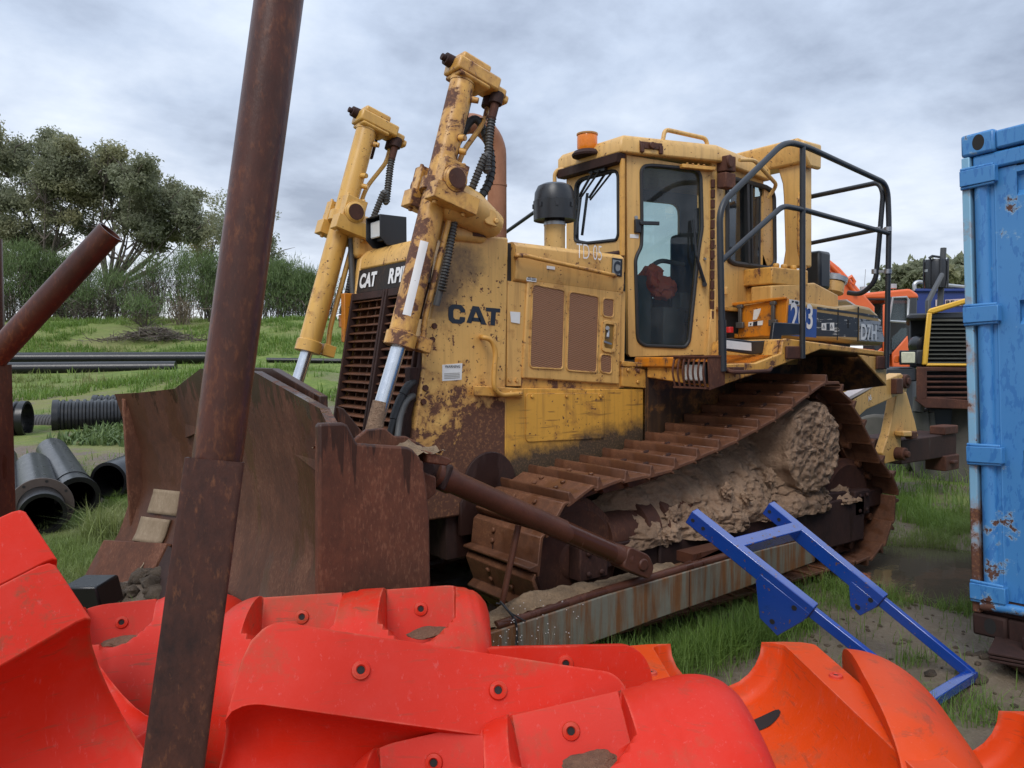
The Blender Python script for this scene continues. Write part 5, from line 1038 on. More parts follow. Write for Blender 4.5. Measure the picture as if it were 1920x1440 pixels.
# near end plate, box section behind the wing
m = MB(); pe = [(598, 797), (603, 794), (645, 793), (653, 797), (669, 829), (673, 832), (765, 838), (775, 843), (788, 858), (797, 885), (806, 960), (812, 1330), (598, 1330)]
m.prism([S(u, v, 1.82) for u, v in pe], (0, -.045, 0)); ep = m.build('end_plate', M['rust_plate'], dz, .010)
far_ep = MB(); far_ep.prism([(bx_(-1.8)-.06, -1.80, .25), (bx_(-1.8)-.02, -1.80, 1.38), (1.87, -1.80, 1.27), (1.87, -1.80, .25)], (0, .04, 0)); fe = far_ep.build('end_plate', M['rust_plate'], dz, .010)
m = MB(); xb0, xb1 = 1.87, 2.16
for sg in (1, -1):
    q_ = bx_(sg*1.77)-.18; m.hexa([(xb0, sg*1.25, .25), (1.92, sg*1.25, .25), (q_, sg*1.775, .25), (xb0, sg*1.775, .25), (xb0, sg*1.25, 1.25), (1.92, sg*1.25, 1.25), (q_, sg*1.775, 1.29), (xb0, sg*1.775, 1.265)])
    m.prism([(xb0+.02, sg*1.40, 1.24), (xb0-.14, sg*1.40, 1.17), (xb0-.14, sg*1.40, 1.10), (xb0+.02, sg*1.40, 1.0)], (0, sg*.24, 0))
m.bx(1.80, 1.92, -1.25, 1.25, .30, .55); m.bx(1.82, 1.92, -1.25, 1.25, .95, 1.15)
for y in (-.9, -.45, 0, .45, .9): m.bx(1.80, 1.92, y-.02, y+.02, .3, 1.3)
m.build('blade_box_frame', M['rust_plate'], dz, .008)
m = MB(); m.prism([S(u, v, 1.50) for u, v in ((664, 826), (688, 806), (722, 803), (740, 818), (762, 818), (800, 838), (802, 856), (670, 846))], (0, -.03, 0))
m.build('wing_rib', M['rust_plate'], dz, .006); m = MB(); m.prism([S(u, v, 1.25) for u, v in ((634, 762), (645, 766), (672, 800), (690, 822), (640, 822))], (0, -.03, 0)); m.build('wing_rib', M['rust_plate'], dz, .006); m = MB(); m.prism([S(u, v, 1.76) for u, v in ((800, 845), (845, 860), (848, 867), (838, 874), (802, 868))], (0, -.22, 0)); m.build('wing_rib', M['rust_plate'], dz, .006)
m = MB(); rows = []
for i in range(30):
    x = S(672, 832, 1.75).x-i*.38/29*1.0; rows.append([(x, y, 1.30+.03*fr((x*9, y*9, 0))+.02*fr((x*25, y*25, 2))) for y in np.linspace(1.28, 1.77, 26)])
m.grid(rows); m.build('dried_mud', M['sand'], dz, 0, 70)
# diagonal brace from the blade down to the push arm
m = MB(); b0, b1 = S(812, 887, 1.5), S(1172, 1046, 1.5); ax = (b1-b0).normalized()
m.tube([b0, b0+ax*.10, b0+ax*.12, b1-ax*.03, b1], [.062, .062, .054, .054, .06], 24); br = m.build('brace', M['rust_strut'], dz)
up = ax.cross(V((0, 1, 0))).normalized(); up = up if up.z > 0 else -up
m = MB(); c = b1+ax*.09; m.prism(roundpoly([c-ax*.14+up*.062+V((0, .055, 0)), c+ax*.03+up*.062+V((0, .055, 0)), c+ax*.10+up*.01+V((0, .055, 0)), c+ax*.09-up*.062+V((0, .055, 0)), c-ax*.14-up*.062+V((0, .055, 0))], .03), (0, -.11, 0)); m.cyl(c+V((0, .05, 0)), c+V((0, .066, 0)), .034, None, 20)
par(m.build('brace_clevis', M['rust_strut'], None, .008), br)
m = MB(); c = b0-ax*.06; m.obox(c, ax, (0, 1, 0), up, .22, .06, .10); m.cyl(c+V((0, -.07, 0))-ax*.02, c+V((0, .07, 0))-ax*.02, .045); m.obox(c+ax*.10, ax, (0, 1, 0), up, .03, .13, .12); m.bx(c.x-.02, c.x+.12, 1.30, 1.45, c.z-.25, c.z+.05); par(m.build('brace_yoke', M['rust_dark'], None, .01), br)
# push arm along the track
m = MB(); YA0, YA1 = 1.345, 1.50
m.prism([(1.44, YA1, .135), (1.44, YA1, .365), (.6, YA1, .41), (-.7, YA1, .445), (-1.35, YA1, .44), (-1.35, YA1, .27), (-.66, YA1, .235), (.2, YA1, .20)], (0, YA0-YA1, 0)); pa = m.build('push_arm', M['arm'], dz, .006)
m = MB(); zt3 = lambda x: float(np.interp(-x, [-1.44, -.6, .7, 1.35], [.365, .41, .445, .44]))
L_ = [(x, YA1-.03, zt3(x)+.012) for x in np.linspace(1.30, -1.3, 14)]; m.tube(L_, .024, 10); m.bx(-.75, -.15, YA0-.02, YA1-.05, .44, .50); par(m.build('arm_top_rib', M['rust_strut'], None), pa)
m = MB(); m.prism([(-.02, YA1-.05, .44), (-.6, YA1-.05, .53), (-.62, YA1-.05, .45)], (0, -.03, 0)); m.bx(-1.4, -.9, 1.20, 1.36, .30, .43); par(m.build('arm_gusset', M['rust'], None, .005), pa)
m = MB(); m.bx(-.0655, -.061, YA0, YA1+.0015, zt3(-.06)-.21, zt3(-.06)-.004); m.bx(1.40, 1.98, 1.34, 1.51, .16, .34); par(m.build('arm_joint', M['rust_dark'], None), pa)
m = MB(); rows = []
for x in np.linspace(1.40, -.10, 90):
    h = .035+.02*fr((x*3, 0, 0))+.055*math.exp(-((x-1.02)/.16)**2)+.03*math.exp(-((x-.75)/.12)**2); h *= min(1, (x+.10)/.2)
    rows.append([(x, y, zt3(x)+h*(1-((y-1.40)/.10)**2)*1.0+.014*fr((x*14, y*14, 5), 4)) for y in np.linspace(1.315, 1.478, 16)])
m.grid(rows); m.build('loose_sand', M['sand'], dz, 0, 75)
m = MB(); m.tube([S(972, 985, 1.44), S(941, 1133, 1.44)], .016, 10); m.build('prop_rod', M['rust_strut'], dz)
wv = [S(938, 1128, 1.46), S(950, 1142, 1.50), S(965, 1160, 1.515), S(970, 1180, 1.515), S(966, 1235, 1.52)]
m = MB(); m.tube(bend(wv, .05), .006, 6); m.tube(bend([S(930, 1131, 1.45), S(945, 1133, 1.47), S(955, 1148, 1.5), S(985, 1165, 1.515)], .05), .004, 6); m.build('tie_wire', M['rubber'], dz)
# --- ripper and drawbar at the back
m = MB(); XA = lambda u, v: S(u, v, .35)
m.prism([XA(1585, 752), XA(1660, 712), XA(1690, 700), XA(1703, 714), XA(1700, 735), XA(1625, 768), XA(1600, 790)], (0, -.14, 0)); m.prism([(p.x, -.35, p.z) for p in [XA(1585, 752), XA(1660, 712), XA(1690, 700), XA(1703, 714), XA(1700, 735), XA(1625, 768), XA(1600, 790)]], (0, .14, 0))
rp = m.build('ripper_arm', M['yellow'], dz, .01)
m = MB(); m.prism([XA(1585, 748), XA(1657, 709), XA(1660, 713), XA(1590, 755)], (0, -.13, 0)); par(m.build('top_sheen', m_plain('pale_top_sheen', (.6, .5, .45), .2), None), rp)  # pale strip paints wet sky sheen along the upper face of the arm
m = MB(); q = XA(1697, 715); m.cyl(q+V((0, .03, 0)), q+V((0, -.18, 0)), .075, None, 20); m.cyl(q+V((0, .05, 0)), q+V((0, .03, 0)), .04, None, 16); m.obox(XA(1677, 724)+V((0, .02, 0)), (1, 0, 0), (0, 1, 0), (0, 0, 1), .14, .08, .16); par(m.build('pivot_pin', M['rust'], None, .008), rp)
text('A5', S(1628, 752, .355), (-1, 0, .3), (.3, 0, 1), .05, M['whitepaint'], 'lettering', rp, .03, .8)
m = MB(); XB = lambda u, v: S(u, v, .25); m.prism([XB(1682, 735), XB(1700, 735), XB(1716, 790), XB(1722, 818), XB(1690, 820), XB(1690, 862), XB(1660, 870), XB(1655, 850), XB(1668, 810), XB(1676, 770)], (0, -.10, 0)); m.prism([XB(1677, 808), XB(1693, 807), XB(1693, 817), XB(1677, 817)], (0, .10, 0)); m.build('ripper_link', M['yellow'], dz, .01)
m = MB(); q = XB(1681, 850); m.cyl(q+V((0, .10, 0)), q+V((0, -.1, 0)), .07, None, 18); m.cyl(q+V((0, .14, 0)), q+V((0, .08, 0)), .035, None, 12); m.build('ripper_pin', M['rust'], dz, .01); m = MB(); q = XB(1700, 815); m.obox(q+V((0, .05, 0)), (1, 0, 0), (0, 1, 0), (0, 0, 1), .12, .08, .08); m.build('ripper_pin', M['rust'], dz, .01)
m = MB(); xb = -4.05; XC = lambda u, v: PX(u, v, xb)
a2, b2 = XC(1690, 822), XC(1690, 868)
z1, z0 = S(1720, 822, .2).z, S(1720, 866, .2).z; xq = S(1700, 850, .2).x
m.bx(xq-1.2, xq+.12, -.35, .2, z0, z1); m.build('ripper_beam', M['rust_dark'], dz, .012)
m = MB(); c1_ = S(1780, 850, .22).x; m.bx(c1_-.22, c1_+.13, .0, .24, z0-.16, z0+.02); m.build('shank_pocket', M['rust'], dz, .012); m = MB(); m.bx(c1_-.2, c1_+.14, .05, .23, z1, z1+.10); m.build('beam_bracket', M['rust'], dz, .012); m = MB(); m.bx(c1_-.1, c1_+.02, .2, .28, z0-.08, z0-.04); m.build('pocket_lip', M['rust'], dz, .012)
m = MB(); m.cyl(S(1600, 790, .1), S(1612, 860, .1), .09, None, 18); m.bx(-3.4, -2.9, -.4, .3, .55, 1.2); m.build('rear_case', M['rust_dark'], dz, .01)
# ================================================================ ground
def sstep(a, b, x): t = np.clip((np.asarray(x, float)-a)/(b-a), 0, 1); return t*t*(3-2*t)
def vn(x, y, sc_, seed=0):     # smooth value noise, vectorised
    x = np.asarray(x)/sc_+seed*17.3; y = np.asarray(y)/sc_+seed*9.1; xi = np.floor(x); yi = np.floor(y); fx = x-xi; fy = y-yi
    fx = fx*fx*(3-2*fx); fy = fy*fy*(3-2*fy)
    h = lambda a, b: (lambda q: q-np.floor(q))(np.sin(a*127.1+b*311.7+seed)*43758.5453)
    return (h(xi, yi)*(1-fx)+h(xi+1, yi)*fx)*(1-fy)+(h(xi, yi+1)*(1-fx)+h(xi+1, yi+1)*fx)*fy
def gh(s, d):
    s, d = np.asarray(s, float), np.asarray(d, float); u = s/np.maximum(d, 1.0)
    left = 1-sstep(-.05, .12, u)
    prof = np.interp(d, [0, 8, 13, 18, 25, 30, 36, 39, 43, 60, 120], [0, .02, .28, .55, 1.02, 1.5, 3.0, 3.42, 3.5, 3.6, 3.6])
    z = prof*left*sstep(-40, -2, d)
    z = z+left*.55*np.exp(-((d-21)/2.4)**2)*sstep(-.58, -.36, u)*sstep(-.02, -.3, u)       # rise in front of the long pipes
    z = z+left*.14*(vn(s, d, 2.6, 3)-.5)*sstep(9, 16, d)+.06*(vn(s, d, .9, 1)-.5)*sstep(6, 10, d)
    z = z+.05*(vn(s, d, .7, 2)-.5)+.025*(vn(s, d, .22, 5)-.5)-.02
    pud = np.exp(-(((s-3.3)/.95)**2+((d-6.15)/.85)**2)**2); z = z-.17*pud
    z = z+.16*np.exp(-(((s+2.45)/.42)**2+((d-5.35)/.35)**2))*(.6+.8*vn(s, d, .12, 8))      # spoil heaped at the far end of the blade
    z = z+.10*np.exp(-(((s-2.55)/.25)**2+((d-4.0)/.22)**2))
    return z
def sd_of(p): q = np.array([p[0]-CAM[0], p[1]-CAM[1], 0]); return q@RT, q@FW
def make_ground():
    a = np.sinh(np.linspace(-1, 1, 261)*5.6)/np.sinh(5.6)*420; b = np.r_[np.linspace(-60, -1, 14), np.sinh(np.linspace(0, 1, 300)*5.2)/np.sinh(5.2)*700]
    b = np.unique(np.r_[b, np.arange(2, 9, .07)]); a = np.unique(np.r_[a, np.arange(-4, 4.5, .09)])
    Sg, Dg = np.meshgrid(a, b); Zg = gh(Sg, Dg); P = np.array([CAM[0], CAM[1], 0])[None, None]+Sg[..., None]*RT+Dg[..., None]*FW; P[..., 2] += Zg
    ny, nx = Sg.shape; i = np.arange(ny-1)[:, None]*nx+np.arange(nx-1)[None]; F = np.stack([i, i+1, i+nx+1, i+nx], -1).reshape(-1, 4)
    o = big_mesh('ground', P.reshape(-1, 3), F, M['ground'], True); tag(o, kind='structure')
    Uu = Sg/np.maximum(Dg, 1)
    bare = np.maximum(np.exp(-(((Sg-3.0)/1.2)**2+((Dg-5.7)/1.35)**2)**2)*.9, np.exp(-(((Sg-1.35)/.5)**2+((Dg-4.1)/.5)**2))*.8)
    bare = np.maximum(bare, np.exp(-(((Sg+2.45)/.6)**2+((Dg-5.3)/.5)**2)**2)); bare = np.maximum(bare, .8*np.exp(-(((Sg+4.8)/1.3)**2+((Dg-11)/1.6)**2)))
    bare = np.maximum(bare, (Dg < 3.6)*.6); bare = np.maximum(bare, .95*sstep(.6, 1.1, Sg)*(1-sstep(7.2, 8.5, Dg))*(1-sstep(4.6, 5.4, Sg))*sstep(.30, .52, vn(Sg, Dg, .8, 4)*.5+vn(Sg, Dg, .3, 9)*.5+.16))
    gr = np.clip(sstep(15, 24, Dg)*.9, 0, 1); gr = np.maximum(gr, np.exp(-(((Sg+3.2)/1.2)**2+((Dg-6.6)/1.3)**2)**2))
    for nm, arr in (('bare', bare), ('grassy', gr*(bare < .5))):
        at_ = o.data.attributes.new(nm, 'FLOAT', 'POINT'); at_.data.foreach_set('value', arr.ravel().astype(np.float32))
make_ground()
wz = -0.055
ws = []
for i in range(48): a = i*2*math.pi/48; ws.append(SD(3.3+1.3*math.cos(a), 6.15+1.2*math.sin(a), wz))
m = MB(); m.add(ws, [tuple(range(48))]); w_ = m.build('puddle_water', M['water'], None, 0, 0); tag(w_, kind='structure')
# grass: individual blades
def blades(name, s, d, h, w, mat, lean=.8, seg=3, z=None, curl=1.0):
    n = len(s); zz = gh(s, d) if z is None else z; base = np.array([CAM[0], CAM[1], 0])[None]+s[:, None]*RT+d[:, None]*FW; base[:, 2] += zz-.01
    a = rng.uniform(0, 2*np.pi, n); dirv = np.stack([np.cos(a), np.sin(a), 0*a], 1); sidev = np.stack([-np.sin(a), np.cos(a), 0*a], 1)
    ln = np.abs(rng.normal(0, lean, n)); V_, F_ = [], []; idx = np.arange(n)*(2*seg+1)
    for k in range(seg+1):
        f = k/seg; off = dirv*(ln*f**(1.0+curl)*1.0*h)[:, None]; up = np.zeros((n, 3)); up[:, 2] = h*f*(1-.25*np.minimum(ln, 1.6)*f); c = base+off+up; ww = (w*(1-f)**.7)[:, None]
        if k < seg: V_ += [c-sidev*ww/2, c+sidev*ww/2]
        else: V_ += [c]
    Vv = np.stack(V_, 1).reshape(-1, 3); quads = []
    tris = []
    for k in range(seg):
        b = idx+2*k
        if k < seg-1: tris += [np.stack([b, b+1, b+3], 1), np.stack([b, b+3, b+2], 1)]
        else: tris += [np.stack([b, b+1, b+2], 1)]
    return big_mesh(name, Vv, np.concatenate(tris), mat)
def scatter(n, s0, s1, d0, d1, dens):
    s = rng.uniform(s0, s1, n); d = rng.uniform(d0, d1, n); k = rng.uniform(0, 1, n) < dens(s, d); return s[k], d[k]
def clear(s, d):    # keep blades out of the puddle, the tracks and the spoil
    p = np.array([CAM[0], CAM[1], 0])[None]+s[:, None]*RT+d[:, None]*FW; X, Y = p[:, 0], p[:, 1]
    dozer = (X > -2.75) & (X < 2.3) & (np.abs(Y) < 1.30); arm = (X > .2) & (X < 1.6) & (Y < 1.49) & (Y > 0)
    pud = (((s-3.3)/.92)**2+((d-6.15)/.82)**2) < 1
    return ~(dozer | arm | pud)
def near_density(s, d):
    t = vn(s, d, .55, 4)*.6+vn(s, d, .18, 6)*.4; k = sstep(.46, .72, t)*.9
    p = np.array([CAM[0], CAM[1], 0])[None]+s[:, None]*RT+d[:, None]*FW; arm = np.exp(-((p[:, 1]-1.62)/.25)**2)*(p[:, 0] > -2.6)*(p[:, 0] < 1.3)
    mud = np.exp(-(((s-2.2)/.85)**2+((d-4.9)/.55)**2))+np.exp(-(((s-1.3)/.5)**2+((d-4.0)/.4)**2))+.7*np.exp(-(((s-2.15)/.35)**2+((d-3.85)/.3)**2)); edge = np.exp(-((np.hypot((s-3.3)/1.15, (d-6.15)/1.05)-1)/.25)**2)
    return np.clip(k+arm*.9+edge*.4-mud*.8, .03, 1)*clear(s, d)*~((s > .5) & (s < 2.3) & (d < 3.45))
gs, gd, gl, gw = [], [], [], []
def put(s, d, h0, h1, w): gs.append(s); gd.append(d); gl.append(rng.uniform(h0, h1, len(s))*(.55+.9*vn(s, d, .4, 9))); gw.append(np.full(len(s), w))
s, d = scatter(190000, -.2, 4.8, 3.0, 9.5, near_density); put(s, d, .05, .19, .0048)
s, d = scatter(26000, .2, 1.9, 3.5, 5.2, lambda s, d: (lambda Y: np.exp(-((Y-1.66)/.13)**2))((CAM[1]+s*RT[1]+d*FW[1]))*clear(s, d)); put(s, d, .10, .27, .005)
s, d = scatter(130000, -4.6, -1.7, 4.6, 9.5, lambda s, d: clear(s, d)*np.clip(.45+.6*vn(s, d, .5, 2)-np.exp(-(((s+2.45)/.55)**2+((d-5.3)/.42)**2))*.9, 0, 1)); put(s, d, .04, .11, .005)
s, d = scatter(14000, -3.9, -2.7, 6.6, 8.4, lambda s, d: (vn(s, d, .45, 7) > .72)*.5*(s > -3.75)); put(s, d, .25, .55, .010)
s, d = scatter(60000, -12, 1.0, 9, 24, lambda s, d: clear(s, d)*sstep(.5, .75, vn(s, d, 1.3, 4))*(1-np.exp(-(((s+4.8)/1.2)**2+((d-11)/1.4)**2)))); put(s, d, .05, .17, .013)
s, d = scatter(190000, -32, 6, 18, 43, lambda s, d: sstep(.42, .66, vn(s, d, 1.6, 4)*.6+vn(s, d, .5, 3)*.4)); k_ = ~((d > 24.6) & (d < 29.6)) | (rng.uniform(0, 1, len(s)) < .06); s, d = s[k_], d[k_]; put(s, d, .08, .34, .035)
s = rng.normal(-3.68, .13, 420); d = rng.normal(7.15, .12, 420); put(s, d, .18, .34, .011)
s = rng.normal(-3.2, .3, 1200); d = rng.normal(6.6, .3, 1200); put(s, d, .06, .15, .008)
s, d = scatter(16000, 2.5, 9, 7.5, 22, lambda s, d: .8+0*s); put(s, d, .1, .35, .012)
S_, D_, L_, W_ = map(np.concatenate, (gs, gd, gl, gw))
g = blades('grass', S_, D_, L_, W_, M['grass']); tag(g, kind='stuff')
# dry seeding weeds in front of the push arm
ws_, wd_ = scatter(9000, -.35, .75, 3.15, 3.75, lambda s, d: np.exp(-((CAM[1]+s*RT[1]+d*FW[1]-1.62)/.10)**2)*.22); 
g2 = blades('dry_weeds', ws_, wd_, rng.uniform(.2, .5, len(ws_)), np.full(len(ws_), .0035), M['straw'], .35); tag(g2, kind='stuff')
m = MB()
for s1, d1 in zip(ws_[:260], wd_[:260]):
    p = SD(s1+random.uniform(-.1, .1), d1+random.uniform(-.05, .05), random.uniform(.08, .5)); m.obox(p, (1, 0, 0), (0, 1, 0), (0, 0, 1), .0035, .0035, .0035)
tag(m.build('seed_heads', m_plain('pale_seed', (.55, .5, .47), .8), None, 0, 0), kind='stuff')
# broad-leaved weeds among the corrugated pipes
s, d = scatter(2600, -7.5, -3.6, 12.3, 14.2, lambda s, d: .7+0*s); g3 = blades('broadleaf_weeds', s, d, rng.uniform(.08, .24, len(s)), np.full(len(s), .06), M['brush'], .9); tag(g3, kind='stuff')
m = MB()
for i in range(70):
    s1, d1 = random.gauss(-2.45, .35), random.gauss(5.3, .25); r = random.uniform(.03, .09); m.rock(SD(s1, d1, float(gh(s1, d1))+.01), r, r, r*.7, i, 2, .5)
for i in range(26):
    s1, d1 = random.gauss(2.55, .22), random.gauss(3.95, .22); r = random.uniform(.015, .055); m.rock(SD(s1, d1, float(gh(s1, d1))+.0), r, r, r*.7, i, 2, .5)
for i in range(420):
    s1, d1 = random.uniform(.3, 4.2), random.uniform(3.6, 6.0); r = random.uniform(.005, .022); m.rock(SD(s1, d1, float(gh(s1, d1))), r, r, r*.7, i, 1, .5)
tag(m.build('soil_clods', m_mud('dark_soil', (.05, .035, .022), (.13, .09, .058)), None, 0, 70), kind='stuff')
# ================================================================ plastic pipe floats
def shell(mb, o, ax, up, L=1.05, R=.40, groove=.19, pockets=((.20, .42), (.62, .84)), dome=.16, holes=None, back=True, ek=.70):
    """half of a pipe float: ax = length, up = in the joint plane, out = bulging side; pockets are recesses with a bolt hole along the upper edge"""
    ax = V(ax).normalized(); up = V(up); up = (up-ax*up.dot(ax)).normalized(); out = ax.cross(up); o = V(o)
    ts = sorted(set([0, .01, .03, .06, .1, .15, .85, .9, .94, .97, .99, 1]+[round(x, 4) for x in np.linspace(.03, .97, 95)]+[q+e for p in pockets for q in p for e in (-.012, .0, .012)]))
    NA = 52; rings = []
    for t in ts:
        e = min(t, 1-t)*L; rr = R*(ek+(1-ek)*math.sqrt(max(0, 1-(1-min(1, e/dome))**2))) if e < dome else R
        row = []
        inp = [p for p in pockets if p[0] <= t <= p[1]]
        for k in range(NA+1):
            th = math.pi/2-math.pi*k/NA; a, b = rr*math.cos(th), rr*math.sin(th); 
            for c_ in (.5,):
                for pc_ in pockets:
                    for q in (pc_[1]+.05,):
                        g_ = abs(t-q-.05*math.cos(th)); a -= .006*math.exp(-(g_/.008)**2)*math.cos(th); b -= .006*math.exp(-(g_/.008)**2)*math.sin(th)
            if pockets:
                cth = math.cos(th); edges = [(0, pockets[0][0]+.16*cth)]+[(pockets[i][1]+.03+.05*cth, pockets[i+1][0]+.16*cth) for i in range(len(pockets)-1)]+[(pockets[-1][1]+.03+.05*cth, 2)]
                bm_ = max(min(1, max(0, (t-e0)/.04+.5))*min(1, max(0, (e1-t)/.04+.5)) for e0, e1 in edges); kk = 1+.032*bm_*min(1, cth*6); a *= kk; b *= 1+.032*bm_*min(1, cth*6)
            if inp:
                p = inp[0]; f = (t-p[0])/(p[1]-p[0]); thp = math.radians(30+14*(2*f-1)**2); 
                if th > thp:
                    w = (th-thp)/(math.pi/2-thp); af, bf = rr*math.cos(thp), rr*math.sin(thp)
                    if w < .55: g_ = w/.55; a = af+(.075-af)*g_; b = bf-.02*g_
                    else: g_ = (w-.55)/.45; a = .075-.02*g_; b = (bf-.02)+(rr-bf+.02)*g_
            row.append(o+ax*(t-.5)*L+up*b+out*a)
        gr = groove*rr/R
        if back:
            row += [o+ax*(t-.5)*L+up*(-rr+(rr-gr)*x) for x in (.04, .5, .96)]
            row += [o+ax*(t-.5)*L+up*(gr*math.sin(th))+out*(gr*math.cos(th)) for th in np.linspace(-math.pi/2, math.pi/2, 13)]
            row += [o+ax*(t-.5)*L+up*(gr+(rr-gr)*x) for x in (.04, .5, .96)]
        rings.append(row)
    n = len(rings[0]); vs = [p for r in rings for p in r]; fs = [(i*n+j, i*n+(j+1) % n, (i+1)*n+(j+1) % n, (i+1)*n+j) for i in range(len(rings)-1) for j in range(n)]
    fs += [tuple(range(n))[::-1], tuple(range((len(rings)-1)*n, len(rings)*n))]
    mb.add(vs, fs); return ax, up, out
def ring_bolt(parent, p, n, r=.017, name='bolt_sleeve'):
    n = V(n).normalized(); m = MB(); m.lathe(V(p), n, [(-.004, r*.62), (.006, r*.62), (.010, r*.8), (.008, r*1.35), (-.003, r*1.5)], 18); o = m.build(name, M['float_red2'], None); par(o, parent)
    m = MB(); m.cyl(V(p)-n*.003, V(p)+n*.0045, r*.6, None, 14); par(m.build('bolt_hole', M['dark'], None), parent)
GF = 'plastic pipe float halves piled in the foreground'
def floatthing(o, ax, up, label, mat, L=1.05, R=.40, pockets=((.20, .42), (.62, .84)), groove=.19, dome=.16, sleeves=True, flange=(), ek=.70):
    t = thing('pipe_float', (V(o).x, V(o).y, max(0, V(o).z-R)), label, 'pipe float', GF); m = MB(); A, U, O = shell(m, o, ax, up, L, R, groove, pockets, dome, ek=ek)
    b = m.build('shell', M[mat], t, .006, 32)
    for i, p in enumerate(pockets):
        q = V(o)+A*((p[0]+p[1])/2-.5+.03)*L+U*(R*.585)+O*.19; mm = MB(); mm.rock(q, .07, .055, .008, i+int(R*100), 4, .3, 1.3); par(mm.build('dried_mud', M['pocket_dirt'], None, 0, 60), b)
    if sleeves:
        for p in pockets: ring_bolt(b, V(o)+A*((p[0]+p[1])/2-.5)*L+U*(R*.80)+O*.064, O)
    for f_, g_ in flange: ring_bolt(b, V(o)+A*(f_-.5)*L+U*g_-O*.002, -O, .018)
    return t, A, U, O
camdir = lambda p: (V(CAM)-V(p)).normalized()
rt, fw = V(RT), V(FW)
# C: float lying behind, joint line on top
floatthing(PD(672, 1320, 2.76), (rt*.985+fw*.06+V((0, 0, .045))), V((0, 0, 1))+fw*.35, 'scuffed red float half lying against the blade, two bolt pockets along its top edge', 'float_red2', .96, .385, ((.16, .45), (.62, .87)))
# F: big one at the bottom of the picture
floatthing(PD(1062, 1602, 2.05), (rt*.95+fw*.02+V((0, 0, .21))), V((0, 0, 1))+fw*.45, 'large clean red float half nearest the camera, rounded back up, two bolt pockets', 'float_red', 1.10, .36, ((.10, .36), (.44, .71)), .17)
Zv = V((0, 0, 1))
# D, E: turned over, flat joint face and pipe groove towards us
floatthing(PD(800, 1500, 2.02), -(rt*.96+fw*.10-Zv*.19), Zv+fw*.60, 'red float half turned over, joint face tilted up with a wide pipe groove', 'float_red', 1.10, .385, (), .17, .09, False, ((.71, .29), (.36, .29)))
floatthing(PD(1052, 1452, 2.50), -(rt*.99+fw*.02+Zv*.01), Zv+fw*.22, 'red float half behind the turned over one, only its top edge and bolt hole showing', 'float_red', .62, .395, (), .17, .10, False, ((.46, .34),))
# A: two nested halves at the left edge
def by_corner(c, D, U, L, R, label, mat):     # placed by the upper corner of its far end
    D = V(D).normalized(); U = (V(U)-D*V(U).dot(D)).normalized(); floatthing(V(c)-U*R-D*L/2, -D, U, label, mat, L, R, (), .285, .03, False, ek=.96)
by_corner(PD(97, 1048, 1.86), rt*.62+Zv*.34+fw*.72, -rt*.52+Zv*.80+fw*.25, 1.0, .45, 'muddy red float half in the bottom left corner, joint face turned to the camera', 'float_mud')
by_corner(PD(42, 950, 2.32), rt*.62+Zv*.34+fw*.72, -rt*.52+Zv*.80+fw*.25, 1.0, .47, 'red float half leaning behind the muddy one at the left edge of the pile', 'float_red')
floatthing(PD(292, 1322, 3.12), rt*.93+fw*.34, Zv+fw*.5, 'scuffed red float half lying behind the foot of the rusty post', 'float_red2', .74, .41, ((.16, .5),), dome=.2)
# G, H, I: orange ones on the ground at the right
gt, gA, gU, gO = floatthing(SD(.905, 2.78, .44), fw*.97-rt*.04, rt, 'orange float half lying open side up, wide concave groove, between red and scuffed floats', 'float_or', 1.10, .42, (), .285, .05, False, ((.30, .355), (.66, .355), (.34, -.355), (.72, -.355)))
m = MB(); rows = []
for d_ in np.linspace(2.72, 3.10, 16):
    rows.append([SD(.905-.04*(d_-2.78)+.279*math.sin(a_)*1.0, d_, .44-.279*math.cos(a_)+.004*mnoise.noise(V((d_*30, a_*9, 0)))) for a_ in np.linspace(-.02+.05*math.sin(d_*31), .17+.04*math.sin(d_*47), 8)])
m.grid(rows); m.build('dried_mud', M['float_grit'], gt, 0, 60)
m = MB(); rows = []
for f_ in np.linspace(-1, 1, 7):
    rows.append([SD(.905-.04*.3+.280*math.sin(a_), 3.12+.045*f_*math.sqrt(max(.02, 1-((a_-.42)/.36)**2)), .44-.280*math.cos(a_)) for a_ in np.linspace(.07, .77, 16)])
m.grid(rows); m.build('dark_slot', M['dark'], gt, 0, 60)
m = MB()
m.add([SD(.99, 2.55, .165), SD(1.04, 2.55, .172), SD(1.05, 2.95, .172), SD(.98, 2.97, .163)], [(0, 1, 2, 3)]) if False else None
floatthing(SD(1.31, 2.80, .15), fw*.96+rt*.22, Zv-rt*.05, 'orange float half on edge, its scuffed rounded back turned to the right', 'float_or', .98, .35, (), .17, .34, False)
floatthing(SD(1.76, 2.62, .24), fw*.97+rt*.05, rt, 'orange float half lying open side up at the right edge of the picture', 'float_or', 1.0, .40, (), .27, .05, False)
m = MB(); m.obox(PD(175, 1112, 3.55), rt, fw, (.2, 0, 1), .16, .20, .12); q = m.build('plastic_offcut', M['hdpe'], None, .01); tag(q, 'small black plastic offcut lying in front of the blade corner', 'offcut')
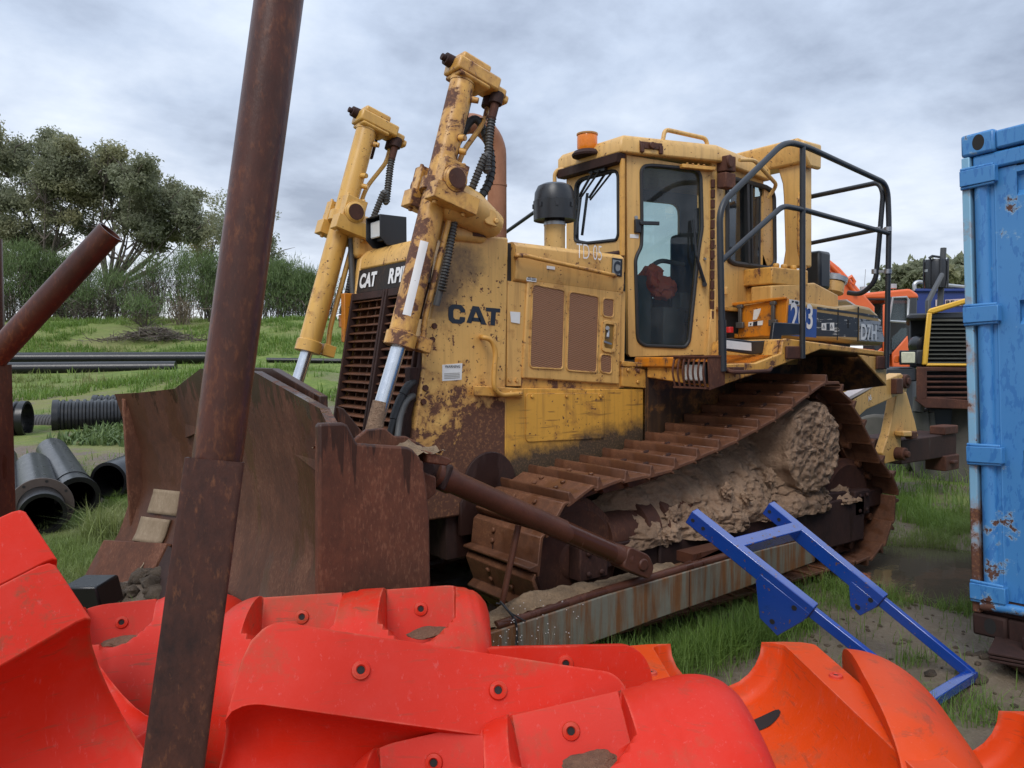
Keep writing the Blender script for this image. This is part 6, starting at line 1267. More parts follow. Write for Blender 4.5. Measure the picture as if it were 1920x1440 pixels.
# ================================================================ rusty posts
def sleeve(mb, p, q, half, wall, rot):
    p, q = V(p), V(q); a = (q-p).normalized(); b = V(CD).cross(a).normalized(); c = a.cross(b); b2 = b*math.cos(rot)+c*math.sin(rot); c2 = -b*math.sin(rot)+c*math.cos(rot)
    sq = lambda o, h: [o+b2*h+c2*h, o-b2*h+c2*h, o-b2*h-c2*h, o+b2*h-c2*h]
    O_, I_ = roundpoly(sq(p, half), .010, 3), roundpoly(sq(p, half-wall), .006, 3)
    n = len(O_); d = q-p; vs = O_+I_+[x+d for x in O_]+[x+d for x in I_]; fs = []
    for i in range(n): j = (i+1) % n; fs += [(i, j, n+j, n+i), (2*n+i, 2*n+j, 3*n+j, 3*n+i), (i, j, 2*n+j, 2*n+i), (n+i, n+j, 3*n+j, 3*n+i)]
    mb.add(vs, fs)
tp, bt = PD(404, 862, 1.47), PD(326, 1440, 1.405); dv = (bt-tp).normalized(); ft_ = tp+dv*((tp.z)/-dv.z)
po = thing('steel_post', ft_, 'tall leaning rusty post, a round tube standing in a square sleeve', 'post')
m = MB(); sleeve(m, tp, ft_, .052, .006, math.radians(-19)); m.build('square_sleeve', M['rust_sleeve'], po, 0, 50)
up_ = (PD(523, 0, 1.50)-PD(409, 850, 1.47)); m = MB(); b0_ = PD(409, 850, 1.47); m.tube([b0_-up_*.3, b0_+up_*1.35], .0455, 40); m.build('round_tube', M['rust_post'], po)
l0, l1 = PD(-12, 672, 2.62), PD(207, 434, 2.62); ld = (l1-l0).normalized()
po2 = thing('steel_post', PD(-30, 900, 2.62)-Zv*1.2, 'short rusty tube sticking out at an angle from a sleeve at the left edge', 'post')
m = MB(); m.lathe(l0-ld*.15, ld, [(0, .035), (0, .042), ((l1-l0).length+.15, .042), ((l1-l0).length+.15, .036), (0, .036)], 32); m.build('round_tube', M['rust_post'], po2)
m = MB(); m.cyl(l1-ld*.03, l1-ld*.02, .0365, None, 24); m.build('tube_inside', M['dark'], po2)
m = MB(); sl = PD(-22, 684, 2.62); sleeve(m, sl, sl-Zv*(sl.z), .050, .006, .1); m.build('square_sleeve', M['rust_post'], po2, 0, 50)
m = MB(); e0 = PD(-14, 448, 4.2); m.cyl(e0, V((e0.x, e0.y, 0)), .045, None, 20); q = m.build('steel_post', M['rust_post'], None); tag(q, 'thin upright rusty post at the very left edge in front of the trees', 'post')
# ================================================================ blue steel frame leaning on the push arm
G1, G2 = PZ(1738, 1318, .06), PZ(1822, 1266, .06); P1 = PY(1296, 966, 1.66); P2 = PD(1440, 951, (P1-V(CAM)).dot(V(CD))+.36)
bf = thing('lifting_frame', (G1+G2)/2, 'glossy blue steel frame of two box rails leaning on the bulldozer push arm', 'steel frame')
def rail(p, g, k, mb, mb2):
    p, g = V(p), V(g); a = (g-p).normalized(); L = (g-p).length; w = (P2-P1); w = (w-a*w.dot(a)).normalized(); n = a.cross(w); n = n if n.z > 0 else -n
    e = p+a*L*k; mb.beam(p, e, .062, .086, n); mb2.beam(e-a*.05, g, .036, .056, n); return a, n, w, e
for p, g, k, lk in ((P1, G1, .555, 1.0), (P2, G2, .60, .58)):
    m, m2 = MB(), MB(); a, n, w, e = rail(p, g, k, m, m2)
    m.build('box_rail', M['blue'], bf, .005); m2.build('inner_rail', M['blue'], bf, .004)
    m = MB(); side_ = w if w.dot(V(CAM)-p) > 0 else -w; n = n if n.z > 0 else -n; c = e+side_*.020
    pl_ = [c+a*x*lk+n*(y*lk-.02*(1-lk)) for x, y in ((-.30, .0), (-.30, -.05), (-.18, -.215), (-.06, -.23), (-.005, -.06), (-.005, .0))]; m.prism(pl_, side_*.012); o = m.build('lug_plate', M['blue'], bf, .003)
    m = MB(); 
    for dx, dy in ((-.12, -.18), (-.075, -.03)): q = c+a*dx*lk+n*(dy*lk-.01*(1-lk))+side_*.0125; m = MB(); m.cyl(q, q+side_*.0015, .014, None, 14); par(m.build('bolt_hole', M['dark'], None, 0), o)
    for dx in (.03, .10): q = p+a*dx+side_*.0315; m = MB(); m.cyl(q, q+side_*.0015, .011, None, 12); par(m.build('bolt_hole', M['dark'], None, 0), o)
    m = MB(); m.obox(e+a*.0008, a, w, n, .0015, .052, .074); m.build('rail_end', M['rust_dark'], bf)
c0, c1 = P1+(G1-P1)*.20, P2+(G2-P2)*.16
m = MB(); m.beam(c0, c1, .07, .085, (P2-P1).cross(G1-P1) if (P2-P1).cross(G1-P1).z > 0 else -(P2-P1).cross(G1-P1)); m.build('cross_member', M['blue'], bf, .005)
m = MB(); m.beam(G1-(G2-G1)*.05, G2+(G2-G1)*.02, .055, .045); m.build('foot_bar', M['blue'], bf, .004)
# ================================================================ blue shipping container at the right edge
BL, TL_ = PD(1824, 1188, 4.2), PD(1801, 256, 4.2); cu = (TL_-BL).normalized(); H = (TL_-BL).length
cf = (rt*.584-fw*.81); cf = (cf-cu*cf.dot(cu)).normalized(); cn = cf.cross(cu); cn = cn if cn.dot(fw) > 0 else -cn      # cn points into the container
ct = thing('shipping_container', BL, 'light blue shipping container with a rusted lower corner at the right edge', 'shipping container')
def CB(mb, t0, t1, h0, h1, n0, n1): mb.hexa([BL+cf*t+cu*h+cn*n for h in (h0, h1) for t, n in ((t0, n0), (t1, n0), (t1, n1), (t0, n1))]); return mb
W = 2.44
m = MB(); CB(m, .02, W-.02, .02, H-.02, .06, 6.0); m.build('box_walls', M['container'], ct)
for t0 in (0, W-.042): m = MB(); CB(m, t0, t0+.042, .12, H-.12, -.002, .1); m.build('corner_post', M['container_edge'], ct, .006)
for h0 in (0, H-.118):
    for t0 in (0, W-.168):
        m = MB(); CB(m, t0, t0+.168, h0, h0+.118, -.006, .17); fo_ = m.build('corner_casting', M['container'] if h0 else M['rust_dark'], ct, .014)
        m = MB(); c = BL+cf*(t0+.09)+cu*(h0+.062)-cn*.0065; m.prism([c+cf*.030*math.cos(a)+cu*.042*math.sin(a) for a in np.linspace(0, 6.2832*23/24, 24)], cn*.004); par(m.build('lashing_hole', M['dark'], None, 0, 0), fo_)
m = MB(); CB(m, .168, W-.168, H-.11, H-.012, .004, .10); CB(m, .05, W-.05, H-.205, H-.12, .012, .06); m.build('header_beam', M['container'], ct, .012)
m = MB(); CB(m, .168, W-.168, .0, .115, .004, .12); CB(m, .042, W-.04, .115, .20, .02, .08); m.build('sill_beam', M['rust_dark'], ct, .012)
m = MB(); m.tube([BL+cf*t+cu*(.155+.02*math.sin(t*7))+cn*.0 for t in np.linspace(.05, 2.3, 30)], .026, 10); m.build('sill_tube', M['container'], ct)
for t0, t1 in ((.055, W/2-.01), (W/2+.01, W-.055)):
    m = MB(); CB(m, t0+.002, t1-.002, .207, H-.212, .070, .09)
    for hh in np.arange(.45, H-.5, .52):
        pass
    dr_ = m.build('door', M['container'], ct, .004)
    m = MB(); prof = [(.21, .030)]
    for v in (1090, 842, 566, 330): hg = (PD(1890, v, 4.1)-BL).dot(cu); prof += [(hg-.12, .030), (hg-.075, -.0), (hg-.015, .0), (hg, .030)] if False else [(hg-.125, .030), (hg-.085, .066), (hg-.02, .066), (hg, .030)]
    prof += [(H-.215, .030)]; ta, tb = (t0+.20, t1-.06) if t0 < 1 else (t0+.06, t1-.20)
    m.grid([[BL+cf*t+cu*h+cn*n for h, n in prof] for t in (ta, tb)])
    for t in (ta, tb):
        for q in range(1, len(prof)-1, 4): m.add([BL+cf*t+cu*h+cn*n for h, n in prof[q:q+4]], [(0, 1, 2, 3)])
    for x0_, x1_ in ((t0, ta), (tb, t1)): CB(m, x0_, x1_, .205, H-.21, .030, .05)
    par(m.build('pressed_panel', M['container'], None, 0, 12), dr_)
    ed = t0+.035 if t0 < 1 else t1-.035
    m = MB(); m.tube([BL+cf*ed+cu*.22+cn*.03, BL+cf*ed+cu*(H-.22)+cn*.03], .038, 12); m.tube([BL+cf*(ed+.06)+cu*.22+cn*.04, BL+cf*(ed+.06)+cu*(H-.22)+cn*.04], .012, 8); par(m.build('door_edge', M['container'], None), dr_)
    for v in (333, 590, 852, 1110):
        hh = (PD(1830, v, 4.15)-BL).dot(cu); m = MB(); a0, a1 = (0, .175) if t0 < 1 else (W-.175, W)
        CB(m, a0, a1, hh-.042, hh+.042, -.028, .02); m.tube([BL+cf*a0+cu*(hh+.05)-cn*.012, BL+cf*(a1-.01)+cu*(hh+.047)-cn*.012], .010, 8); m.tube([BL+cf*a0+cu*(hh-.05)-cn*.012, BL+cf*(a1-.01)+cu*(hh-.047)-cn*.012], .010, 8)
        par(m.build('hinge', M['container'], None, .008), dr_)
# steel plate with a lug on its back
ap = PZ(1852, 1222, .20)
pt = thing('steel_plate', (ap.x, ap.y, 0), 'dark rusty steel plate with a lifting lug lying in front of the blue container', 'steel plate')
d1, d2 = (rt*.82-fw*.55).normalized(), (rt*.62+fw*.78).normalized()
m = MB()
for k in range(3): o_ = ap-Zv*(.018*k)+d1*.004*k; m.prism([o_, o_+d1*.75, o_+d1*.75+d2*.5, o_+d2*.5], (0, 0, -.013))
m.build('plate_stack', M['rust_dark'], pt, .003)
m = MB(); o_ = ap-Zv*.055+d1*.06+d2*.03; vs = [o_, o_+d1*.6, o_+d1*.6+d2*.4, o_+d2*.4]; b_ = [p+(ap+d1*.4+d2*.25-p)*.5-Zv*.14 for p in vs]; m.hexa(b_+vs); m.build('base_block', M['rust_dark'], pt, .01)
m = MB(); lo = ap+d1*.16+d2*.16; lx = (d1*.5+d2*.6).normalized(); lug = [lo-lx*.045, lo-lx*.045+Zv*.06]+[lo+Zv*.06+lx*.045*math.cos(a)+Zv*.05*math.sin(a) for a in np.linspace(math.pi, 0, 9)]+[lo+lx*.045]
m.prism(lug, lx.cross(Zv)*.03); m.build('lifting_lug', M['rust_dark'], pt, .004)
m = MB(); m.rock(ap+d1*.33+d2*.16+Zv*.01, .08, .08, .03, 4, 3, .4); m.build('sand_heap', M['sand'], pt)
# ================================================================ black pipes at the left
def pipe(mb, p, q, r, wall=.03, n=36):
    p, q = V(p), V(q); a = (q-p); mb.lathe(p, a, [(0, r-wall), (0, r), (a.length, r), (a.length, r-wall), (0, r-wall)][:4], n, True)
GPZ = lambda u, v, h=0: (lambda q: q)(PZ(u, v, h))
def ppipe(u, v, d, r, dirv, L, label, flange=False, collar=False, z=None):
    c = PD(u, v, d); dirv = V(dirv).normalized(); t = thing('pipe', (c.x, c.y, c.z-r), label, 'pipe', 'black plastic pipes lying in the grass'); m = MB(); pipe(m, c, c+dirv*L, r, .035); 
    if collar: m.lathe(c, dirv, [(0, r), (0, r+.018), (.07, r+.018), (.07, r)], 36, True); m.lathe(c, dirv, [(.30, r), (.30, r+.006), (.34, r+.006), (.34, r)], 36, True)
    m.build('pipe_wall', M['hdpe'], t)
    m = MB(); m.cyl(c+dirv*(L-.05), c+dirv*(L-.04), r-.034, None, 24); m.build('pipe_inside', M['dark'], t)
    if flange:
        m = MB(); f0 = .30; m.lathe(c, dirv, [(f0, r+.002), (f0, r+.10), (f0+.03, r+.10), (f0+.03, r+.002)], 40, True); fl = m.build('flange', m_plain('rusty_flange', (.075, .055, .045), .6, 0, .3, 10), t, .003)
        a_ = dirv.orthogonal().normalized(); b_ = dirv.cross(a_); m = MB()
        for k in range(8): w = k*math.pi/4+.2; q = c+dirv*(f0-.001)+(a_*math.cos(w)+b_*math.sin(w))*(r+.062); m.cyl(q-dirv*.001, q+dirv*.002, .014, None, 12)
        par(m.build('bolt_hole', M['dark'], None, 0), fl)
    return t
dl = fw*.93-rt*.11
def pp2(u0, v0, d0, u1, v1, d1, r, label, **k):
    a, b = PD(u0, v0, d0), PD(u1, v1, d1); a.z = float(gh(*sd_of(a)))+r; b.z = float(gh(*sd_of(b)))+r+.01; uv = (u0, v0)
    t = thing('pipe', (a.x, a.y, a.z-r), label, 'pipe', 'black plastic pipes lying in the grass'); dirv = (b-a).normalized(); L = (b-a).length; c = a; m = MB(); pipe(m, c, b, r, .035)
    if k.get('collar'): m.lathe(c, dirv, [(0, r), (0, r+.018), (.07, r+.018), (.07, r)], 36, True); m.lathe(c, dirv, [(.42, r), (.42, r+.008), (.46, r+.008), (.46, r)], 36, True)
    m.build('pipe_wall', M['hdpe'], t); m = MB(); m.cyl(c+dirv*(L-.05), c+dirv*(L-.04), r-.034, None, 24); m.build('pipe_inside', M['dark'], t)
    if k.get('flange'):
        m = MB(); f0 = .36; m.lathe(c, dirv, [(f0, r+.002), (f0, r+.085), (f0+.03, r+.085), (f0+.03, r+.002)], 40, True); fl = m.build('flange', m_plain('rusty_flange', (.075, .055, .045), .6, 0, .3, 10), t, .003)
        a_ = dirv.orthogonal().normalized(); b_ = dirv.cross(a_); m = MB()
        for q_ in range(8): w = q_*math.pi/4+.2; q = c+dirv*(f0-.001)+(a_*math.cos(w)+b_*math.sin(w))*(r+.055); m = MB(); m.cyl(q-dirv*.001, q+dirv*.002, .014, None, 12); par(m.build('bolt_hole', M['dark'], None, 0), fl)
pp2(80, 946, 7.3, 62, 868, 9.6, .20, 'black plastic pipe with a brown bolted flange near its open end', flange=True)
pp2(146, 905, 8.2, 98, 848, 10.9, .20, 'black plastic pipe with a thick collar at its open end, beside the flanged one', collar=True)
pp2(10, 925, 7.9, 4, 862, 10.4, .175, 'plain black plastic pipe at the left edge of the row of pipes')
pp2(203, 884, 8.9, 330, 850, 10.6, .215, 'black plastic pipe lying askew behind the blade edge')
def corr(u, v, d, r, dirv, L, label, pitch=.10):
    c = PD(u, v, d); a = V(dirv).normalized(); t = thing('corrugated_pipe', (c.x, c.y, c.z-r), label, 'corrugated pipe', 'black corrugated pipes'); prof = [(0, r-.035), (0, r+.012), (.10, r+.012), (.10, r-.012)]; x = .13
    while x < L: prof += [(x, r-.02), (x+.02, r+.008), (x+.055, r+.008), (x+.075, r-.02)]; x += pitch
    prof += [(L, r-.02), (L, r-.035)]; m = MB(); m.lathe(c, a, prof, 40, True); m.build('ribbed_wall', M['hdpe'], t)
    return t
corr(100, 786, 14.2, .345, rt*.90+fw*.42, 4.5, 'long ribbed black pipe lying level beside the grass bank', .115)
corr(175, 768, 16.5, .30, rt*.95+fw*.3, 3.2, 'ribbed black pipe lying behind the long ribbed one, mostly hidden', .11)
corr(52, 786, 13.6, .31, -rt*.50-fw*.12, .42, 'short cut ring of ribbed black pipe open at both ends', .115)
c = PD(50, 797, 14.6); t = thing('corrugated_pipe', c-Zv*.2, 'fine ribbed black pipe lying between the cut ring and the long ribbed pipe', 'corrugated pipe', 'black corrugated pipes')
m = MB(); prof = [(0, .15)]; x = 0
while x < 1.6: prof += [(x, .185), (x+.02, .197), (x+.035, .197), (x+.05, .185)]; x += .055
m.lathe(c, rt*.97+fw*.05, prof+[(x, .15)], 30, True); m.build('ribbed_wall', m_plain('dusty_black_plastic', (.055, .05, .047), .6, 0, .4, 6), t)
m = MB(); m.rock(PD(330, 668, 23), .01, .01, .01, 1, 1); 
for (u0, v0, u1, v1, d0, d1, lab) in ((-60, 673, 420, 671, 27.5, 29, 'upper of the two long straight black pipes across the grass'), (-60, 692, 330, 689, 26, 27, 'lower of the two long straight black pipes, partly sunk in grass')):
    a_, b_ = PD(u0, v0, d0), PD(u1, v1, d1); q = MB(); q.tube([a_, b_], .225, 28); o = q.build('long_pipe', M['hdpe'], None); tag(o, lab, 'pipe', 'long straight black pipes on the bank')
a_, b_ = PD(500, 675, 29), PD(640, 677, 29); q = MB(); q.tube([a_, b_], .09, 16); o = q.build('long_pipe', M['hdpe'], None); tag(o, 'thin straight black pipe seen between the two lift cylinders', 'pipe', 'long straight black pipes on the bank')
# orange soil heap and brush heap
m = MB()
for i in range(14): m.rock(SD(-3.6+random.gauss(0, .25), 10.4+random.gauss(0, .2), .38+random.uniform(0, .12)), .25, .25, .14, i, 2, .45)
o = m.build('soil_heap', m_mud('orange_soil', (.25, .10, .04), (.45, .20, .09)), None, 0, 70); tag(o, 'small heap of orange soil behind the far end of the blade', 'soil heap')
m = MB(); bc0 = SD(-15.4, 33.5, 0); bz = float(gh(-15.4, 33.5))
for i in range(420):
    a = random.gauss(0, 1.0); x = SD(-15.4+a*1.1, 33.5+random.gauss(0, .35), bz+random.uniform(.0, .55)*math.exp(-(a/1.2)**2)); dr_ = V((random.gauss(0, 1), random.gauss(0, 1), random.gauss(0, .3))).normalized(); m.tube([x-dr_*.4, x+dr_*.4+V((0, 0, .08))], .012, 3)
o = m.build('brush_heap', M['twig'], None, 0, 0); tag(o, 'heap of cut brushwood lying on the grassy bank', 'brush heap')
# ================================================================ machines behind at the right
def quad(mb, pts, d, th=.05): P = [PD(u, v, d) for u, v in pts]; k = V(ray(min(p[0] for p in pts), 664)); k.z = 0; return mb.prism(P, k*th)   # the machines stand turned a little away
def pbox(mb, u0, v0, u1, v1, d, depth): return quad(mb, [(u0, v0), (u1, v0), (u1, v1), (u0, v1)], d, depth)
xd = 15.0
ex = thing('excavator', SD(10.6*.71, 15.5, 0), 'orange excavator with its boom arching up, standing behind the bulldozer', 'excavator')
m = MB(); quad(m, [(1608, 560), (1612, 550), (1706, 541), (1722, 552), (1722, 560)], xd, 1.6); m.build('cab_roof', M['exc_orange'], ex, .06)
m = MB(); quad(m, [(1664, 556), (1672, 556), (1668, 660), (1656, 690), (1655, 640)], xd-.01, .12); quad(m, [(1706, 552), (1720, 552), (1716, 700), (1700, 700)], xd+.01, .12); pbox(m, 1640, 640, 1716, 665, xd+.02, .1); pbox(m, 1612, 556, 1722, 563, xd+.02, .1); m.build('cab_frame', M['truck_grey'], ex, .02)
m = MB(); quad(m, [(1672, 560), (1704, 560), (1706, 566), (1704, 603), (1669, 601)], xd, .03); m.build('door_window', M['glass'], ex)
m = MB(); m.tube([PD(u, v, xd-.03) for u, v in roundp] if False else [PD(u, v, xd-.03) for u, v in ((1674, 558), (1700, 557), (1703, 562), (1702, 601), (1698, 604), (1668, 602), (1668, 594))], .022, 6, True); m.build('window_frame', M['galv'], ex)
m = MB(); quad(m, [(1625, 566), (1658, 562), (1654, 620), (1640, 625), (1632, 600)], xd+.3, .03); m.build('front_window', M['glass'], ex)
m = MB(); pbox(m, 1618, 560, 1716, 690, xd+1.5, .05); m.build('cab_back', m_plain('cab_interior', (.05, .06, .06), .7), ex)
m = MB(); quad(m, [(1655, 570), (1662, 570), (1662, 690), (1655, 690)], xd-.05, .1); quad(m, [(1600, 690), (1655, 650), (1655, 702), (1600, 706)], xd+.0, 1.2); quad(m, [(1702, 628), (1706, 690), (1672, 690), (1672, 662)], xd-.04, .1); quad(m, [(1560, 648), (1708, 662), (1708, 706), (1560, 706)], xd+.2, 2.0); m.build('body', M['exc_orange'], ex, .03)
m = MB(); quad(m, [(1672, 634), (1690, 615), (1700, 615), (1700, 636), (1680, 655), (1672, 655)], xd-.02, .03); m.build('lower_window', M['glass'], ex)
m = MB(); bo = [(1500, 490), (1515, 479), (1532, 475), (1550, 482), (1575, 502), (1605, 535), (1640, 575), (1640, 640), (1560, 640), (1520, 560)]; quad(m, bo, xd-.8, .5); m.build('boom', M['exc_orange'], ex, .03)
m = MB(); m.tube([PD(u, v, xd-.85) for u, v in ((1545, 484), (1560, 500), (1590, 530), (1606, 552))], .03, 8); m.tube([PD(u, v, xd-.9) for u, v in ((1593, 528), (1590, 523), (1596, 519), (1602, 528), (1600, 534))], .03, 8); m.build('boom_line', M['exc_orange'], ex)
m = MB(); m.cyl(PD(1620, 548, xd+.4), PD(1620, 538, xd+.4), .08); m.cyl(PD(1672, 541, xd+.6), PD(1672, 533, xd+.6), .09); m.tube([PD(1623, 505, xd+.4), PD(1620, 546, xd+.4)], .006, 4); m.build('roof_lamp', M['galv'], ex)
m = MB(); pbox(m, 1540, 702, 1720, 850, xd+.4, 2.5); m.build('crawler', M['truck_grey'], ex, .1)
td = 10.0
tk_ = thing('dump_truck', SD(.61*10, 10.6, 0), 'dump truck nose with a yellow framed louvre grille and one square headlight behind the container', 'dump truck')
m = MB(); quad(m, [(1735, 588), (1830, 588), (1830, 692), (1728, 690)], td+.10, .05); m.build('grille_back', M['dark'], tk_)
m = MB()
for i in range(12): v = 598+i*7.9; m.prism([PD(1744-i*.6, v, td+.06), PD(1835, v, td+.06), PD(1835, v+4.2, td+.0), PD(1744-i*.6, v+4.2, td+.0)], fw*.02)
m.build('grille_slats', M['truck_slat'], tk_, 0, 0)
m = MB(); quad(m, [(1738, 586), (1748, 585), (1739, 684), (1728, 685)], td-.05, .14); quad(m, [(1738, 586), (1742, 579), (1835, 552), (1835, 561), (1750, 588)], td-.05, .14); quad(m, [(1736, 681), (1835, 682), (1835, 687), (1736, 687)], td-.04, .1); m.build('grille_frame', M['truck_yellow'], tk_, .02)
m = MB(); quad(m, [(1698, 593), (1706, 588), (1835, 584), (1835, 597), (1700, 599)], td+.05, 2.2); m.build('hood', M['truck_grey'], tk_, .03)
m = MB(); pbox(m, 1706, 598, 1740, 690, td+.5, 1.6); pbox(m, 1718, 656, 1735, 684, td, .3); pbox(m, 1660, 690, 1719, 715, td-.05, 1.0); pbox(m, 1735, 765, 1835, 806, td+.35, 1.4); m.build('hood_side', M['truck_grey'], tk_, .02)
m = MB(); m.lathe(PD(1722, 648, td+.4), fw*-1, [(0, .14), (.1, .15), (.2, .13), (.24, .05)], 24); m.build('air_tank', M['hdpe'], tk_)
m = MB(); pbox(m, 1686, 657, 1719, 684, td-.10, .25); hl_ = m.build('headlamp', M['black'], tk_, .01)
m = MB(); pbox(m, 1690, 660, 1716, 681, td-.115, .02); par(m.build('lens', m_plain('headlamp_lens', (.62, .60, .42), .15, 0, .25, 30), None, .01), hl_)
m = MB(); pbox(m, 1676, 667, 1686, 680, td-.06, .1); m.build('indicator', m_plain('indicator_lens', (.65, .12, .02), .25), tk_, .01)
m = MB(); pbox(m, 1718, 688, 1738, 750, td-.08, .4); quad(m, [(1735, 688), (1835, 690), (1835, 697), (1735, 696)], td-.08, .4)
for i in range(5): pbox(m, 1736, 704+i*10, 1835, 708.5+i*10, td-.07, .05)
quad(m, [(1715, 750), (1735, 744), (1835, 752), (1835, 768), (1735, 765)], td-.08, .5); m.build('bumper', M['rust'], tk_, .01)
m = MB(); pbox(m, 1736, 697, 1835, 752, td+.02, .2); m.build('bumper_inside', M['dark'], tk_)
m = MB(); m.cyl(PD(1790, 845, td+.3), PD(1835, 845, td+.9), .62, None, 28); m.cyl(PD(1640, 845, td+1.6), PD(1668, 845, td+1.9), .55, None, 28); m.build('wheel', M['dustytyre'], tk_, .05)
m = MB(); m.cyl(PD(1726, 770, td+.2), PD(1738, 850, td+.3), .09, .07); m.cyl(PD(1742, 772, td+.2), PD(1750, 850, td+.3), .06, .06); m.tube([PD(1721, 772, td+.15), PD(1724, 752, td+.15), PD(1740, 748, td+.15)], .07, 10); m.build('strut', m_plain('grey_steel', (.10, .095, .085), .6), tk_)
m = MB(); m.cyl(PD(1762, 584, td+1.6), PD(1769, 465, td+1.6), .042, None, 14); m.build('exhaust_stack', m_plain('grey_pipe', (.055, .055, .055), .5), tk_); m = MB(); m.tube([PD(1740, 592, td+.5), PD(1740, 566, td+.5), PD(1766, 515, td+1.0)], .032, 10); m.build('exhaust_stack', m_plain('grey_pipe', (.055, .055, .055), .5), tk_)
m = MB(); m.lathe(PD(1754, 540, td+1.6), (0, 0, 1), [(0, .15), (.10, .16), (.38, .16), (.42, .145)], 18); m.tube([PD(1742, 484, td+1.45), PD(1748, 480, td+1.45), PD(1762, 482, td+1.45)], .018, 6)
for k in range(8): a = k*math.pi/4; q = PD(1754, 540, td+1.6)+V((.17*math.cos(a), .17*math.sin(a), 0)); m.tube([q, q+Zv*.43], .012, 5)
m.build('exhaust_guard', M['black'], tk_)
m = MB(); m.lathe(PD(1754, 510, td+1.6), (0, 0, 1), [(0, .163), (.035, .163)], 18); m.build('clamp_band', M['galv'], tk_)
sd_ = 18.0
sk = thing('tipper_body', SD(.56*18, 19, 0), 'deep blue steel tipper body standing behind the dump truck', 'tipper body')
m = MB(); quad(m, [(1708, 548), (1718, 543), (1835, 540), (1835, 650), (1716, 650), (1708, 590)], sd_, 4.0); pbox(m, 1716, 541, 1835, 547, sd_-.06, .08); pbox(m, 1712, 548, 1718, 600, sd_-.08, .1); m.build('steel_body', M['deepblue'], sk, .02)
m = MB(); quad(m, [(1772, 562), (1835, 558), (1835, 572), (1772, 575)], sd_-.02, .01); s_o = m.build('sign_strip', m_plain('sign_pink', (.55, .42, .42), .6), sk, 0, 0)
text('RECO', PD(1773, 572, sd_-.035), rt, Zv, .11, M['navy'], 'lettering', s_o, .03, 1.2, .002)
m = MB(); quad(m, [(1754, 562), (1764, 561), (1764, 575), (1754, 574)], sd_-.02, .01); m.build('sign_patch', m_plain('sign_pale', (.5, .42, .42), .6), sk, 0, 0)
m = MB(); m.tube(bend([PD(1715, 545, sd_), PD(1714, 532, sd_), PD(1722, 528, sd_), PD(1738, 531, sd_), PD(1835, 541, sd_)], .15), .045, 8); m.tube([PD(1735, 531, sd_), PD(1735, 544, sd_)], .03, 6); m.build('hand_rail', M['galv'], sk)
m = MB(); pbox(m, 1720, 650, 1835, 830, sd_+.3, 3.0); m.build('chassis', M['truck_grey'], sk)
# ================================================================ trees and shrubs
def leaf_cloud(name, pts, nrm_jit, w, h, mat, parent, droop=.6):
    n = len(pts); a = rng.uniform(0, 2*np.pi, n); t = rng.normal(0, 1, (n, 3)); t[:, 2] -= droop; t /= np.linalg.norm(t, axis=1)[:, None]
    s = np.cross(t, rng.normal(0, 1, (n, 3))); s /= np.linalg.norm(s, axis=1)[:, None]; sc_ = rng.uniform(.6, 1.35, n)[:, None]
    P = np.stack([pts-s*w*sc_/2, pts+t*h*sc_*.45-s*w*sc_*.05+s*w*sc_*.5, pts+t*h*sc_, pts+t*h*sc_*.45-s*w*sc_*.55], 1).reshape(-1, 3)
    return big_mesh(name, P, np.arange(n*4).reshape(n, 4), mat, False, parent)
def clump_points(c, r, n, hollow=.15, sub=12):
    """leaf sprays: many small tufts spread through an uneven crown lobe"""
    out = []; k = max(4, n//sub)
    v = rng.normal(0, 1, (k, 3)); v /= np.linalg.norm(v, axis=1)[:, None]; rad = rng.uniform(hollow, 1.0, k)**.7; rad *= 1+.25*rng.normal(0, 1, k)*.5
    cen = np.array(c)[None]+v*rad[:, None]*np.array(r)[None]
    for _ in range(sub): out.append(cen+rng.normal(0, .17, (k, 3))*np.array(r)[None]*np.array([1, 1, .7])[None]*np.clip(1.3/np.mean(r), .35, 1.1))
    return np.concatenate(out)
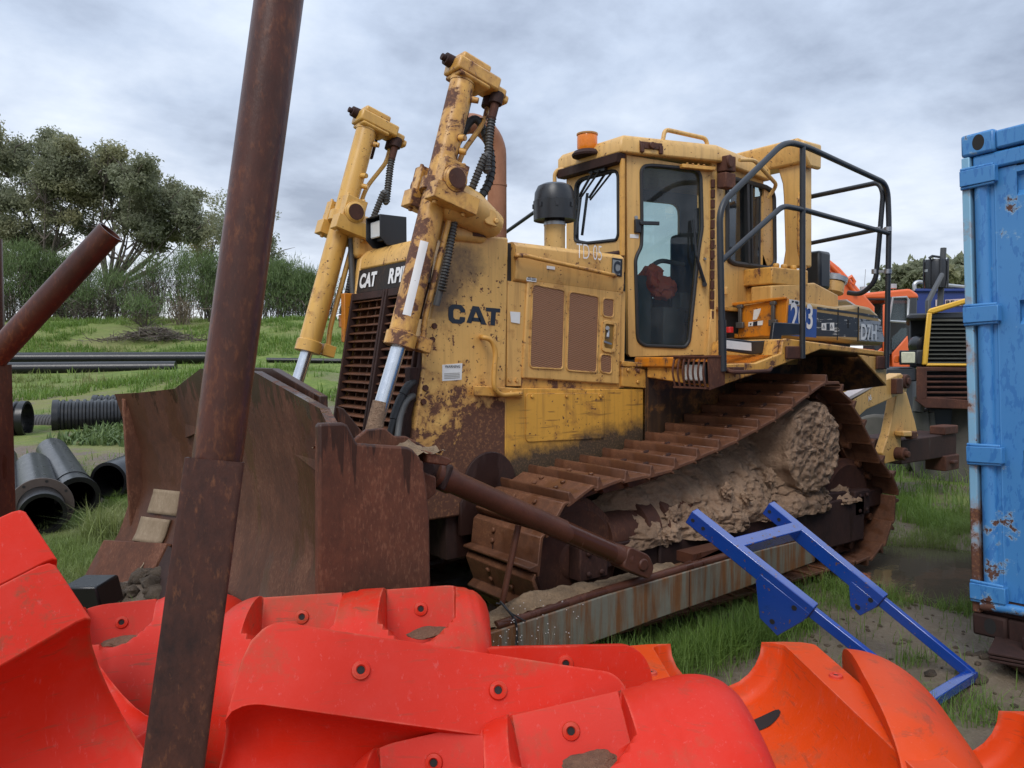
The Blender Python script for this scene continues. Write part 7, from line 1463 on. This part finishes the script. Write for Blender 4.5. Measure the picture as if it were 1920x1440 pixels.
def tree(base_u, d, lobes, label, trunk_u=None, n_mul=1.0, mat='gum', cat='tree', group=None, lw=.20, lh=.42, name='gum_tree', tr=.22):
    """lobes: (u, v, radius_u px, radius_v px) in the picture, set round the trunk at distance d"""
    s0 = (base_u-960)/FPX*d; bz = float(gh(s0, d))-.1; base = SD(s0, d, bz); t = thing(name, base, label, cat, group)
    m = MB(); pts = []; fork = base+V((0, 0, 1))*((PD(960, min(l[1] for l in lobes), d).z-bz)*.22)+V(RT)*rng.normal(0, .4)
    m.tube([base, base*.5+fork*.5+V(RT)*.15, fork], [tr, tr*.8, tr*.62], 8)
    for (u, v, ru, rv) in lobes:
        dd = d+rng.normal(0, 1.4); c = PD(u, v, dd); r = (ru*dd/FPX, ru*dd/FPX*.9, rv*dd/FPX)
        # limbs fan up into the lobe
        mid = fork*.45+V(c)*.55+V((rng.normal(0, .3), rng.normal(0, .3), -.5)); m.tube(bend([fork, mid, V(c)], .8, 4), [tr*.5]*6+[tr*.3]*1 if False else [tr*.45-(tr*.38)*i/6 for i in range(7)], 6)
        for k in range(9):
            e = V(c)+V((rng.normal(0, .6)*r[0], rng.normal(0, .6)*r[1], rng.normal(.1, .6)*r[2])); m.tube([mid*.35+V(c)*.65, e*.6+V(c)*.4+V((0, 0, -.1)), e], [.05, .035, .012], 4)
        for q in range(3): e = mid+V((rng.normal(0, 1), rng.normal(0, 1), rng.normal(.6, .5)))*1.1; m.tube([mid, e], [.05, .015], 4)
        nsub = 7
        for k in range(nsub):
            o = rng.normal(0, .5, 3)*np.array(r); pts.append(clump_points(np.array(c)+o, np.array(r)*rng.uniform(.5, .9), int(ru*rv*.16*n_mul)))
    m.build('trunk', M['bark'], t, 0, 60)
    P = np.concatenate(pts); leaf_cloud('crown', P, 1, lw, lh, M[mat], t)
    return t
GT = 'gum trees on the bank'
tree(70, 46, [(100, 292, 40, 32), (45, 300, 36, 36), (150, 335, 42, 40), (85, 345, 45, 36), (40, 375, 40, 34), (110, 395, 40, 30), (130, 282, 28, 20), (-10, 285, 36, 40), (-15, 370, 34, 40), (25, 440, 42, 28), (85, 450, 40, 26), (15, 500, 40, 24), (70, 500, 34, 18)], 'broad gum tree with a dense grey green crown at the far left', lw=.085, lh=.20, n_mul=3.6)
tree(205, 46, [(200, 300, 38, 28), (250, 322, 42, 30), (205, 350, 40, 32), (170, 320, 28, 30), (285, 345, 34, 34), (245, 378, 42, 32), (300, 385, 36, 28), (345, 372, 30, 24), (215, 410, 34, 24), (275, 425, 40, 26), (330, 415, 36, 26), (355, 398, 26, 26), (310, 455, 34, 18), (365, 430, 22, 22)], 'tallest domed gum tree behind the short angled tube', lw=.085, lh=.20, n_mul=3.6)
tree(395, 52, [(415, 420, 40, 35), (440, 460, 40, 40), (470, 430, 40, 40), (395, 470, 30, 35), (500, 470, 35, 45)], 'thin pale gum tree seen on both sides of the tall rusty post', n_mul=2.2, lw=.085, lh=.18)
def shrub(u, d, w, htop, label, tuft=True, stems=46, leaf=1.0, dead=False):
    s0 = (u-960)/FPX*d; bz = float(gh(s0, d))-.1; base = SD(s0, d, bz); wm = w*d/FPX; H_ = PD(u, htop, d).z-bz; t = thing('shrub', base, label, 'shrub', 'shrubs along the bank'); m = MB(); tips = []
    for k in range(stems):
        a = rng.uniform(0, 6.283); r = abs(rng.normal(0, .55)); e = base+V((math.cos(a)*r*wm, math.sin(a)*r*wm*.7, H_*rng.uniform(.45, .95)*(1-.15*r))); b = base+V((math.cos(a)*r*wm*.75, math.sin(a)*r*wm*.6, 0))
        mid = b*.5+e*.5+V((rng.normal(0, .38), rng.normal(0, .38), .1*H_)); m.tube([b, mid, e], [.022, .016, .008], 4); tips.append(e)
        for q in range(6): f = rng.uniform(.2, .95); p = (b*(1-f)**2+mid*2*f*(1-f)+e*f*f); e2 = p+V((rng.normal(0, .5), rng.normal(0, .5), rng.uniform(-.05, .6))); m.tube([p, e2], [.012, .005], 3); tips.append(e2)
    m.build('stems', M['straw'] if dead else M['twig'], t, 0, 0)
    if leaf:
        P = []
        for e in tips:
            k = int(34*leaf*(1.0 if e.z > bz+H_*.62 else (.35 if leaf > .9 else .10))); P.append(np.array(e)[None]+rng.normal(0, 1, (k, 3))*np.array([.22, .22, .20])[None])
        P = np.concatenate(P); nn = len(P); tt = rng.normal(0, .45, (nn, 3)); tt[:, 2] += 1; tt /= np.linalg.norm(tt, axis=1)[:, None]; ss = np.cross(tt, rng.normal(0, 1, (nn, 3))); ss /= np.linalg.norm(ss, axis=1)[:, None]
        w_, h_ = .028, .30; Q = np.stack([P-ss*w_/2, P+ss*w_/2, P+tt*h_], 1).reshape(-1, 3); big_mesh('foliage', Q, np.arange(nn*3).reshape(nn, 3), M['brush'], False, t)
    return t
for u, d, w, ht, lab, lf, st in ((60, 42, 72, 450, 'dense dark green shrub with a bushy top at the far left of the bank', 1.5, 60), (135, 43, 55, 470, 'rounded green shrub right of the dense one', 1.0, 46), (215, 42, 60, 500, 'brownish shrub with bare lower stems behind the angled tube', .45, 60), (290, 42, 55, 480, 'grey bare stemmed shrub with thin green tips', .30, 70), (345, 43, 42, 455, 'tall thin shrub with brush-like green top left of the post', .8, 46),
                              (395, 42, 40, 465, 'dark brush topped shrub just left of the tall rusty post', 1.2, 46), (525, 42, 48, 490, 'dark green shrub right of the tall rusty post', 1.4, 50), (572, 42, 36, 505, 'green shrub standing behind the far lift cylinder', 1.2, 44), (480, 43, 40, 480, 'half bare shrub directly behind the tall rusty post', .8, 46), (170, 41, 36, 540, 'low twiggy shrub in a gap of the bank', .3, 50), (20, 41, 50, 520, 'low bare shrub at the left edge of the bank', .3, 56), (445, 41.5, 40, 520, 'grey twiggy shrub low beside the rusty post', .25, 60), (605, 42.5, 40, 515, 'bare stemmed shrub left of the radiator guard', .25, 56), (255, 43.5, 60, 520, 'wide bare thicket between the tree trunks', .2, 80), (110, 43.5, 60, 520, 'wide bare thicket below the left gum tree', .2, 80)):
    shrub(u, d, w, ht, lab, leaf=lf, stems=st)
shrub(345, 37.5, 26, 550, 'pale dead bush with bare white branches at the foot of the bank', leaf=0, stems=22, dead=True)
shrub(275, 37, 18, 565, 'small yellowish bush on top of the bank', leaf=.6, stems=14)
# distant trees behind the machines at the right
tree(1690, 75, [(1690, 520, 26, 18), (1715, 530, 20, 20), (1670, 530, 18, 15), (1700, 545, 40, 20)], 'small round distant tree beyond the excavator cab', n_mul=2.2, lw=.34, lh=.6)
tree(1765, 75, [(1745, 508, 34, 22), (1790, 498, 34, 22), (1770, 525, 50, 26), (1725, 525, 30, 22), (1815, 500, 40, 26), (1800, 530, 40, 25)], 'wide distant tree above the deep blue tipper body', n_mul=2.0, lw=.34, lh=.6)
